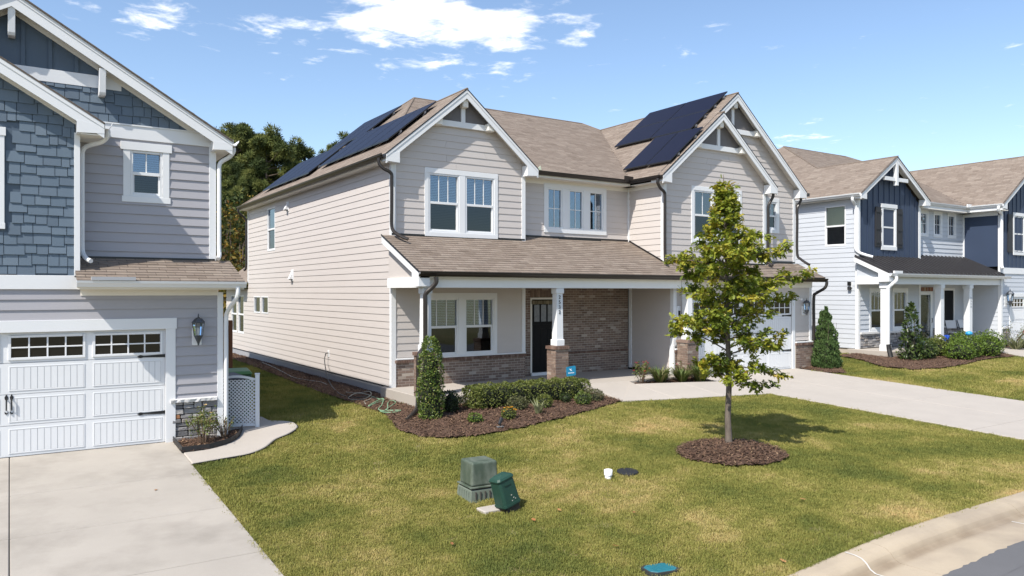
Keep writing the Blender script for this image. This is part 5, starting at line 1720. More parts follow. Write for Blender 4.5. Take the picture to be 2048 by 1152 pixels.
mulch_bed(BED_M, 'mulch_bed', chips=420)
mulch_bed(BED_P, 'mulch_bed', chips=380, zf=lambda x, y: G(x, y) + .05 + .06 * ss(14.6, 15.2, y))
mulch_bed(RING, 'mulch_ring', chips=700, zf=lambda x, y: G(x, y) + .015 + .06 * max(0, 1 - ((x - 10.5) ** 2 + (y - 9.05) ** 2) / 1.2))
mulch_bed(BED_L, 'mulch_bed', chips=500, zf=lambda x, y: G(x, y) + .05)
mulch_bed(BED_C, 'mulch_bed', chips=250)
mulch_bed(BED_R, 'mulch_bed', chips=160, zf=lambda x, y: G(x, y) + .05)
mulch_bed(BED_R2, 'mulch_bed', chips=100, zf=lambda x, y: G(x, y) + .05)
# black edging of the narrow bed
ed = MB()
E_ = [(2.553, 15.36), (2.553, 14.9), (2.553, 14.465), (3.01, 14.49), (3.25, 14.62), (3.44, 14.78), (3.58, 14.97), (3.69, 15.2), (3.78, 15.45), (3.88, 15.72)]
for i in range(len(E_) - 1):
    a, b = E_[i], E_[i + 1]
    d = Vector((b[1] - a[1], a[0] - b[0], 0)).normalized() * .012
    za, zb = G(*a) + .13, G(*b) + .13
    ed.hexa([(a[0], a[1], za - .2), (b[0], b[1], zb - .2), (b[0] + d.x, b[1] + d.y, zb - .2), (a[0] + d.x, a[1] + d.y, za - .2), (a[0], a[1], za), (b[0], b[1], zb), (b[0] + d.x, b[1] + d.y, zb), (a[0] + d.x, a[1] + d.y, za)])
tag(ed.build('bed_edging', RUBBER), 'black plastic edging strip round the rose bed by the white garage door', 'edging')
ed = MB()
E_ = WALK_L[0:41]
for i in range(len(E_) - 1):
    a, b = E_[i], E_[i + 1]
    d = Vector((b[1] - a[1], a[0] - b[0], 0)).normalized() * .014
    za, zb = G(*a) + .025, G(*b) + .025
    ed.hexa([(a[0], a[1], za - .2), (b[0], b[1], zb - .2), (b[0] + d.x, b[1] + d.y, zb - .2), (a[0] + d.x, a[1] + d.y, za - .2), (a[0], a[1], za), (b[0], b[1], zb), (b[0] + d.x, b[1] + d.y, zb), (a[0] + d.x, a[1] + d.y, za)])
tag(ed.build('walk_edging', RUBBER), 'dark plastic edging strip along the curved walkway edge', 'edging')

# ------------------------------------------------------------------ grass


def instancer(name, m_obj_list, pts, scl, label, cat, tilt=.25):
    coll = bpy.data.collections.new(name + '_source')
    for o in m_obj_list:
        coll.objects.link(o)
    me = bpy.data.meshes.new(name)
    me.from_pydata([tuple(p) for p in pts], [], [])
    a = me.attributes.new('sc', 'FLOAT', 'POINT')
    a.data.foreach_set('value', np.array(scl, dtype=np.float32))
    ob = link(name, me)
    tag(ob, label, cat, kind='stuff')
    ng = bpy.data.node_groups.new(name, 'GeometryNodeTree')
    ng.interface.new_socket('Geometry', in_out='INPUT', socket_type='NodeSocketGeometry')
    ng.interface.new_socket('Geometry', in_out='OUTPUT', socket_type='NodeSocketGeometry')
    gi, go = ng.nodes.new('NodeGroupInput'), ng.nodes.new('NodeGroupOutput')
    ci = ng.nodes.new('GeometryNodeCollectionInfo')
    ci.inputs['Collection'].default_value = coll
    ci.inputs['Separate Children'].default_value = True
    ci.inputs['Reset Children'].default_value = True
    iop = ng.nodes.new('GeometryNodeInstanceOnPoints')
    iop.inputs['Pick Instance'].default_value = True
    rv = ng.nodes.new('FunctionNodeRandomValue')
    rv.data_type = 'FLOAT_VECTOR'
    rv.inputs[0].default_value = (-tilt, -tilt, 0)
    rv.inputs[1].default_value = (tilt, tilt, 6.283)
    ri = ng.nodes.new('FunctionNodeRandomValue')
    ri.data_type = 'INT'
    ri.inputs[4].default_value = 0
    ri.inputs[5].default_value = len(m_obj_list) - 1
    na = ng.nodes.new('GeometryNodeInputNamedAttribute')
    na.data_type = 'FLOAT'
    na.inputs['Name'].default_value = 'sc'
    ng.links.new(gi.outputs[0], iop.inputs['Points'])
    ng.links.new(ci.outputs[0], iop.inputs['Instance'])
    ng.links.new(rv.outputs[0], iop.inputs['Rotation'])
    ng.links.new(ri.outputs[2], iop.inputs['Instance Index'])
    ng.links.new(na.outputs[0], iop.inputs['Scale'])
    ng.links.new(iop.outputs[0], go.inputs[0])
    md = ob.modifiers.new('scatter', 'NODES')
    md.node_group = ng
    return ob


def grass_mat():
    m = bpy.data.materials.new('grass_blade')
    m.use_nodes = True
    nt = m.node_tree
    b = nt.nodes['Principled BSDF']
    out = nt.nodes['Material Output']
    geo = nn(nt, 'ShaderNodeNewGeometry')
    n1 = nn(nt, 'ShaderNodeTexNoise', i_Scale=.48, i_Detail=7.0, i_Roughness=.66)
    nt.links.new(geo.outputs['Position'], n1.inputs['Vector'])
    n2 = nn(nt, 'ShaderNodeTexNoise', i_Scale=3.2, i_Detail=4.0, i_Roughness=.6)
    nt.links.new(geo.outputs['Position'], n2.inputs['Vector'])
    oi = nn(nt, 'ShaderNodeObjectInfo')
    at = nn(nt, 'ShaderNodeAttribute')
    at.attribute_name = 'tint'
    # greener along the shaded side yard and the far lawn, drier towards the road
    sep = nn(nt, 'ShaderNodeSeparateXYZ')
    nt.links.new(geo.outputs['Position'], sep.inputs[0])
    yy = mth(nt, 'MULTIPLY', mth(nt, 'SUBTRACT', sep.outputs[1], 9.5), .014)
    f = mth(nt, 'ADD', mth(nt, 'MULTIPLY', mth(nt, 'SUBTRACT', n1.outputs[0], .5), 2.7), mth(nt, 'MULTIPLY', mth(nt, 'SUBTRACT', n2.outputs[0], .5), .55))
    f = mth(nt, 'ADD', f, mth(nt, 'MULTIPLY', mth(nt, 'SUBTRACT', oi.outputs['Random'], .5), .13))
    f = mth(nt, 'ADD', f, mth(nt, 'MULTIPLY', mth(nt, 'SUBTRACT', at.outputs['Fac'], .5), .20))
    f = mth(nt, 'SUBTRACT', mth(nt, 'ADD', f, .44), yy)
    r = nn(nt, 'ShaderNodeValToRGB')
    cols = [(0.0, (.14, .165, .040)), (.30, (.225, .23, .055)), (.55, (.32, .295, .083)), (.78, (.45, .375, .145)), (1.0, (.58, .43, .20))]
    while len(r.color_ramp.elements) < 5:
        r.color_ramp.elements.new(.5)
    for e, (p, c) in zip(r.color_ramp.elements, cols):
        e.position = p
        e.color = (*c, 1)
    nt.links.new(f, r.inputs[0])
    nt.links.new(r.outputs[0], b.inputs['Base Color'])
    b.inputs['Roughness'].default_value = .75
    b.inputs['Specular IOR Level'].default_value = .25
    tr = nn(nt, 'ShaderNodeBsdfTranslucent')
    nt.links.new(r.outputs[0], tr.inputs[0])
    ms = nn(nt, 'ShaderNodeMixShader')
    ms.inputs[0].default_value = .3
    nt.links.new(b.outputs[0], ms.inputs[1])
    nt.links.new(tr.outputs[0], ms.inputs[2])
    nt.links.new(ms.outputs[0], out.inputs[0])
    return m


GRASS = grass_mat()


def clump(n, rad, h, seed, wide=.0035):
    q = random.Random(seed)
    mb = MB()
    for i in range(n):
        a, r = q.uniform(0, 6.28), rad * math.sqrt(q.random())
        x, y = r * math.cos(a), r * math.sin(a)
        d = q.uniform(0, 6.28)
        hh = h * q.uniform(.55, 1.15)
        ln = hh * q.uniform(.2, .95)
        w = wide * q.uniform(.7, 1.3)
        cx, cy = math.cos(d), math.sin(d)
        tn = min(.99, max(.01, q.random()))
        tn = .51 if abs(tn - .5) < .001 else tn
        mb.add([(x - cy * w, y + cx * w, -.01), (x + cy * w, y - cx * w, -.01), (x + cx * ln * .4 + cy * w * .8, y + cy * ln * .4 - cx * w * .8, hh * .62), (x + cx * ln * .4 - cy * w * .8, y + cy * ln * .4 + cx * w * .8, hh * .62), (x + cx * ln, y + cy * ln, hh)],
               [(0, 1, 2, 3), (3, 2, 4)], tn)
    o = bpy.data.objects.new('grass_clump', mb.mesh('grass_clump', GRASS, recalc=False))
    return o


srcs = [clump(58, .105, .024, s, .0030) for s in range(6)]
pts, scl = [], []
gr = np.random.RandomState(3)


def scatter(x0, x1, y0, y1, dens, s0=1.0):
    n = int((x1 - x0) * (y1 - y0) * dens)
    X = gr.uniform(x0, x1, n)
    Y = gr.uniform(y0, y1, n)
    for x, y in zip(X, Y):
        if y < 5.27 + .02 * math.sin(x * 9) or paved(x, y):
            continue
        pts.append((x, y, G(x, y) - .02))
        scl.append(s0 * gr.uniform(.75, 1.2))


scatter(2.5, 9.5, 5.2, 10.5, 420)
scatter(9.5, 16.5, 5.2, 10.5, 360, 1.1)
scatter(2.5, 16.5, 10.5, 15.4, 250, 1.25)
scatter(3.4, 7.9, 15.4, 34, 110, 1.7)
scatter(21.4, 35.1, 5.2, 17, 90, 1.7)
instancer('grass', srcs, pts, scl, 'short dry olive green lawn grass of the front yards', 'grass')
# longer tufts at lawn edges
pts2, scl2 = [], []
for P in (BED_M, RING, WALK_L, BED_R, WALK_M):
    for i in range(len(P)):
        a, b = P[i], P[(i + 1) % len(P)]
        n = int(math.dist(a, b) * 26)
        for k in range(n):
            t = rng.random()
            x, y = a[0] + (b[0] - a[0]) * t + rng.uniform(-.05, .05), a[1] + (b[1] - a[1]) * t + rng.uniform(-.05, .05)
            if not paved(x, y):
                pts2.append((x, y, G(x, y) - .02))
                scl2.append(rng.uniform(.5, 1.0))
for x in np.arange(3, 16.4, .03):
    pts2.append((x, 5.29 + rng.uniform(-.02, .03), G(x, 5.3) - .01))
    scl2.append(rng.uniform(.7, 1.15))
for y in np.arange(5.3, 15, .03):
    pts2.append((2.60 + rng.uniform(-.008, .02), y, G(2.58, y) - .02))
    scl2.append(rng.uniform(.35, .7))
instancer('grass_edge', [clump(18, .045, .045, 40 + s, .0034) for s in range(3)], pts2, scl2, 'longer grass tufts along paving and bed edges', 'grass')
# ================================================================== plants


def leaf_mat(name, cols, trans=.3, rough=.55, spec=.35):
    return mat(name, None, rough, .0, tint=cols, trans=trans, spec=spec)


def leaf_cloud(name, P, D, U, size, tmpl, m, parent=None, tint=None, seed=1):
    """P (n,3) positions; D (n,3) leaf length axis; U (n,3) approx normals; tmpl (verts, faces) in (along, across, up) units"""
    V, Fs = tmpl
    V = np.array(V, dtype=float)
    n, k = len(P), len(V)
    rs = np.random.RandomState(seed)
    D = D / (np.linalg.norm(D, axis=1, keepdims=True) + 1e-9)
    B = np.cross(U, D)
    B /= (np.linalg.norm(B, axis=1, keepdims=True) + 1e-9)
    N = np.cross(D, B)
    size = np.asarray(size).reshape(-1, 1, 1) * np.ones((n, 1, 1))
    W = P[:, None, :] + size * (V[None, :, 0:1] * D[:, None, :] + V[None, :, 1:2] * B[:, None, :] + V[None, :, 2:3] * N[:, None, :])
    me = bpy.data.meshes.new(name)
    off = np.repeat(np.arange(n) * k, len(Fs))
    faces = []
    lens = [len(f) for f in Fs]
    flat = np.concatenate([np.array(f) for f in Fs])
    loops = (np.arange(n)[:, None] * k + flat[None, :]).ravel()
    nl, nf = n * len(flat), n * len(Fs)
    me.vertices.add(n * k)
    me.vertices.foreach_set('co', W.reshape(-1).astype(np.float32))
    me.loops.add(nl)
    me.loops.foreach_set('vertex_index', loops.astype(np.int32))
    me.polygons.add(nf)
    st = np.concatenate([[0], np.cumsum(np.tile(lens, n))[:-1]])
    me.polygons.foreach_set('loop_start', st.astype(np.int32))
    a = me.attributes.new('tint', 'FLOAT', 'FACE')
    t = rs.rand(n) if tint is None else np.clip(tint, .001, .999)
    a.data.foreach_set('value', np.repeat(t, len(Fs)).astype(np.float32))
    me.update(calc_edges=True)
    me.validate()
    me.materials.append(m)
    return link(name, me, parent)


LEAF = ([(0, 0, 0), (.45, .26, .07), (1, 0, -.06), (.45, -.26, .07)], [(0, 1, 2), (0, 2, 3)])
OAKL = ([(0, 0, 0), (.10, .05, .01), (.26, .24, .06), (.36, .09, .02), (.52, .36, .08), (.64, .12, .02), (.80, .26, .05), (1.0, 0, -.05),
         (.80, -.26, .05), (.64, -.12, .02), (.52, -.36, .08), (.36, -.09, .02), (.26, -.24, .06), (.10, -.05, .01)],
        [(0, 1, 3, 11, 13), (1, 2, 3), (3, 5, 9, 11), (3, 4, 5), (5, 7, 9), (5, 6, 7), (7, 8, 9), (9, 10, 11), (11, 12, 13)])
BLADE = ([(0, .035, 0), (0, -.035, 0), (.55, -.03, .10), (.55, .03, .10), (1, 0, -.02)], [(0, 1, 2, 3), (3, 2, 4)])
TUFT = ([], [])
for i in range(9):
    a = i * 2.39996
    e = .15 + .75 * (i / 8)
    c, s = math.cos(a), math.sin(a)
    d = Vector((e, c * (1 - e * .6), s * (1 - e * .6))).normalized()
    q = Vector((0, -s, c)) * .065
    b = len(TUFT[0])
    TUFT[0].extend([tuple(q), tuple(-q), tuple(d - q * .7), tuple(d + q * .7)])
    TUFT[1].append((b, b + 1, b + 2, b + 3))


def rand_dirs(n, rs):
    v = rs.normal(size=(n, 3))
    return v / np.linalg.norm(v, axis=1, keepdims=True)


SHRUBM = leaf_mat('shrub_leaf', [(.045, .075, .015), (.075, .125, .022), (.12, .175, .03), (.06, .10, .018), (.17, .215, .045), (.30, .30, .09)], rough=.4)
HEDGEM = leaf_mat('hedge_leaf', [(.06, .08, .017), (.10, .13, .024), (.16, .185, .038), (.08, .11, .022), (.23, .235, .06), (.13, .155, .035)])
DARKM = leaf_mat('dark_leaf', [(.02, .035, .010), (.035, .058, .014), (.05, .08, .018)])
GRAYM = leaf_mat('grey_green_leaf', [(.06, .075, .03), (.10, .11, .045), (.14, .14, .06), (.08, .07, .045)])
BRIGHTM = leaf_mat('bright_leaf', [(.06, .11, .016), (.10, .165, .02), (.15, .21, .03), (.08, .13, .018)])
CONEM = leaf_mat('arborvitae_leaf', [(.055, .105, .032), (.085, .145, .045), (.125, .19, .06), (.065, .115, .036)])
MAGM = leaf_mat('magnolia_leaf', [(.025, .045, .012), (.04, .07, .016), (.065, .10, .022), (.09, .115, .03)], rough=.35)
ROSEM = leaf_mat('rose_leaf', [(.07, .10, .025), (.12, .155, .035), (.16, .19, .05), (.13, .085, .04)])
LILYM = leaf_mat('lily_leaf', [(.06, .10, .02), (.09, .14, .026), (.14, .17, .05), (.25, .22, .10)])
YUCM = leaf_mat('yucca_leaf', [(.16, .19, .09), (.25, .27, .14), (.33, .33, .19)])
TWIG = mat('twig', (.075, .055, .04), .9, .1, 10)
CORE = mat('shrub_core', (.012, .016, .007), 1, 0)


def surface_pts(kind, n, rs, dims, lump=.10):
    """points near the outside of a rounded volume; returns pos, outward"""
    a, b, h = dims
    if kind == 'box':
        p = rs.uniform(-1, 1, (n, 3))
        ax = rs.choice(3, n, p=[.18, .37, .45])
        sg = np.where(rs.rand(n) < .5, -1, 1)
        sg[ax == 2] = np.where(rs.rand((ax == 2).sum()) < .93, 1, -1)
        p[np.arange(n), ax] = sg * rs.uniform(.82, 1.0, n)
        q = p.copy()
        q = np.sign(q) * np.abs(q) ** 1.0
        l4 = (np.abs(p) ** 6).sum(1) ** (1 / 6)
        p = p / np.maximum(l4, 1)[:, None]
        o = np.zeros_like(p)
        o[np.arange(n), ax] = sg
        pos = np.c_[p[:, 0] * a, p[:, 1] * b, (p[:, 2] + 1) / 2 * h]
    else:
        d = rand_dirs(n, rs)
        r = rs.uniform(.72, 1.0, n) ** .6
        z = d[:, 2]
        if kind == 'ball':
            pos = np.c_[d[:, 0] * r * a, d[:, 1] * r * b, (z * r + .88) / 1.88 * h]
            o = d
        elif kind == 'cone':
            t = rs.rand(n) ** 1.35
            an = rs.uniform(0, 6.283, n)
            rad = (1 - t) ** .72 * np.minimum(1, .78 + t * 2.5) * rs.uniform(.78, 1.03, n)
            pos = np.c_[np.cos(an) * rad * a, np.sin(an) * rad * b, t * h]
            o = np.c_[np.cos(an), np.sin(an), np.full(n, .55)]
        elif kind == 'column':
            t = rs.rand(n)
            an = rs.uniform(0, 6.283, n)
            prof = np.interp(t, [0, .06, .3, .6, .85, .95, 1], [.86, .98, 1, .92, .74, .5, .12])
            rad = prof * rs.uniform(.8, 1.04, n)
            pos = np.c_[np.cos(an) * rad * a, np.sin(an) * rad * b, t * h]
            o = np.c_[np.cos(an), np.sin(an), np.full(n, .5)]
    lumpv = lump * (np.sin(pos[:, 0] * 13 + pos[:, 2] * 9) * np.sin(pos[:, 1] * 11 + 1) + .6 * np.sin(pos[:, 2] * 23 + pos[:, 0] * 17))
    pos = pos + o * (lumpv * min(a, b))[:, None]
    return pos, o


def shrub(name, label, loc, kind, dims, n, leaf, m, group=None, tmpl=LEAF, seed=1, core=.8, cat='shrub', rz=0.0, up=.4, jitter=1.0, stems=5):
    rs = np.random.RandomState(seed)
    z = G(loc[0], loc[1]) if len(loc) < 3 else loc[2]
    T = thing(name, label, cat, (loc[0], loc[1], z), group)
    T.rotation_euler = (0, 0, rz)
    pos, o = surface_pts(kind, n, rs, dims)
    D = o * .7 + rand_dirs(n, rs) * jitter + np.array([0, 0, up])
    U = o + rand_dirs(n, rs) * .6 + np.array([0, 0, .5])
    tn = np.clip(.5 + .28 * rs.normal(size=n), .001, .999)
    leaf_cloud('foliage', pos, D, U, leaf * rs.uniform(.65, 1.25, n), tmpl, m, T, tn, seed)
    mb = MB()
    a, b, h = dims
    for i in range(stems):
        x, y = rs.uniform(-.5, .5) * a, rs.uniform(-.5, .5) * b
        mb.tube([(x * .4, y * .4, -.05), (x, y, h * .3), (x * 1.3, y * 1.3, h * .75)], [.014, .010, .005], 5)
    mb.build('stem', TWIG, T)
    if core:  # added solid near-black core, so the leaves cannot be seen through
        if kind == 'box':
            c = MB().box(-a * core, -b * core, .04, a * core, b * core, h * core).mesh('inner_core', CORE, bevel=.05)
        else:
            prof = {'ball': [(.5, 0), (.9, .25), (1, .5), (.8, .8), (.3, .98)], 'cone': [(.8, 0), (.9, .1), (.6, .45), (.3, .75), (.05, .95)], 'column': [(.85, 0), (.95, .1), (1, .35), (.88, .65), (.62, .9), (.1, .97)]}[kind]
            c = MB().lathe([(r * core, t * core + .02) for r, t in prof], n=12).mesh('inner_core', CORE)
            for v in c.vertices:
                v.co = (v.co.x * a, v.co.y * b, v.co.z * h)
        link('inner_core', c, T)
    return T


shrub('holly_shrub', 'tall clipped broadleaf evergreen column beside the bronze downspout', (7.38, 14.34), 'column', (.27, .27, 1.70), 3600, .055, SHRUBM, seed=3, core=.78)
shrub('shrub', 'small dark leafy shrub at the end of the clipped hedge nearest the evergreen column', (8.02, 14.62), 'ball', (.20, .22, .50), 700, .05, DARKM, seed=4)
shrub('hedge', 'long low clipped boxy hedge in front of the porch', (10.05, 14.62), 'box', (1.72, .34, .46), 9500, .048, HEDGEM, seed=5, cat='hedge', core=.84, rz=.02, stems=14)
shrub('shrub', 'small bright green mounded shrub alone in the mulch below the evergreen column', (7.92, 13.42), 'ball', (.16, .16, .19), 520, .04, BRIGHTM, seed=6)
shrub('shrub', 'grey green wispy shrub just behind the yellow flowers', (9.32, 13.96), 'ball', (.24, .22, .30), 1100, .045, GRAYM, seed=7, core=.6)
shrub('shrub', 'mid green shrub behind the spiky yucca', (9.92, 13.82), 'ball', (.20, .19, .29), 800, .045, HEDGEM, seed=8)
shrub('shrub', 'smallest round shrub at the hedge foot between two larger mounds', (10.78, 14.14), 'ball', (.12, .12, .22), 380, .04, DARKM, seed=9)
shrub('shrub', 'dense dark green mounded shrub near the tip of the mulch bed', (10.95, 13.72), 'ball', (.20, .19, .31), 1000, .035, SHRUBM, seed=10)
shrub('shrub', 'loose grey green mound at the tip of the mulch bed by the walkway', (11.52, 14.02), 'ball', (.26, .22, .28), 1100, .042, GRAYM, seed=11, core=.6)


def flowers(T, pts, r, m, seed):
    rs = random.Random(seed)
    for (x, y, z) in pts:
        mb = MB()
        n = 7
        for k in range(n):
            a = k * 6.283 / n + rs.random()
            t = rs.uniform(.2, .7)
            c, s = math.cos(a), math.sin(a)
            w = r * .42
            mb.add([(x, y, z), (x + c * r * .6 - s * w, y + s * r * .6 + c * w, z + r * t * .6), (x + c * r, y + s * r, z + r * t), (x + c * r * .6 + s * w, y + s * r * .6 - c * w, z + r * t * .6)], [(0, 1, 2, 3)])
        mb.build('flower', m, T, recalc=False)


YEL = mat('yellow_petal', (.62, .30, .015), .6, .05, trans=.25)
RED = mat('red_petal', (.48, .012, .03), .6, .05, trans=.25)
PINK = mat('pink_petal', (.55, .22, .22), .6, .05, trans=.25)
PALEY = mat('pale_yellow_petal', (.72, .52, .24), .6, .05, trans=.25)
t = shrub('flowering_plant', 'small bushy plant covered in yellow orange flowers in the mulch', (8.62, 13.24), 'ball', (.16, .15, .25), 620, .04, HEDGEM, seed=12, cat='flower')
rq = random.Random(4)
flowers(t, [(.17 * math.cos(a) * q, .16 * math.sin(a) * q, .10 + .18 * math.sqrt(max(0, 1 - q * q * .8))) for a, q in [(rq.uniform(2.6, 6.6), rq.uniform(.3, 1.0)) for _ in range(16)]], .026, YEL, 3)


def strap_plant(name, label, loc, n, L, m, seed, cat='plant', up=(.6, 1.6), wid=1.0, group=None, z=None):
    rs = np.random.RandomState(seed)
    T = thing(name, label, cat, (loc[0], loc[1], G(*loc) if z is None else z), group)
    an = rs.uniform(0, 6.283, n)
    el = rs.uniform(*up, n)
    D = np.c_[np.cos(an), np.sin(an), el]
    U = np.c_[-np.cos(an) * el, -np.sin(an) * el, np.ones(n)]
    P = np.c_[np.cos(an) * .05, np.sin(an) * .05, np.zeros(n)] * rs.rand(n, 1) * L * 3
    V = [(x, y * wid, z) for x, y, z in BLADE[0]]
    leaf_cloud('foliage', P, D, U, L * rs.uniform(.6, 1.1, n), (V, BLADE[1]), m, T, rs.rand(n), seed)
    MB().lathe([(L * .12, -.04), (L * .10, .02), (L * .03, .06)], n=7).build('stem', TWIG, T)
    return T


strap_plant('yucca', 'pale spiky yucca rosette in the mulch bed', (9.42, 13.32), 34, .36, YUCM, 20, up=(.7, 2.6), wid=1.4)
lz = lambda x, y: G(x, y) + .05 + .06 * ss(14.6, 15.2, y)
LG = 'strappy daylilies in the bed by the garage pier'
for i, (x, y, L, lab) in enumerate([(14.62, 15.0, .56, 'strappy daylily clump next to the red roses'), (15.35, 14.92, .52, 'middle daylily clump in front of the brick garage pier'), (15.95, 14.8, .58, 'daylily clump behind the young tree by the driveway edge')]):
    strap_plant('daylily', lab, (x, y), 240, L, LILYM, 30 + i, group=LG, z=lz(x, y))
strap_plant('daylily', 'yellowing daylily clump crowding the driveway corner of the small bed', (16.2, 14.95), 150, .54, LILYM, 36, group=LG, z=lz(16.2, 15))


def rose(name, label, loc, h, r, n, seed, fl, fm, z=None, leafm=ROSEM):
    rs = np.random.RandomState(seed)
    T = thing(name, label, 'rose bush', (loc[0], loc[1], G(*loc) + .05 if z is None else z))
    mb = MB()
    tips = []
    for i in range(11):
        a = rs.uniform(0, 6.283)
        q = r * rs.uniform(.4, 1)
        hh = h * rs.uniform(.55, 1)
        p = [(0 + .04 * math.cos(a), .04 * math.sin(a), -.03), (q * .45 * math.cos(a), q * .45 * math.sin(a), hh * .5), (q * math.cos(a + .2), q * math.sin(a + .2), hh)]
        mb.tube(catmull(p, 3), [.008] * 6 + [.004], 5)
        tips.append((p[1], p[2]))
    mb.build('stem', mat('rose_cane', (.10, .065, .04), .8, .1), T)
    P = []
    for i in range(n):
        a, b = tips[rs.randint(len(tips))]
        t = rs.rand() ** .6
        P.append(np.array(a) * (1 - t) + np.array(b) * t + rs.normal(size=3) * r * .13)
    P = np.array(P)
    P[:, 2] = np.maximum(P[:, 2], .08)
    leaf_cloud('foliage', P, rand_dirs(n, rs) + [0, 0, .2], rand_dirs(n, rs) * .6 + [0, 0, 1], .055 * rs.uniform(.6, 1.3, n), LEAF, leafm, T, rs.rand(n), seed)
    flowers(T, [tuple(np.array(tips[i % len(tips)][1]) + rs.normal(size=3) * .03 + [0, 0, .02]) for i in range(fl)], .035, fm, seed)
    return T


rose('rose_bush', 'thin rose bush with pale yellow blooms in front of the ledge stone', (2.98, 14.86), .64, .42, 620, 41, 3, PALEY)
rose('rose_bush', 'low twiggy rose bush by the white downspout and lattice', (3.42, 15.16), .42, .25, 90, 42, 1, PALEY)
rose('rose_bush', 'rose bush with red blooms at the tip of the walkway bed', (14.02, 15.08), .58, .30, 420, 43, 11, RED, z=lz(14.05, 15.06))
rose('rose_bush', 'straggly pink rose stems behind the middle daylilies', (15.62, 15.12), .5, .3, 160, 44, 3, PINK, z=lz(15.6, 15.1))

# conical evergreen between the houses, shrubs of the right house
T = shrub('arborvitae', 'dense conical evergreen beside the driveway between the two houses', (22.56, 15.45), 'cone', (.50, .50, 1.98), 6500, .085, CONEM, seed=50, core=.82, cat='evergreen', up=1.1, jitter=.5)
T = shrub('magnolia', 'glossy broadleaf evergreen with a spire top in front of the white porch column', (26.1, 14.55), 'cone', (.42, .42, 1.95), 900, .13, MAGM, seed=51, core=.55, cat='shrub')
shrub('shrub', 'rounded glossy shrub hugging the foot of the spire topped evergreen', (26.75, 14.5), 'ball', (.50, .45, .72), 1100, .085, MAGM, seed=52, core=.8)
BG = 'round clipped bushes in front of the right porch'
for i, (x, y, r, h, mm, lab) in enumerate([(27.9, 14.7, .38, .66, HEDGEM, 'olive round bush nearest the spire topped evergreen'), (28.7, 14.95, .34, .74, HEDGEM, 'small olive bush between the storm door and the porch column'),
                                           (27.75, 13.75, .52, .66, BRIGHTM, 'bright green round bush frontmost in the mulch bed'), (28.85, 14.05, .60, .80, BRIGHTM, 'large bright green round bush below the blue ball'),
                                           (29.9, 14.75, .46, .84, BRIGHTM, 'bright green bush behind at the column with the blue hose reel'), (30.0, 13.95, .55, .74, BRIGHTM, 'bright green round bush right of the largest one'),
                                           (31.35, 14.45, .58, .86, BRIGHTM, 'bright green bush at the walkway end of the row')]):
    shrub('round_bush', lab, (x, y), 'ball', (r, r * .92, h), int(2600 * r), .075, mm, group=BG, seed=60 + i)
rose('rose_bush', 'wide straggly bush with red blooms beside the right garage door', (34.3, 14.9), .95, .8, 700, 70, 10, RED)
strap_plant('ornamental_grass', 'pale variegated grass clump by the right walkway', (33.9, 14.6), 160, .7, YUCM, 71, up=(.5, 1.6))
strap_plant('ornamental_grass', 'green grass clump at the far edge of the right walkway bed', (34.8, 14.6), 140, .65, LILYM, 72, up=(.5, 1.6))


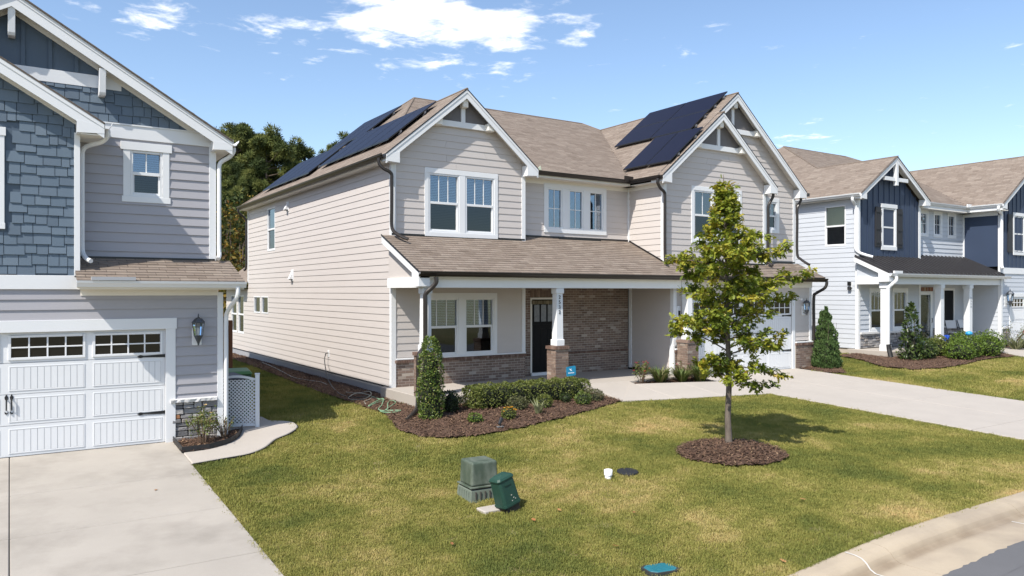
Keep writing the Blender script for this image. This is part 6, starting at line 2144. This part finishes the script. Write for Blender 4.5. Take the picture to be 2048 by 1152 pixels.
# ------------------------------------------------------------------ the young oak
def young_oak():
    x0, y0 = 10.79, 9.35
    T = thing('oak_tree', 'young oak with yellowing leaves and a bare slim trunk in a mulch ring', 'tree', (x0, y0, G(x0, y0) + .05))
    rs = np.random.RandomState(77)
    q = random.Random(9)
    tb = MB()
    H_ = 4.82
    tp = [(0, 0, -.1), (.01, 0, .12), (.0, .01, .5), (.02, 0, 1.2), (.0, .02, 2.0), (-.03, .01, 2.9), (-.06, 0, 3.7), (-.10, .0, 4.3), (-.13, 0, H_)]
    tr = [.085, .062, .054, .048, .042, .034, .024, .014, .005]
    tb.tube(catmull(tp, 4), list(np.interp(np.linspace(0, 8, 33), range(9), tr)), 10)
    tb.build('trunk', BARK, T, smooth=True)
    cx = lambda z: float(np.interp(z, [p[2] for p in tp], [p[0] for p in tp]))
    # lateral axes: image right and image depth
    rt = Vector((.8358, -.549, 0))
    fw = Vector((.549, .8358, 0))
    Rr = lambda z: float(np.interp(z, [1.1, 1.6, 1.9, 2.3, 2.7, 3.05, 3.35, 3.6, 3.95, 4.3, 4.82], [.55, .85, 1.12, .80, 1.35, .78, 1.05, .62, .50, .20, .03]))
    Rl = lambda z: float(np.interp(z, [1.1, 1.6, 1.95, 2.3, 2.7, 3.05, 3.35, 3.6, 3.95, 4.3, 4.82], [.55, .75, 1.10, .62, .85, .88, 1.10, .55, .42, .18, .03]))
    br = MB()
    P, D, TN = [], [], []
    nb = 70
    for i in range(nb):
        z = 1.25 + (H_ - 1.4) * (i / (nb - 1)) ** .92
        a = i * 2.39996 + q.uniform(-.35, .35)
        lat, dep = math.cos(a), math.sin(a)
        reach = (Rr(z + .12) if lat > 0 else Rl(z + .12)) * (q.uniform(.55, .82) if i % 3 == 1 else q.uniform(.85, 1.12))
        if abs(lat) < .55:
            reach = min(reach, .95)
        d = rt * lat + fw * dep
        rise = q.uniform(.10, .42) * reach if z > 1.7 else q.uniform(-.22, .22) * reach
        s = Vector((cx(z), 0, z - .12))
        m_ = s + d * reach * .5 + Vector((0, 0, rise * .65 + .04))
        e = s + d * reach + Vector((0, 0, rise))
        path = catmull([tuple(s), tuple(m_), tuple(e)], 4)
        br.tube(path, list(np.linspace(.016 if z < 3.5 else .009, .003, len(path))), 5)
        pv = [Vector(p) for p in path]
        # twigs with leaf sprays
        nt_ = max(5, int(reach * 17))
        for k in range(nt_):
            t = q.uniform(.25, 1.0)
            idx = min(len(pv) - 2, int(t * (len(pv) - 1)))
            b0 = pv[idx].lerp(pv[idx + 1], t * (len(pv) - 1) - idx)
            td = (d * q.uniform(.2, .9) + Vector((q.uniform(-1, 1), q.uniform(-1, 1), q.uniform(-.45, .7)))).normalized()
            tl = q.uniform(.08, .26) * (1 if z < 4 else .6)
            b1 = b0 + td * tl
            br.tube([tuple(b0), tuple(b1)], [.004, .002], 4)
            nl = q.randint(18, 30)
            base_t = min(.98, max(.02, q.gauss(.47, .19) + (.10 if z > 3 else 0)))
            for _ in range(nl):
                u = q.uniform(.3, 1.1)
                pp = b0.lerp(b1, u) + Vector((q.gauss(0, .028), q.gauss(0, .028), q.gauss(0, .022)))
                P.append(pp)
                D.append(td * .6 + Vector((q.gauss(0, .7), q.gauss(0, .7), q.gauss(-.25, .5))))
                TN.append(min(.98, max(.02, base_t + q.gauss(0, .14))))
    br.build('branch', BARK, T, smooth=True)
    P = np.array([tuple(p) for p in P])
    D = np.array([tuple(p) for p in D])
    n = len(P)
    U = rand_dirs(n, rs) * .75 + np.array([0, 0, 1])
    cols = [(.06, .095, .013), (.115, .16, .018), (.185, .235, .026), (.26, .295, .033), (.33, .325, .038), (.42, .36, .045), (.44, .26, .04)]
    leaf_cloud('crown', P, D, U, rs.uniform(.055, .112, n), OAKL, leaf_mat('oak_leaf', cols, .38, .5, .4), T, np.array(TN) * .93, 3)
    return n


n_oak = young_oak()

# ------------------------------------------------------------------ woods behind
PINEM = leaf_mat('pine_needle', [(.022, .036, .012), (.05, .07, .02), (.10, .122, .032), (.18, .19, .05), (.07, .09, .03)], .15, .7, .2)
AUTM = leaf_mat('autumn_leaf', [(.03, .042, .012), (.05, .06, .015), (.09, .085, .02), (.24, .16, .025), (.06, .06, .018), (.16, .075, .02), (.045, .05, .015)], .35, .6, .2)
GRNM = leaf_mat('wood_leaf', [(.025, .04, .012), (.04, .06, .016), (.065, .085, .02), (.09, .10, .025)], .25, .6, .2)


def pine_meshes(seed, H_=17.0):
    rs = np.random.RandomState(seed)
    q = random.Random(seed)
    tb = MB()
    lean = q.uniform(-.5, .5)
    tb.tube([(0, 0, -.3), (lean * .2, 0, H_ * .35), (lean * .7, .1, H_ * .7), (lean, .1, H_ * .97)], [.26, .21, .13, .03], 8)
    P, D, TN = [], [], []
    nl = 40
    for i in range(nl):
        f = (i / (nl - 1)) ** .8
        z = H_ * (.36 + .62 * f)
        a = i * 2.4 + q.uniform(-.5, .5)
        reach = H_ * float(np.interp(f, [0, .25, .55, .8, 1], [.12, .20, .21, .15, .03])) * q.uniform(.55, 1.1)
        c, s = math.cos(a), math.sin(a)
        ex, ey, ez = lean * z / H_ + c * reach, s * reach, z + reach * q.uniform(.05, .45)
        tb.tube([(lean * z / H_, .1 * z / H_, z), (lean * z / H_ + c * reach * .5, s * reach * .5, z + reach * .1), (ex, ey, ez)], [.06, .04, .015], 5)
        for k in range(q.randint(2, 4)):
            t = q.uniform(.68, 1.05)
            bx, by, bz = lean * z / H_ + c * reach * t + q.gauss(0, .35), s * reach * t + q.gauss(0, .35), z + (ez - z) * t + q.gauss(0, .3)
            R_ = q.uniform(.35, .72)
            n = int(62 * R_)
            d = rand_dirs(n, rs)
            P.append(np.array([bx, by, bz]) + d * R_ * np.array([1, 1, .62]) * rs.uniform(.5, 1.0, (n, 1)))
            D.append(d + np.array([0, 0, .5]))
            TN.append(np.clip(q.uniform(.1, .85) + .12 * rs.normal(size=n), .01, .99))  # light and dark clumps put into the tint, as if lit and shaded
    P, D, TN = np.concatenate(P), np.concatenate(D), np.concatenate(TN)
    U = rand_dirs(len(P), rs)
    o = leaf_cloud('crown', P, D, U, rs.uniform(.30, .5, len(P)), TUFT, PINEM, None, TN, seed)
    me = o.data
    bpy.data.objects.remove(o)
    return tb.mesh('trunk', PBARK, smooth=True), me


PM = [pine_meshes(s) for s in (101, 102, 103)]
cs, sn = math.cos(R(33.3)), math.sin(R(33.3))


def at_depth(u, D_):
    r = (u - 1024) / 1530 * D_
    return sn * D_ + cs * r, cs * D_ - sn * r


PG = 'tall pines in the wood behind the houses'
pl = [(474, 62, 233, 'tall pine directly behind the grey house gutter'), (532, 60, 256, 'rounded pine with a broad crown left of the sky gap'), (506, 67, 246, 'slim pine top between the two tallest pines'), (446, 66, 262, 'pine partly hidden by the white downspout'),
      (608, 64, 281, 'pine rising just left of the solar roof'), (702, 74, 256, 'far pine top showing over the solar panels'), (498, 58, 330, 'lower pine in front of the tall ones'), (456, 57, 350, 'low pine beside the white corner board')]
for i, (u, D_, v, lab) in enumerate(pl):
    x, y = at_depth(u, D_)
    top = 3.15 + (583.3 - v) / 1530 * D_
    T = thing('pine_tree', lab, 'tree', (x, y, .6), PG)
    s = (top - .6) / 18.0
    k = i % 3
    a = link('trunk', PM[k][0], T)
    b = link('crown', PM[k][1], T)
    wd = s * (.92, 1.0, .85)[k]
    a.scale = b.scale = (wd, wd, s)
    T.rotation_euler = (0, 0, i * 1.7)


def broadleaf(seed, n_blob, H_, W_):
    rs = np.random.RandomState(seed)
    q = random.Random(seed)
    P, D, TN = [], [], []
    tb = MB()
    tb.tube([(0, 0, -.3), (q.uniform(-.2, .2), 0, H_ * .4), (q.uniform(-.4, .4), 0, H_ * .85)], [.11, .08, .03], 7)
    for i in range(n_blob):
        z = H_ * q.uniform(.18, .98)
        w = W_ * math.sqrt(max(.1, 1 - ((z / H_ - .55) / .55) ** 2))
        a = q.uniform(0, 6.28)
        rr = w * q.uniform(.2, 1)
        bx, by = rr * math.cos(a), rr * math.sin(a)
        tb.tube([(0, 0, z * .6), (bx * .6, by * .6, z * .9), (bx, by, z)], [.04, .025, .01], 4)
        n = 60
        P.append(np.array([bx, by, z]) + rs.normal(size=(n, 3)) * np.array([.5, .5, .38]))
        D.append(rand_dirs(n, rs))
        TN.append(np.clip(q.uniform(.05, .9) + .2 * rs.normal(size=n), .01, .99))
    P, D, TN = np.concatenate(P), np.concatenate(D), np.concatenate(TN)
    return tb.mesh('trunk', PBARK), P, D, TN


for i, (u, D_, v, m, lab) in enumerate([(462, 50, 425, AUTM, 'low yellow leaved tree beside the white corner board'), (488, 52, 400, GRNM, 'dark green tree under the tall pines'), (482, 46, 455, AUTM, 'orange tinted sapling in the gap between the houses'), (520, 54, 390, AUTM, 'russet leaved tree behind the roof corner'), (548, 55, 405, GRNM, 'green tree low behind the solar roof'), (446, 54, 400, GRNM, 'green tree hidden mostly by the grey house'), (590, 58, 380, GRNM, 'green tree low under the right hand pines'), (470, 58, 440, GRNM, 'dense green thicket tree at the back of the gap')]):
    x, y = at_depth(u, D_)
    H_ = 2.55 + (583.3 - v) / 1530 * D_
    tm, P, D, TN = broadleaf(200 + i, 34, H_, 2.1)
    T = thing('broadleaf_tree', lab, 'tree', (x, y, .6), 'autumn broadleaf trees behind the houses')
    link('trunk', tm, T)
    rs = np.random.RandomState(i)
    leaf_cloud('crown', P, D, rand_dirs(len(P), rs) + [0, 0, .5], rs.uniform(.2, .4, len(P)), LEAF, m, T, TN, i)
# the mass of the wood further back
rs = np.random.RandomState(5)
n = 9000
uu = rs.uniform(300, 900, n)
dd = rs.uniform(78, 110, n)
r_ = (uu - 1024) / 1530 * dd
zz = rs.rand(n) ** .8 * (6.2 + 1.8 * np.sin(uu / 23.0) + 1.2 * np.sin(uu / 9.0))
Pw = np.c_[sn * dd + cs * r_, cs * dd - sn * r_, .4 + zz]
o = leaf_cloud('far_wood', Pw, rand_dirs(n, rs), rand_dirs(n, rs) + [0, 0, .5], rs.uniform(.7, 1.4, n), LEAF, GRNM, None, np.clip(rs.rand(n) * .7, .01, .99), 9)
tag(o, 'dense dark far wood behind the tall pines', 'wood', kind='stuff')
# ================================================================== loose things on the lots
# transformer pedestal
def pedestal():
    x, y = 5.76, 9.66
    z = G(x, y)
    T = thing('utility_pedestal', 'square weathered grey green utility pedestal on the lawn', 'utility box', (x, y, z))
    GG = mat('weathered_green_plastic', (.06, .082, .058), .55, .1, 7, coord='obj', col2=(.135, .155, .125), c2scale=3.5, c2pos=(.42, .62), stretch=(1, 1, .5))
    GL = mat('pale_green_concrete', (.125, .15, .12), .8, .08, 8, coord='obj')
    b = MB()
    b.hexa([(-.25, -.24, -.05), (.25, -.24, -.05), (.25, .24, -.05), (-.25, .24, -.05), (-.235, -.225, .13), (.235, -.225, .13), (.235, .225, .13), (-.235, .225, .13)])
    base = b.build('base', GL, T, bevel=.01)
    for k in range(5):
        MB().box(-.17 + k * .075, -.248, .0, -.155 + k * .075, -.225, .105).build('rib', JOINT, base)
        MB().box(-.248, -.17 + k * .075, .0, -.225, -.155 + k * .075, .105).build('rib', GL, base)
    MB().box(-.215, -.205, .13, .215, .205, .152).build('gap', JOINT, T)
    MB().box(-.245, -.235, .152, .245, .235, .175).build('rim', GG, T, bevel=.006)
    h = MB()
    h.hexa([(-.215, -.205, .175), (.215, -.205, .175), (.215, .205, .175), (-.215, .205, .175), (-.205, -.195, .52), (.205, -.195, .52), (.205, .195, .52), (-.205, .195, .52)])
    h.build('cover', GG, T, bevel=.03, seg=3, smooth=False)
    T.rotation_euler = (0, 0, R(-4))
    return T


pedestal()


def leaning_pedestal():
    x, y = 5.80, 8.88
    z = G(x, y)
    T = thing('cable_pedestal', 'leaning dark green cable pedestal with a domed cap on the lawn', 'utility box', (x, y, z))
    DG = mat('dark_green_plastic', (.009, .044, .030), .58, .06, 6, coord='obj')
    w, d = .14, .11

    def sec(s, zz):
        return [(-w * s, -d * s + .03, zz), (-w * s + .03, -d * s, zz), (w * s - .03, -d * s, zz), (w * s, -d * s + .03, zz), (w * s, d * s, zz), (-w * s, d * s, zz)]
    def stack(secs):
        mb = MB()
        vs = [p for s in secs for p in s]
        m = 6
        fs = [(i * m + k, i * m + (k + 1) % m, (i + 1) * m + (k + 1) % m, (i + 1) * m + k) for i in range(len(secs) - 1) for k in range(m)]
        mb.add(vs, fs + [tuple(range(m))[::-1], tuple((len(secs) - 1) * m + k for k in range(m))])
        return mb
    stack([sec(.93, -.08), sec(.93, .10)]).build('base', BLACK, T)
    stack([sec(1.05, .08), sec(.95, .56)]).build('body', DG, T, bevel=.006)
    stack([sec(1.03, .55), sec(1.05, .57), sec(.92, .605), sec(.45, .645)]).build('cap', DG, T, bevel=.003)
    stack([sec(1.09, .10), sec(1.085, .135)]).build('band', DG, T)
    MB().box(-.06, -d - .004, .45, .05, -d + .01, .47).build('moulded_label', mat('dark_label', (.006, .03, .02), .5, 0), T)
    for (a, c) in ((.01, .27), (.035, .215), (.0, .175), (.06, .185), (.02, .115)):
        MB().box(a - .007, -d * .99 - .006, c - .007, a + .007, -d + .01, c + .007).build('bolt', mat('zinc_bolt', (.5, .48, .42), .5, 0), T)
    T.rotation_euler = (R(-5), R(-15), R(6))
    T.scale = (1, 1, .8)
    return T


leaning_pedestal()
tag(MB().box(5.42, 8.92, G(5.5, 9) - .05, 5.74, 9.16, G(5.5, 9) + .025).build('paver', CONC2, bevel=.01), 'pale concrete paver lying beside the leaning green pedestal', 'paver')
x, y = 7.73, 9.06
T = thing('cleanout_pipe', 'short white plastic cleanout pipe standing in the lawn', 'pipe', (x, y, G(x, y)))
PVC = mat('white_pvc', (.80, .80, .80), .4, .02)
MB().lathe([(.052, -.05), (.052, .045)], n=16).build('pipe', PVC, T, smooth=True)
MB().lathe([(.064, .04), (.066, .12), (.052, .125), (.050, .085)], n=16, cap=False).build('collar', PVC, T, smooth=True)
MB().lathe([(.052, .085), (.03, .09)], n=16).build('plug', mat('grey_plug', (.16, .16, .17), .6, 0), T)
x, y = 8.17, 9.11
z = G(x, y)
mb = MB().lathe([(1, -.04), (1, .012), (.93, .02)], n=24)
me = mb.mesh('valve_cover', mat('black_plastic_lid', (.016, .017, .02), .55, .1, 14, bump=.3))
for v in me.vertices:
    v.co = (v.co.x * .17, v.co.y * .22, v.co.z)
o = link('valve_cover', me, None, (x, y, z - .008), R(-35))
tag(o, 'black oval valve cover flush in the lawn beside the white pipe', 'lid')
x, y = 6.11, 6.27
T = thing('meter_lid', 'teal blue meter box lid sunk in the lawn near the kerb', 'lid', (x, y, G(x, y) - .012))
TEAL = mat('teal_lid', (.018, .15, .19), .5, .06, 8, coord='obj')
c8 = [(-.17, -.08), (-.11, -.13), (.11, -.13), (.17, -.08), (.17, .08), (.11, .13), (-.11, .13), (-.17, .08)]
MB().prism([(a, b, -.04) for a, b in c8], (0, 0, .062)).build('lid', TEAL, T, bevel=.006)
MB().prism([(a * 1.13, b * 1.16, -.06) for a, b in c8], (0, 0, .078)).build('rim', mat('lid_rim', (.03, .032, .03), .8, .1, 9, coord='obj'), T)
for k in range(5):
    MB().box(-.12, -.08 + k * .04, .02, .12, -.073 + k * .04, .026).build('grip_rib', TEAL, T)
T.rotation_euler = (R(-2), 0, R(-12))

# lawn leaves
lm = mat('dry_oak_leaf', None, .7, 0, rand=[(.28, .11, .035), (.20, .09, .04), (.34, .17, .06)])
for i, (x, y, lab) in enumerate([(6.81, 8.61, 'curled orange leaf beyond the leaning pedestal'), (6.26, 8.31, 'orange leaf close by the leaning pedestal'), (5.79, 8.34, 'brown leaf in front of the leaning pedestal'), (6.99, 7.68, 'dry leaf alone in mid lawn'), (7.27, 5.57, 'reddish leaf near the kerb edge'), (3.42, 8.92, 'orange leaf near the driveway edge'), (6.1, 6.95, 'small dry leaf between lid and pedestal'), (4.52, 8.21, 'brown leaf on dry grass left of the pedestals'), (9.2, 6.6, 'dry leaf on the lawn below the tree ring')]):
    me = bpy.data.meshes.new('fallen_leaf')
    me.from_pydata([(a, b, c + .12 * abs(a - .5)) for a, b, c in OAKL[0]], [], OAKL[1])
    me.materials.append(lm)
    o = link('fallen_leaf', me, None, (x, y, G(x, y) + .028), (rng.uniform(-.3, .3), rng.uniform(-.3, .3), rng.uniform(0, 6)), (.085,) * 3)
    tag(o, lab, 'leaf', 'fallen leaves on the lawn')
me = bpy.data.meshes.new('fallen_leaf')
me.from_pydata([(a, b, c + .12 * abs(a - .5)) for a, b, c in OAKL[0]], [], OAKL[1])
me.materials.append(lm)
o = link('fallen_leaf', me, None, (1.81, 12.41, .345 + .052 * (12.41 - 15.43) + .006), 1.2, (.08,) * 3)
tag(o, 'single brown leaf lying on the concrete driveway', 'leaf', 'fallen leaves on the lawn')


# hoses
def hose(name, label, pts, m, r=.011):
    o = MB().tube(catmull(pts, 5), r, 7).build(name, m, smooth=True)
    tag(o, label, 'hose')


gz = lambda x, y, d=.05: (x, y, G(x, y) + d)
HG = mat('green_hose', (.17, .30, .18), .45, .05, 5)
HK = mat('black_hose', (.03, .032, .03), .5, 0)
HS = mat('grey_hose', (.26, .26, .22), .5, .05, 5)
hose('garden_hose', 'pale green garden hose coiled loosely by the porch corner', [gz(7.55, 18.1), gz(7.5, 17.3), gz(7.53, 17.05), gz(7.2, 16.8), gz(6.9, 16.45, .06), gz(6.95, 16.6), gz(7.3, 16.95, .07), gz(7.5, 17.05, .09), gz(7.2, 16.45), gz(6.88, 15.9, .06), gz(6.92, 15.66), gz(7.1, 15.9), gz(7.42, 16.6), gz(7.62, 16.86), gz(7.6, 16.55), gz(7.25, 16.1), gz(6.98, 15.72), gz(7.15, 15.52), gz(7.2, 15.42), gz(7.0, 15.33), gz(6.84, 15.5), gz(6.83, 15.7)], HG, .013)
hose('garden_hose', 'black hose hanging from the wall faucet to the mulch', [(7.775, 21.84, 1.29), (7.74, 21.82, 1.15), (7.62, 21.4, .95), (7.5, 20.9, .72), gz(7.4, 20.3, .08), gz(7.2, 19.4), gz(7.05, 18.6), gz(7.1, 18.0), gz(7.3, 17.7, .08), gz(7.5, 17.9)], HK, .013)
hose('garden_hose', 'thin grey hose lying along the foundation in the shade', [gz(7.75, 28.5), gz(7.6, 26.5), gz(7.40, 24.6), gz(7.25, 23.2), gz(7.35, 22.2), gz(7.5, 21.5), gz(7.45, 20.8)], HS, .012)
hose('garden_hose', 'grey hose loops in the shaded mulch by the foundation', [gz(7.3, 19.0), gz(7.5, 18.6), gz(7.62, 18.2, .12), gz(7.5, 17.8, .09), gz(7.2, 17.55), gz(6.95, 17.7), gz(7.05, 18.1), gz(7.35, 18.3, .10), gz(7.55, 17.9), gz(7.3, 17.4), gz(7.08, 17.2), gz(6.95, 16.8)], HS, .012)

# lattice screen and bins
zz = G(3.9, 15.9)
T = thing('lattice_screen', 'white diamond lattice screen hiding the bins beside the grey house', 'screen', (3.45, 16.02, zz))
LW = mat('white_vinyl', (.66, .68, .71), .5, .02)
ang = math.atan2(-.24, .78)
Lw, Lh = .74, 1.04
fr = MB()
fr.box(0, -.012, .06, Lw, .012, .11)
topz = lambda a: 1.00 + .09 * math.sin(math.pi * (a / Lw) * .85 + .25)
n = 14
for i in range(n):
    a, b = Lw * i / n, Lw * (i + 1) / n
    fr.hexa([(a, -.014, topz(a) - .045), (b, -.014, topz(b) - .045), (b, .014, topz(b) - .045), (a, .014, topz(a) - .045), (a, -.014, topz(a)), (b, -.014, topz(b)), (b, .014, topz(b)), (a, .014, topz(a))])
fr.build('frame', LW, T)
MB().box(Lw, -.04, -.03, Lw + .085, .04, 1.10).build('post', LW, T, bevel=.008)
MB().box(Lw - .008, -.048, 1.10, Lw + .093, .048, 1.125).build('post_cap', LW, T, bevel=.006)
sp = .072
for sgn in (1, -1):
    k = -20
    while k < 30:
        # strip a = k*sp + sgn*z
        pts_ = []
        z0_, z1_ = .10, 1.0
        a0_ = k * sp + sgn * (z0_ - .5)
        a1_ = k * sp + sgn * (z1_ - .5)
        lo, hi = 0.0, 1.0
        for lim, s2 in ((0.0, 1), (Lw, -1)):
            v0, v1 = (a0_ - lim) * s2, (a1_ - lim) * s2
            if v0 < 0 and v1 < 0:
                lo, hi = 1, 0
            elif v0 < 0:
                lo = max(lo, v0 / (v0 - v1))
            elif v1 < 0:
                hi = min(hi, v0 / (v0 - v1))
        if hi - lo > .03:
            p0 = (a0_ + (a1_ - a0_) * lo, z0_ + (z1_ - z0_) * lo)
            p1 = (a0_ + (a1_ - a0_) * hi, z0_ + (z1_ - z0_) * hi)
            w = .0145 * 1.0
            yo = .004 * sgn
            q = MB()
            q.hexa([(p0[0] - w, yo - .004, p0[1]), (p0[0] + w, yo - .004, p0[1]), (p0[0] + w, yo + .0035, p0[1]), (p0[0] - w, yo + .0035, p0[1]), (p1[0] - w, yo - .004, p1[1]), (p1[0] + w, yo - .004, p1[1]), (p1[0] + w, yo + .0035, p1[1]), (p1[0] - w, yo + .0035, p1[1])])
            q.build('lattice_strip', LW, T)
        k += 1
T.rotation_euler = (0, 0, ang)


def bin_(loc, body, lid, label, rz):
    T = thing('wheelie_bin', label, 'bin', (loc[0], loc[1], G(*loc) + .04))
    mb = MB()
    mb.hexa([(-.24, -.24, 0), (.24, -.24, 0), (.24, .26, 0), (-.24, .26, 0), (-.29, -.31, .98), (.29, -.31, .98), (.29, .33, .98), (-.29, .33, .98)])
    mb.build('body', body, T, bevel=.02)
    l = MB()
    l.hexa([(-.31, -.34, .98), (.31, -.34, .98), (.31, .36, 1.0), (-.31, .36, 1.0), (-.27, -.28, 1.05), (.27, -.28, 1.05), (.27, .32, 1.08), (-.27, .32, 1.08)])
    l.build('lid', lid, T, bevel=.015)
    MB().tube([(-.24, .40, .99), (.24, .40, .99)], .018, 6).build('handle', body, T)
    for s in (-1, 1):
        MB().tube([(s * .27, .27, .12), (s * .32, .27, .12)], .12, 12).build('wheel', RUBBER, T)
    T.rotation_euler = (0, 0, rz)
    T.scale = (.92, .92, .93)


DKG = mat('dark_bin', (.035, .037, .04), .55, .1, 6)
bin_((3.78, 16.48), DKG, mat('grey_bin_lid', (.10, .10, .105), .6, .2, 14), 'bin with a dark grey lid behind the lattice next to the house wall', R(8))
bin_((4.10, 17.05), mat('green_bin', (.03, .09, .045), .5, .05), mat('lime_bin_lid', (.10, .22, .06), .45, .1, 5), 'bin with a lime green lid behind the lattice post', R(-6))

# wood fence across the side yard
T = thing('fence', 'brown stained wood fence end across the side yard', 'fence', (4.6, 25.0, .45))
WD = mat('stained_wood', None, .75, .15, 6, (1, 1, .3), rand=[(.10, .042, .018), (.13, .055, .024), (.085, .036, .016)])
for k in range(17):
    MB().box(-1.15 + k * .135, -.01, .0, -1.15 + k * .135 + .128, .012, 1.68 + rng.uniform(-.01, .01)).build('picket', WD, T)
for zz_ in (.25, .85, 1.45):
    MB().box(-1.15, -.05, zz_, 1.18, -.0101, zz_ + .09).build('rail', WD, T)
MB().box(1.15, -.06, -.1, 1.27, .06, 1.80).build('post', WD, T, bevel=.01)

# yard sign
x, y = 11.72, 15.12
T = thing('yard_sign', 'small blue security yard sign on a stake by the brick pier', 'sign', (x, y, G(x, y)))
MB().box(-.008, -.004, -.05, .008, .004, .55).build('stake', BLACK, T)
c8 = [(-.13, .46), (-.11, .44), (.11, .46), (.13, .48), (.13, .68), (.11, .70), (-.11, .68), (-.13, .66)]
pn = MB().prism([(a, -.012, b) for a, b in c8], (0, .008, 0)).build('panel', mat('sign_blue', (.012, .20, .36), .4, .02), T)
WM = mat('sign_white', (.75, .78, .8), .5, 0)
MB().prism([(-.05, -.0145, .63), (-.02, -.0145, .63), (.03, -.0145, .575), (.0, -.0145, .575)], (0, .002, 0)).build('sign_mark', WM, pn)
MB().prism([(.0, -.0145, .63), (.02, -.0145, .63), (.01, -.0145, .61)], (0, .002, 0)).build('sign_mark', WM, pn)
for k in range(6):
    MB().box(-.08 + k * .028, -.0145, .515, -.062 + k * .028, -.0125, .54).build('sign_letter', WM, pn)
T.rotation_euler = (0, R(-3), R(-12))
# garden spotlight
x, y = 8.08, 12.72
T = thing('garden_spotlight', 'small black and silver spotlight on a spike at the mulch edge', 'lamp', (x, y, G(x, y) + .02))
MB().tube([(0, 0, -.05), (0, 0, .10)], .012, 6).build('spike', BLACK, T)
MB().tube([(-.04, -.02, .07), (.05, .03, .17)], [.030, .045], 10).build('lamp_head', BLACK, T)
MB().box(-.09, -.07, .02, .04, .0, .035).build('solar_plate', mat('silver_plate', (.35, .36, .37), .35, 0, metal=.5), T)
# things on the right porch


def folding_chair(loc, label, rz):
    T = thing('folding_chair', label, 'chair', loc, 'white folding chairs on the right porch')
    W = mat('chair_white', (.62, .62, .63), .5, .02)
    MB().box(-.23, -.22, .43, .23, .20, .46).build('seat', W, T, bevel=.008)
    MB().hexa([(-.22, .19, .60), (.22, .19, .60), (.22, .21, .60), (-.22, .21, .60), (-.22, .29, .93), (.22, .29, .93), (.22, .31, .93), (-.22, .31, .93)]).build('backrest', W, T, bevel=.008)
    for s in (-.225, .225):
        MB().tube([(s, -.24, 0), (s, .10, .44), (s, .30, .93)], .013, 6).build('leg', DKG, T)
        MB().tube([(s * .93, .26, 0), (s * .93, -.10, .44)], .013, 6).build('leg', DKG, T)
    T.rotation_euler = (0, 0, rz)


folding_chair((32.55, 16.35, 1.03), 'folding chair below the dark window on the right porch', R(-35))
folding_chair((33.5, 16.3, 1.03), 'folding chair nearest the porch side wall', R(-20))
o = MB().lathe([(.0, -.16), (.10, -.13), (.16, -.04), (.16, .05), (.10, .13), (0, .16)], n=14).build('play_ball', mat('blue_ball', (.03, .28, .55), .4, .03), smooth=True)
o.scale = (.75, .75, .6)
o.location = (29.62, 14.35, 1.60)
T = thing('hose_reel', 'small bright blue hose reel against the middle white porch column', 'hose reel', (29.9, 15.3, 1.06))
MB().tube([(-.06, 0, .34), (.06, 0, .34)], .10, 10).build('drum', mat('reel_blue', (.02, .08, .45), .4, 0), T)
MB().box(-.08, -.03, 0, -.065, .03, .42).build('bracket', mat('reel_blue', None), T)
MB().box(.065, -.03, 0, .08, .03, .42).build('bracket', mat('reel_blue', None), T)
tag(o, 'bright blue ball resting on top of the clipped bushes', 'ball')
# ------------------------------------------------------------------ put each thing's Empty at its base
bpy.context.view_layer.update()
for o in list(C.objects):
    if o.type == 'EMPTY' and o.parent is None and o.location.length < 1e-6 and o.children:
        lo = Vector((1e9,) * 3)
        hi = Vector((-1e9,) * 3)
        for c in o.children_recursive:
            if c.type != 'MESH' or not len(c.data.vertices):
                continue
            for q in c.bound_box:
                w = c.matrix_world @ Vector(q)
                lo = Vector(map(min, lo, w))
                hi = Vector(map(max, hi, w))
        base = Vector(((lo.x + hi.x) / 2, (lo.y + hi.y) / 2, lo.z))
        o.location = base
        for c in o.children:
            c.matrix_parent_inverse = Matrix.Translation(-base)
bpy.context.view_layer.update()
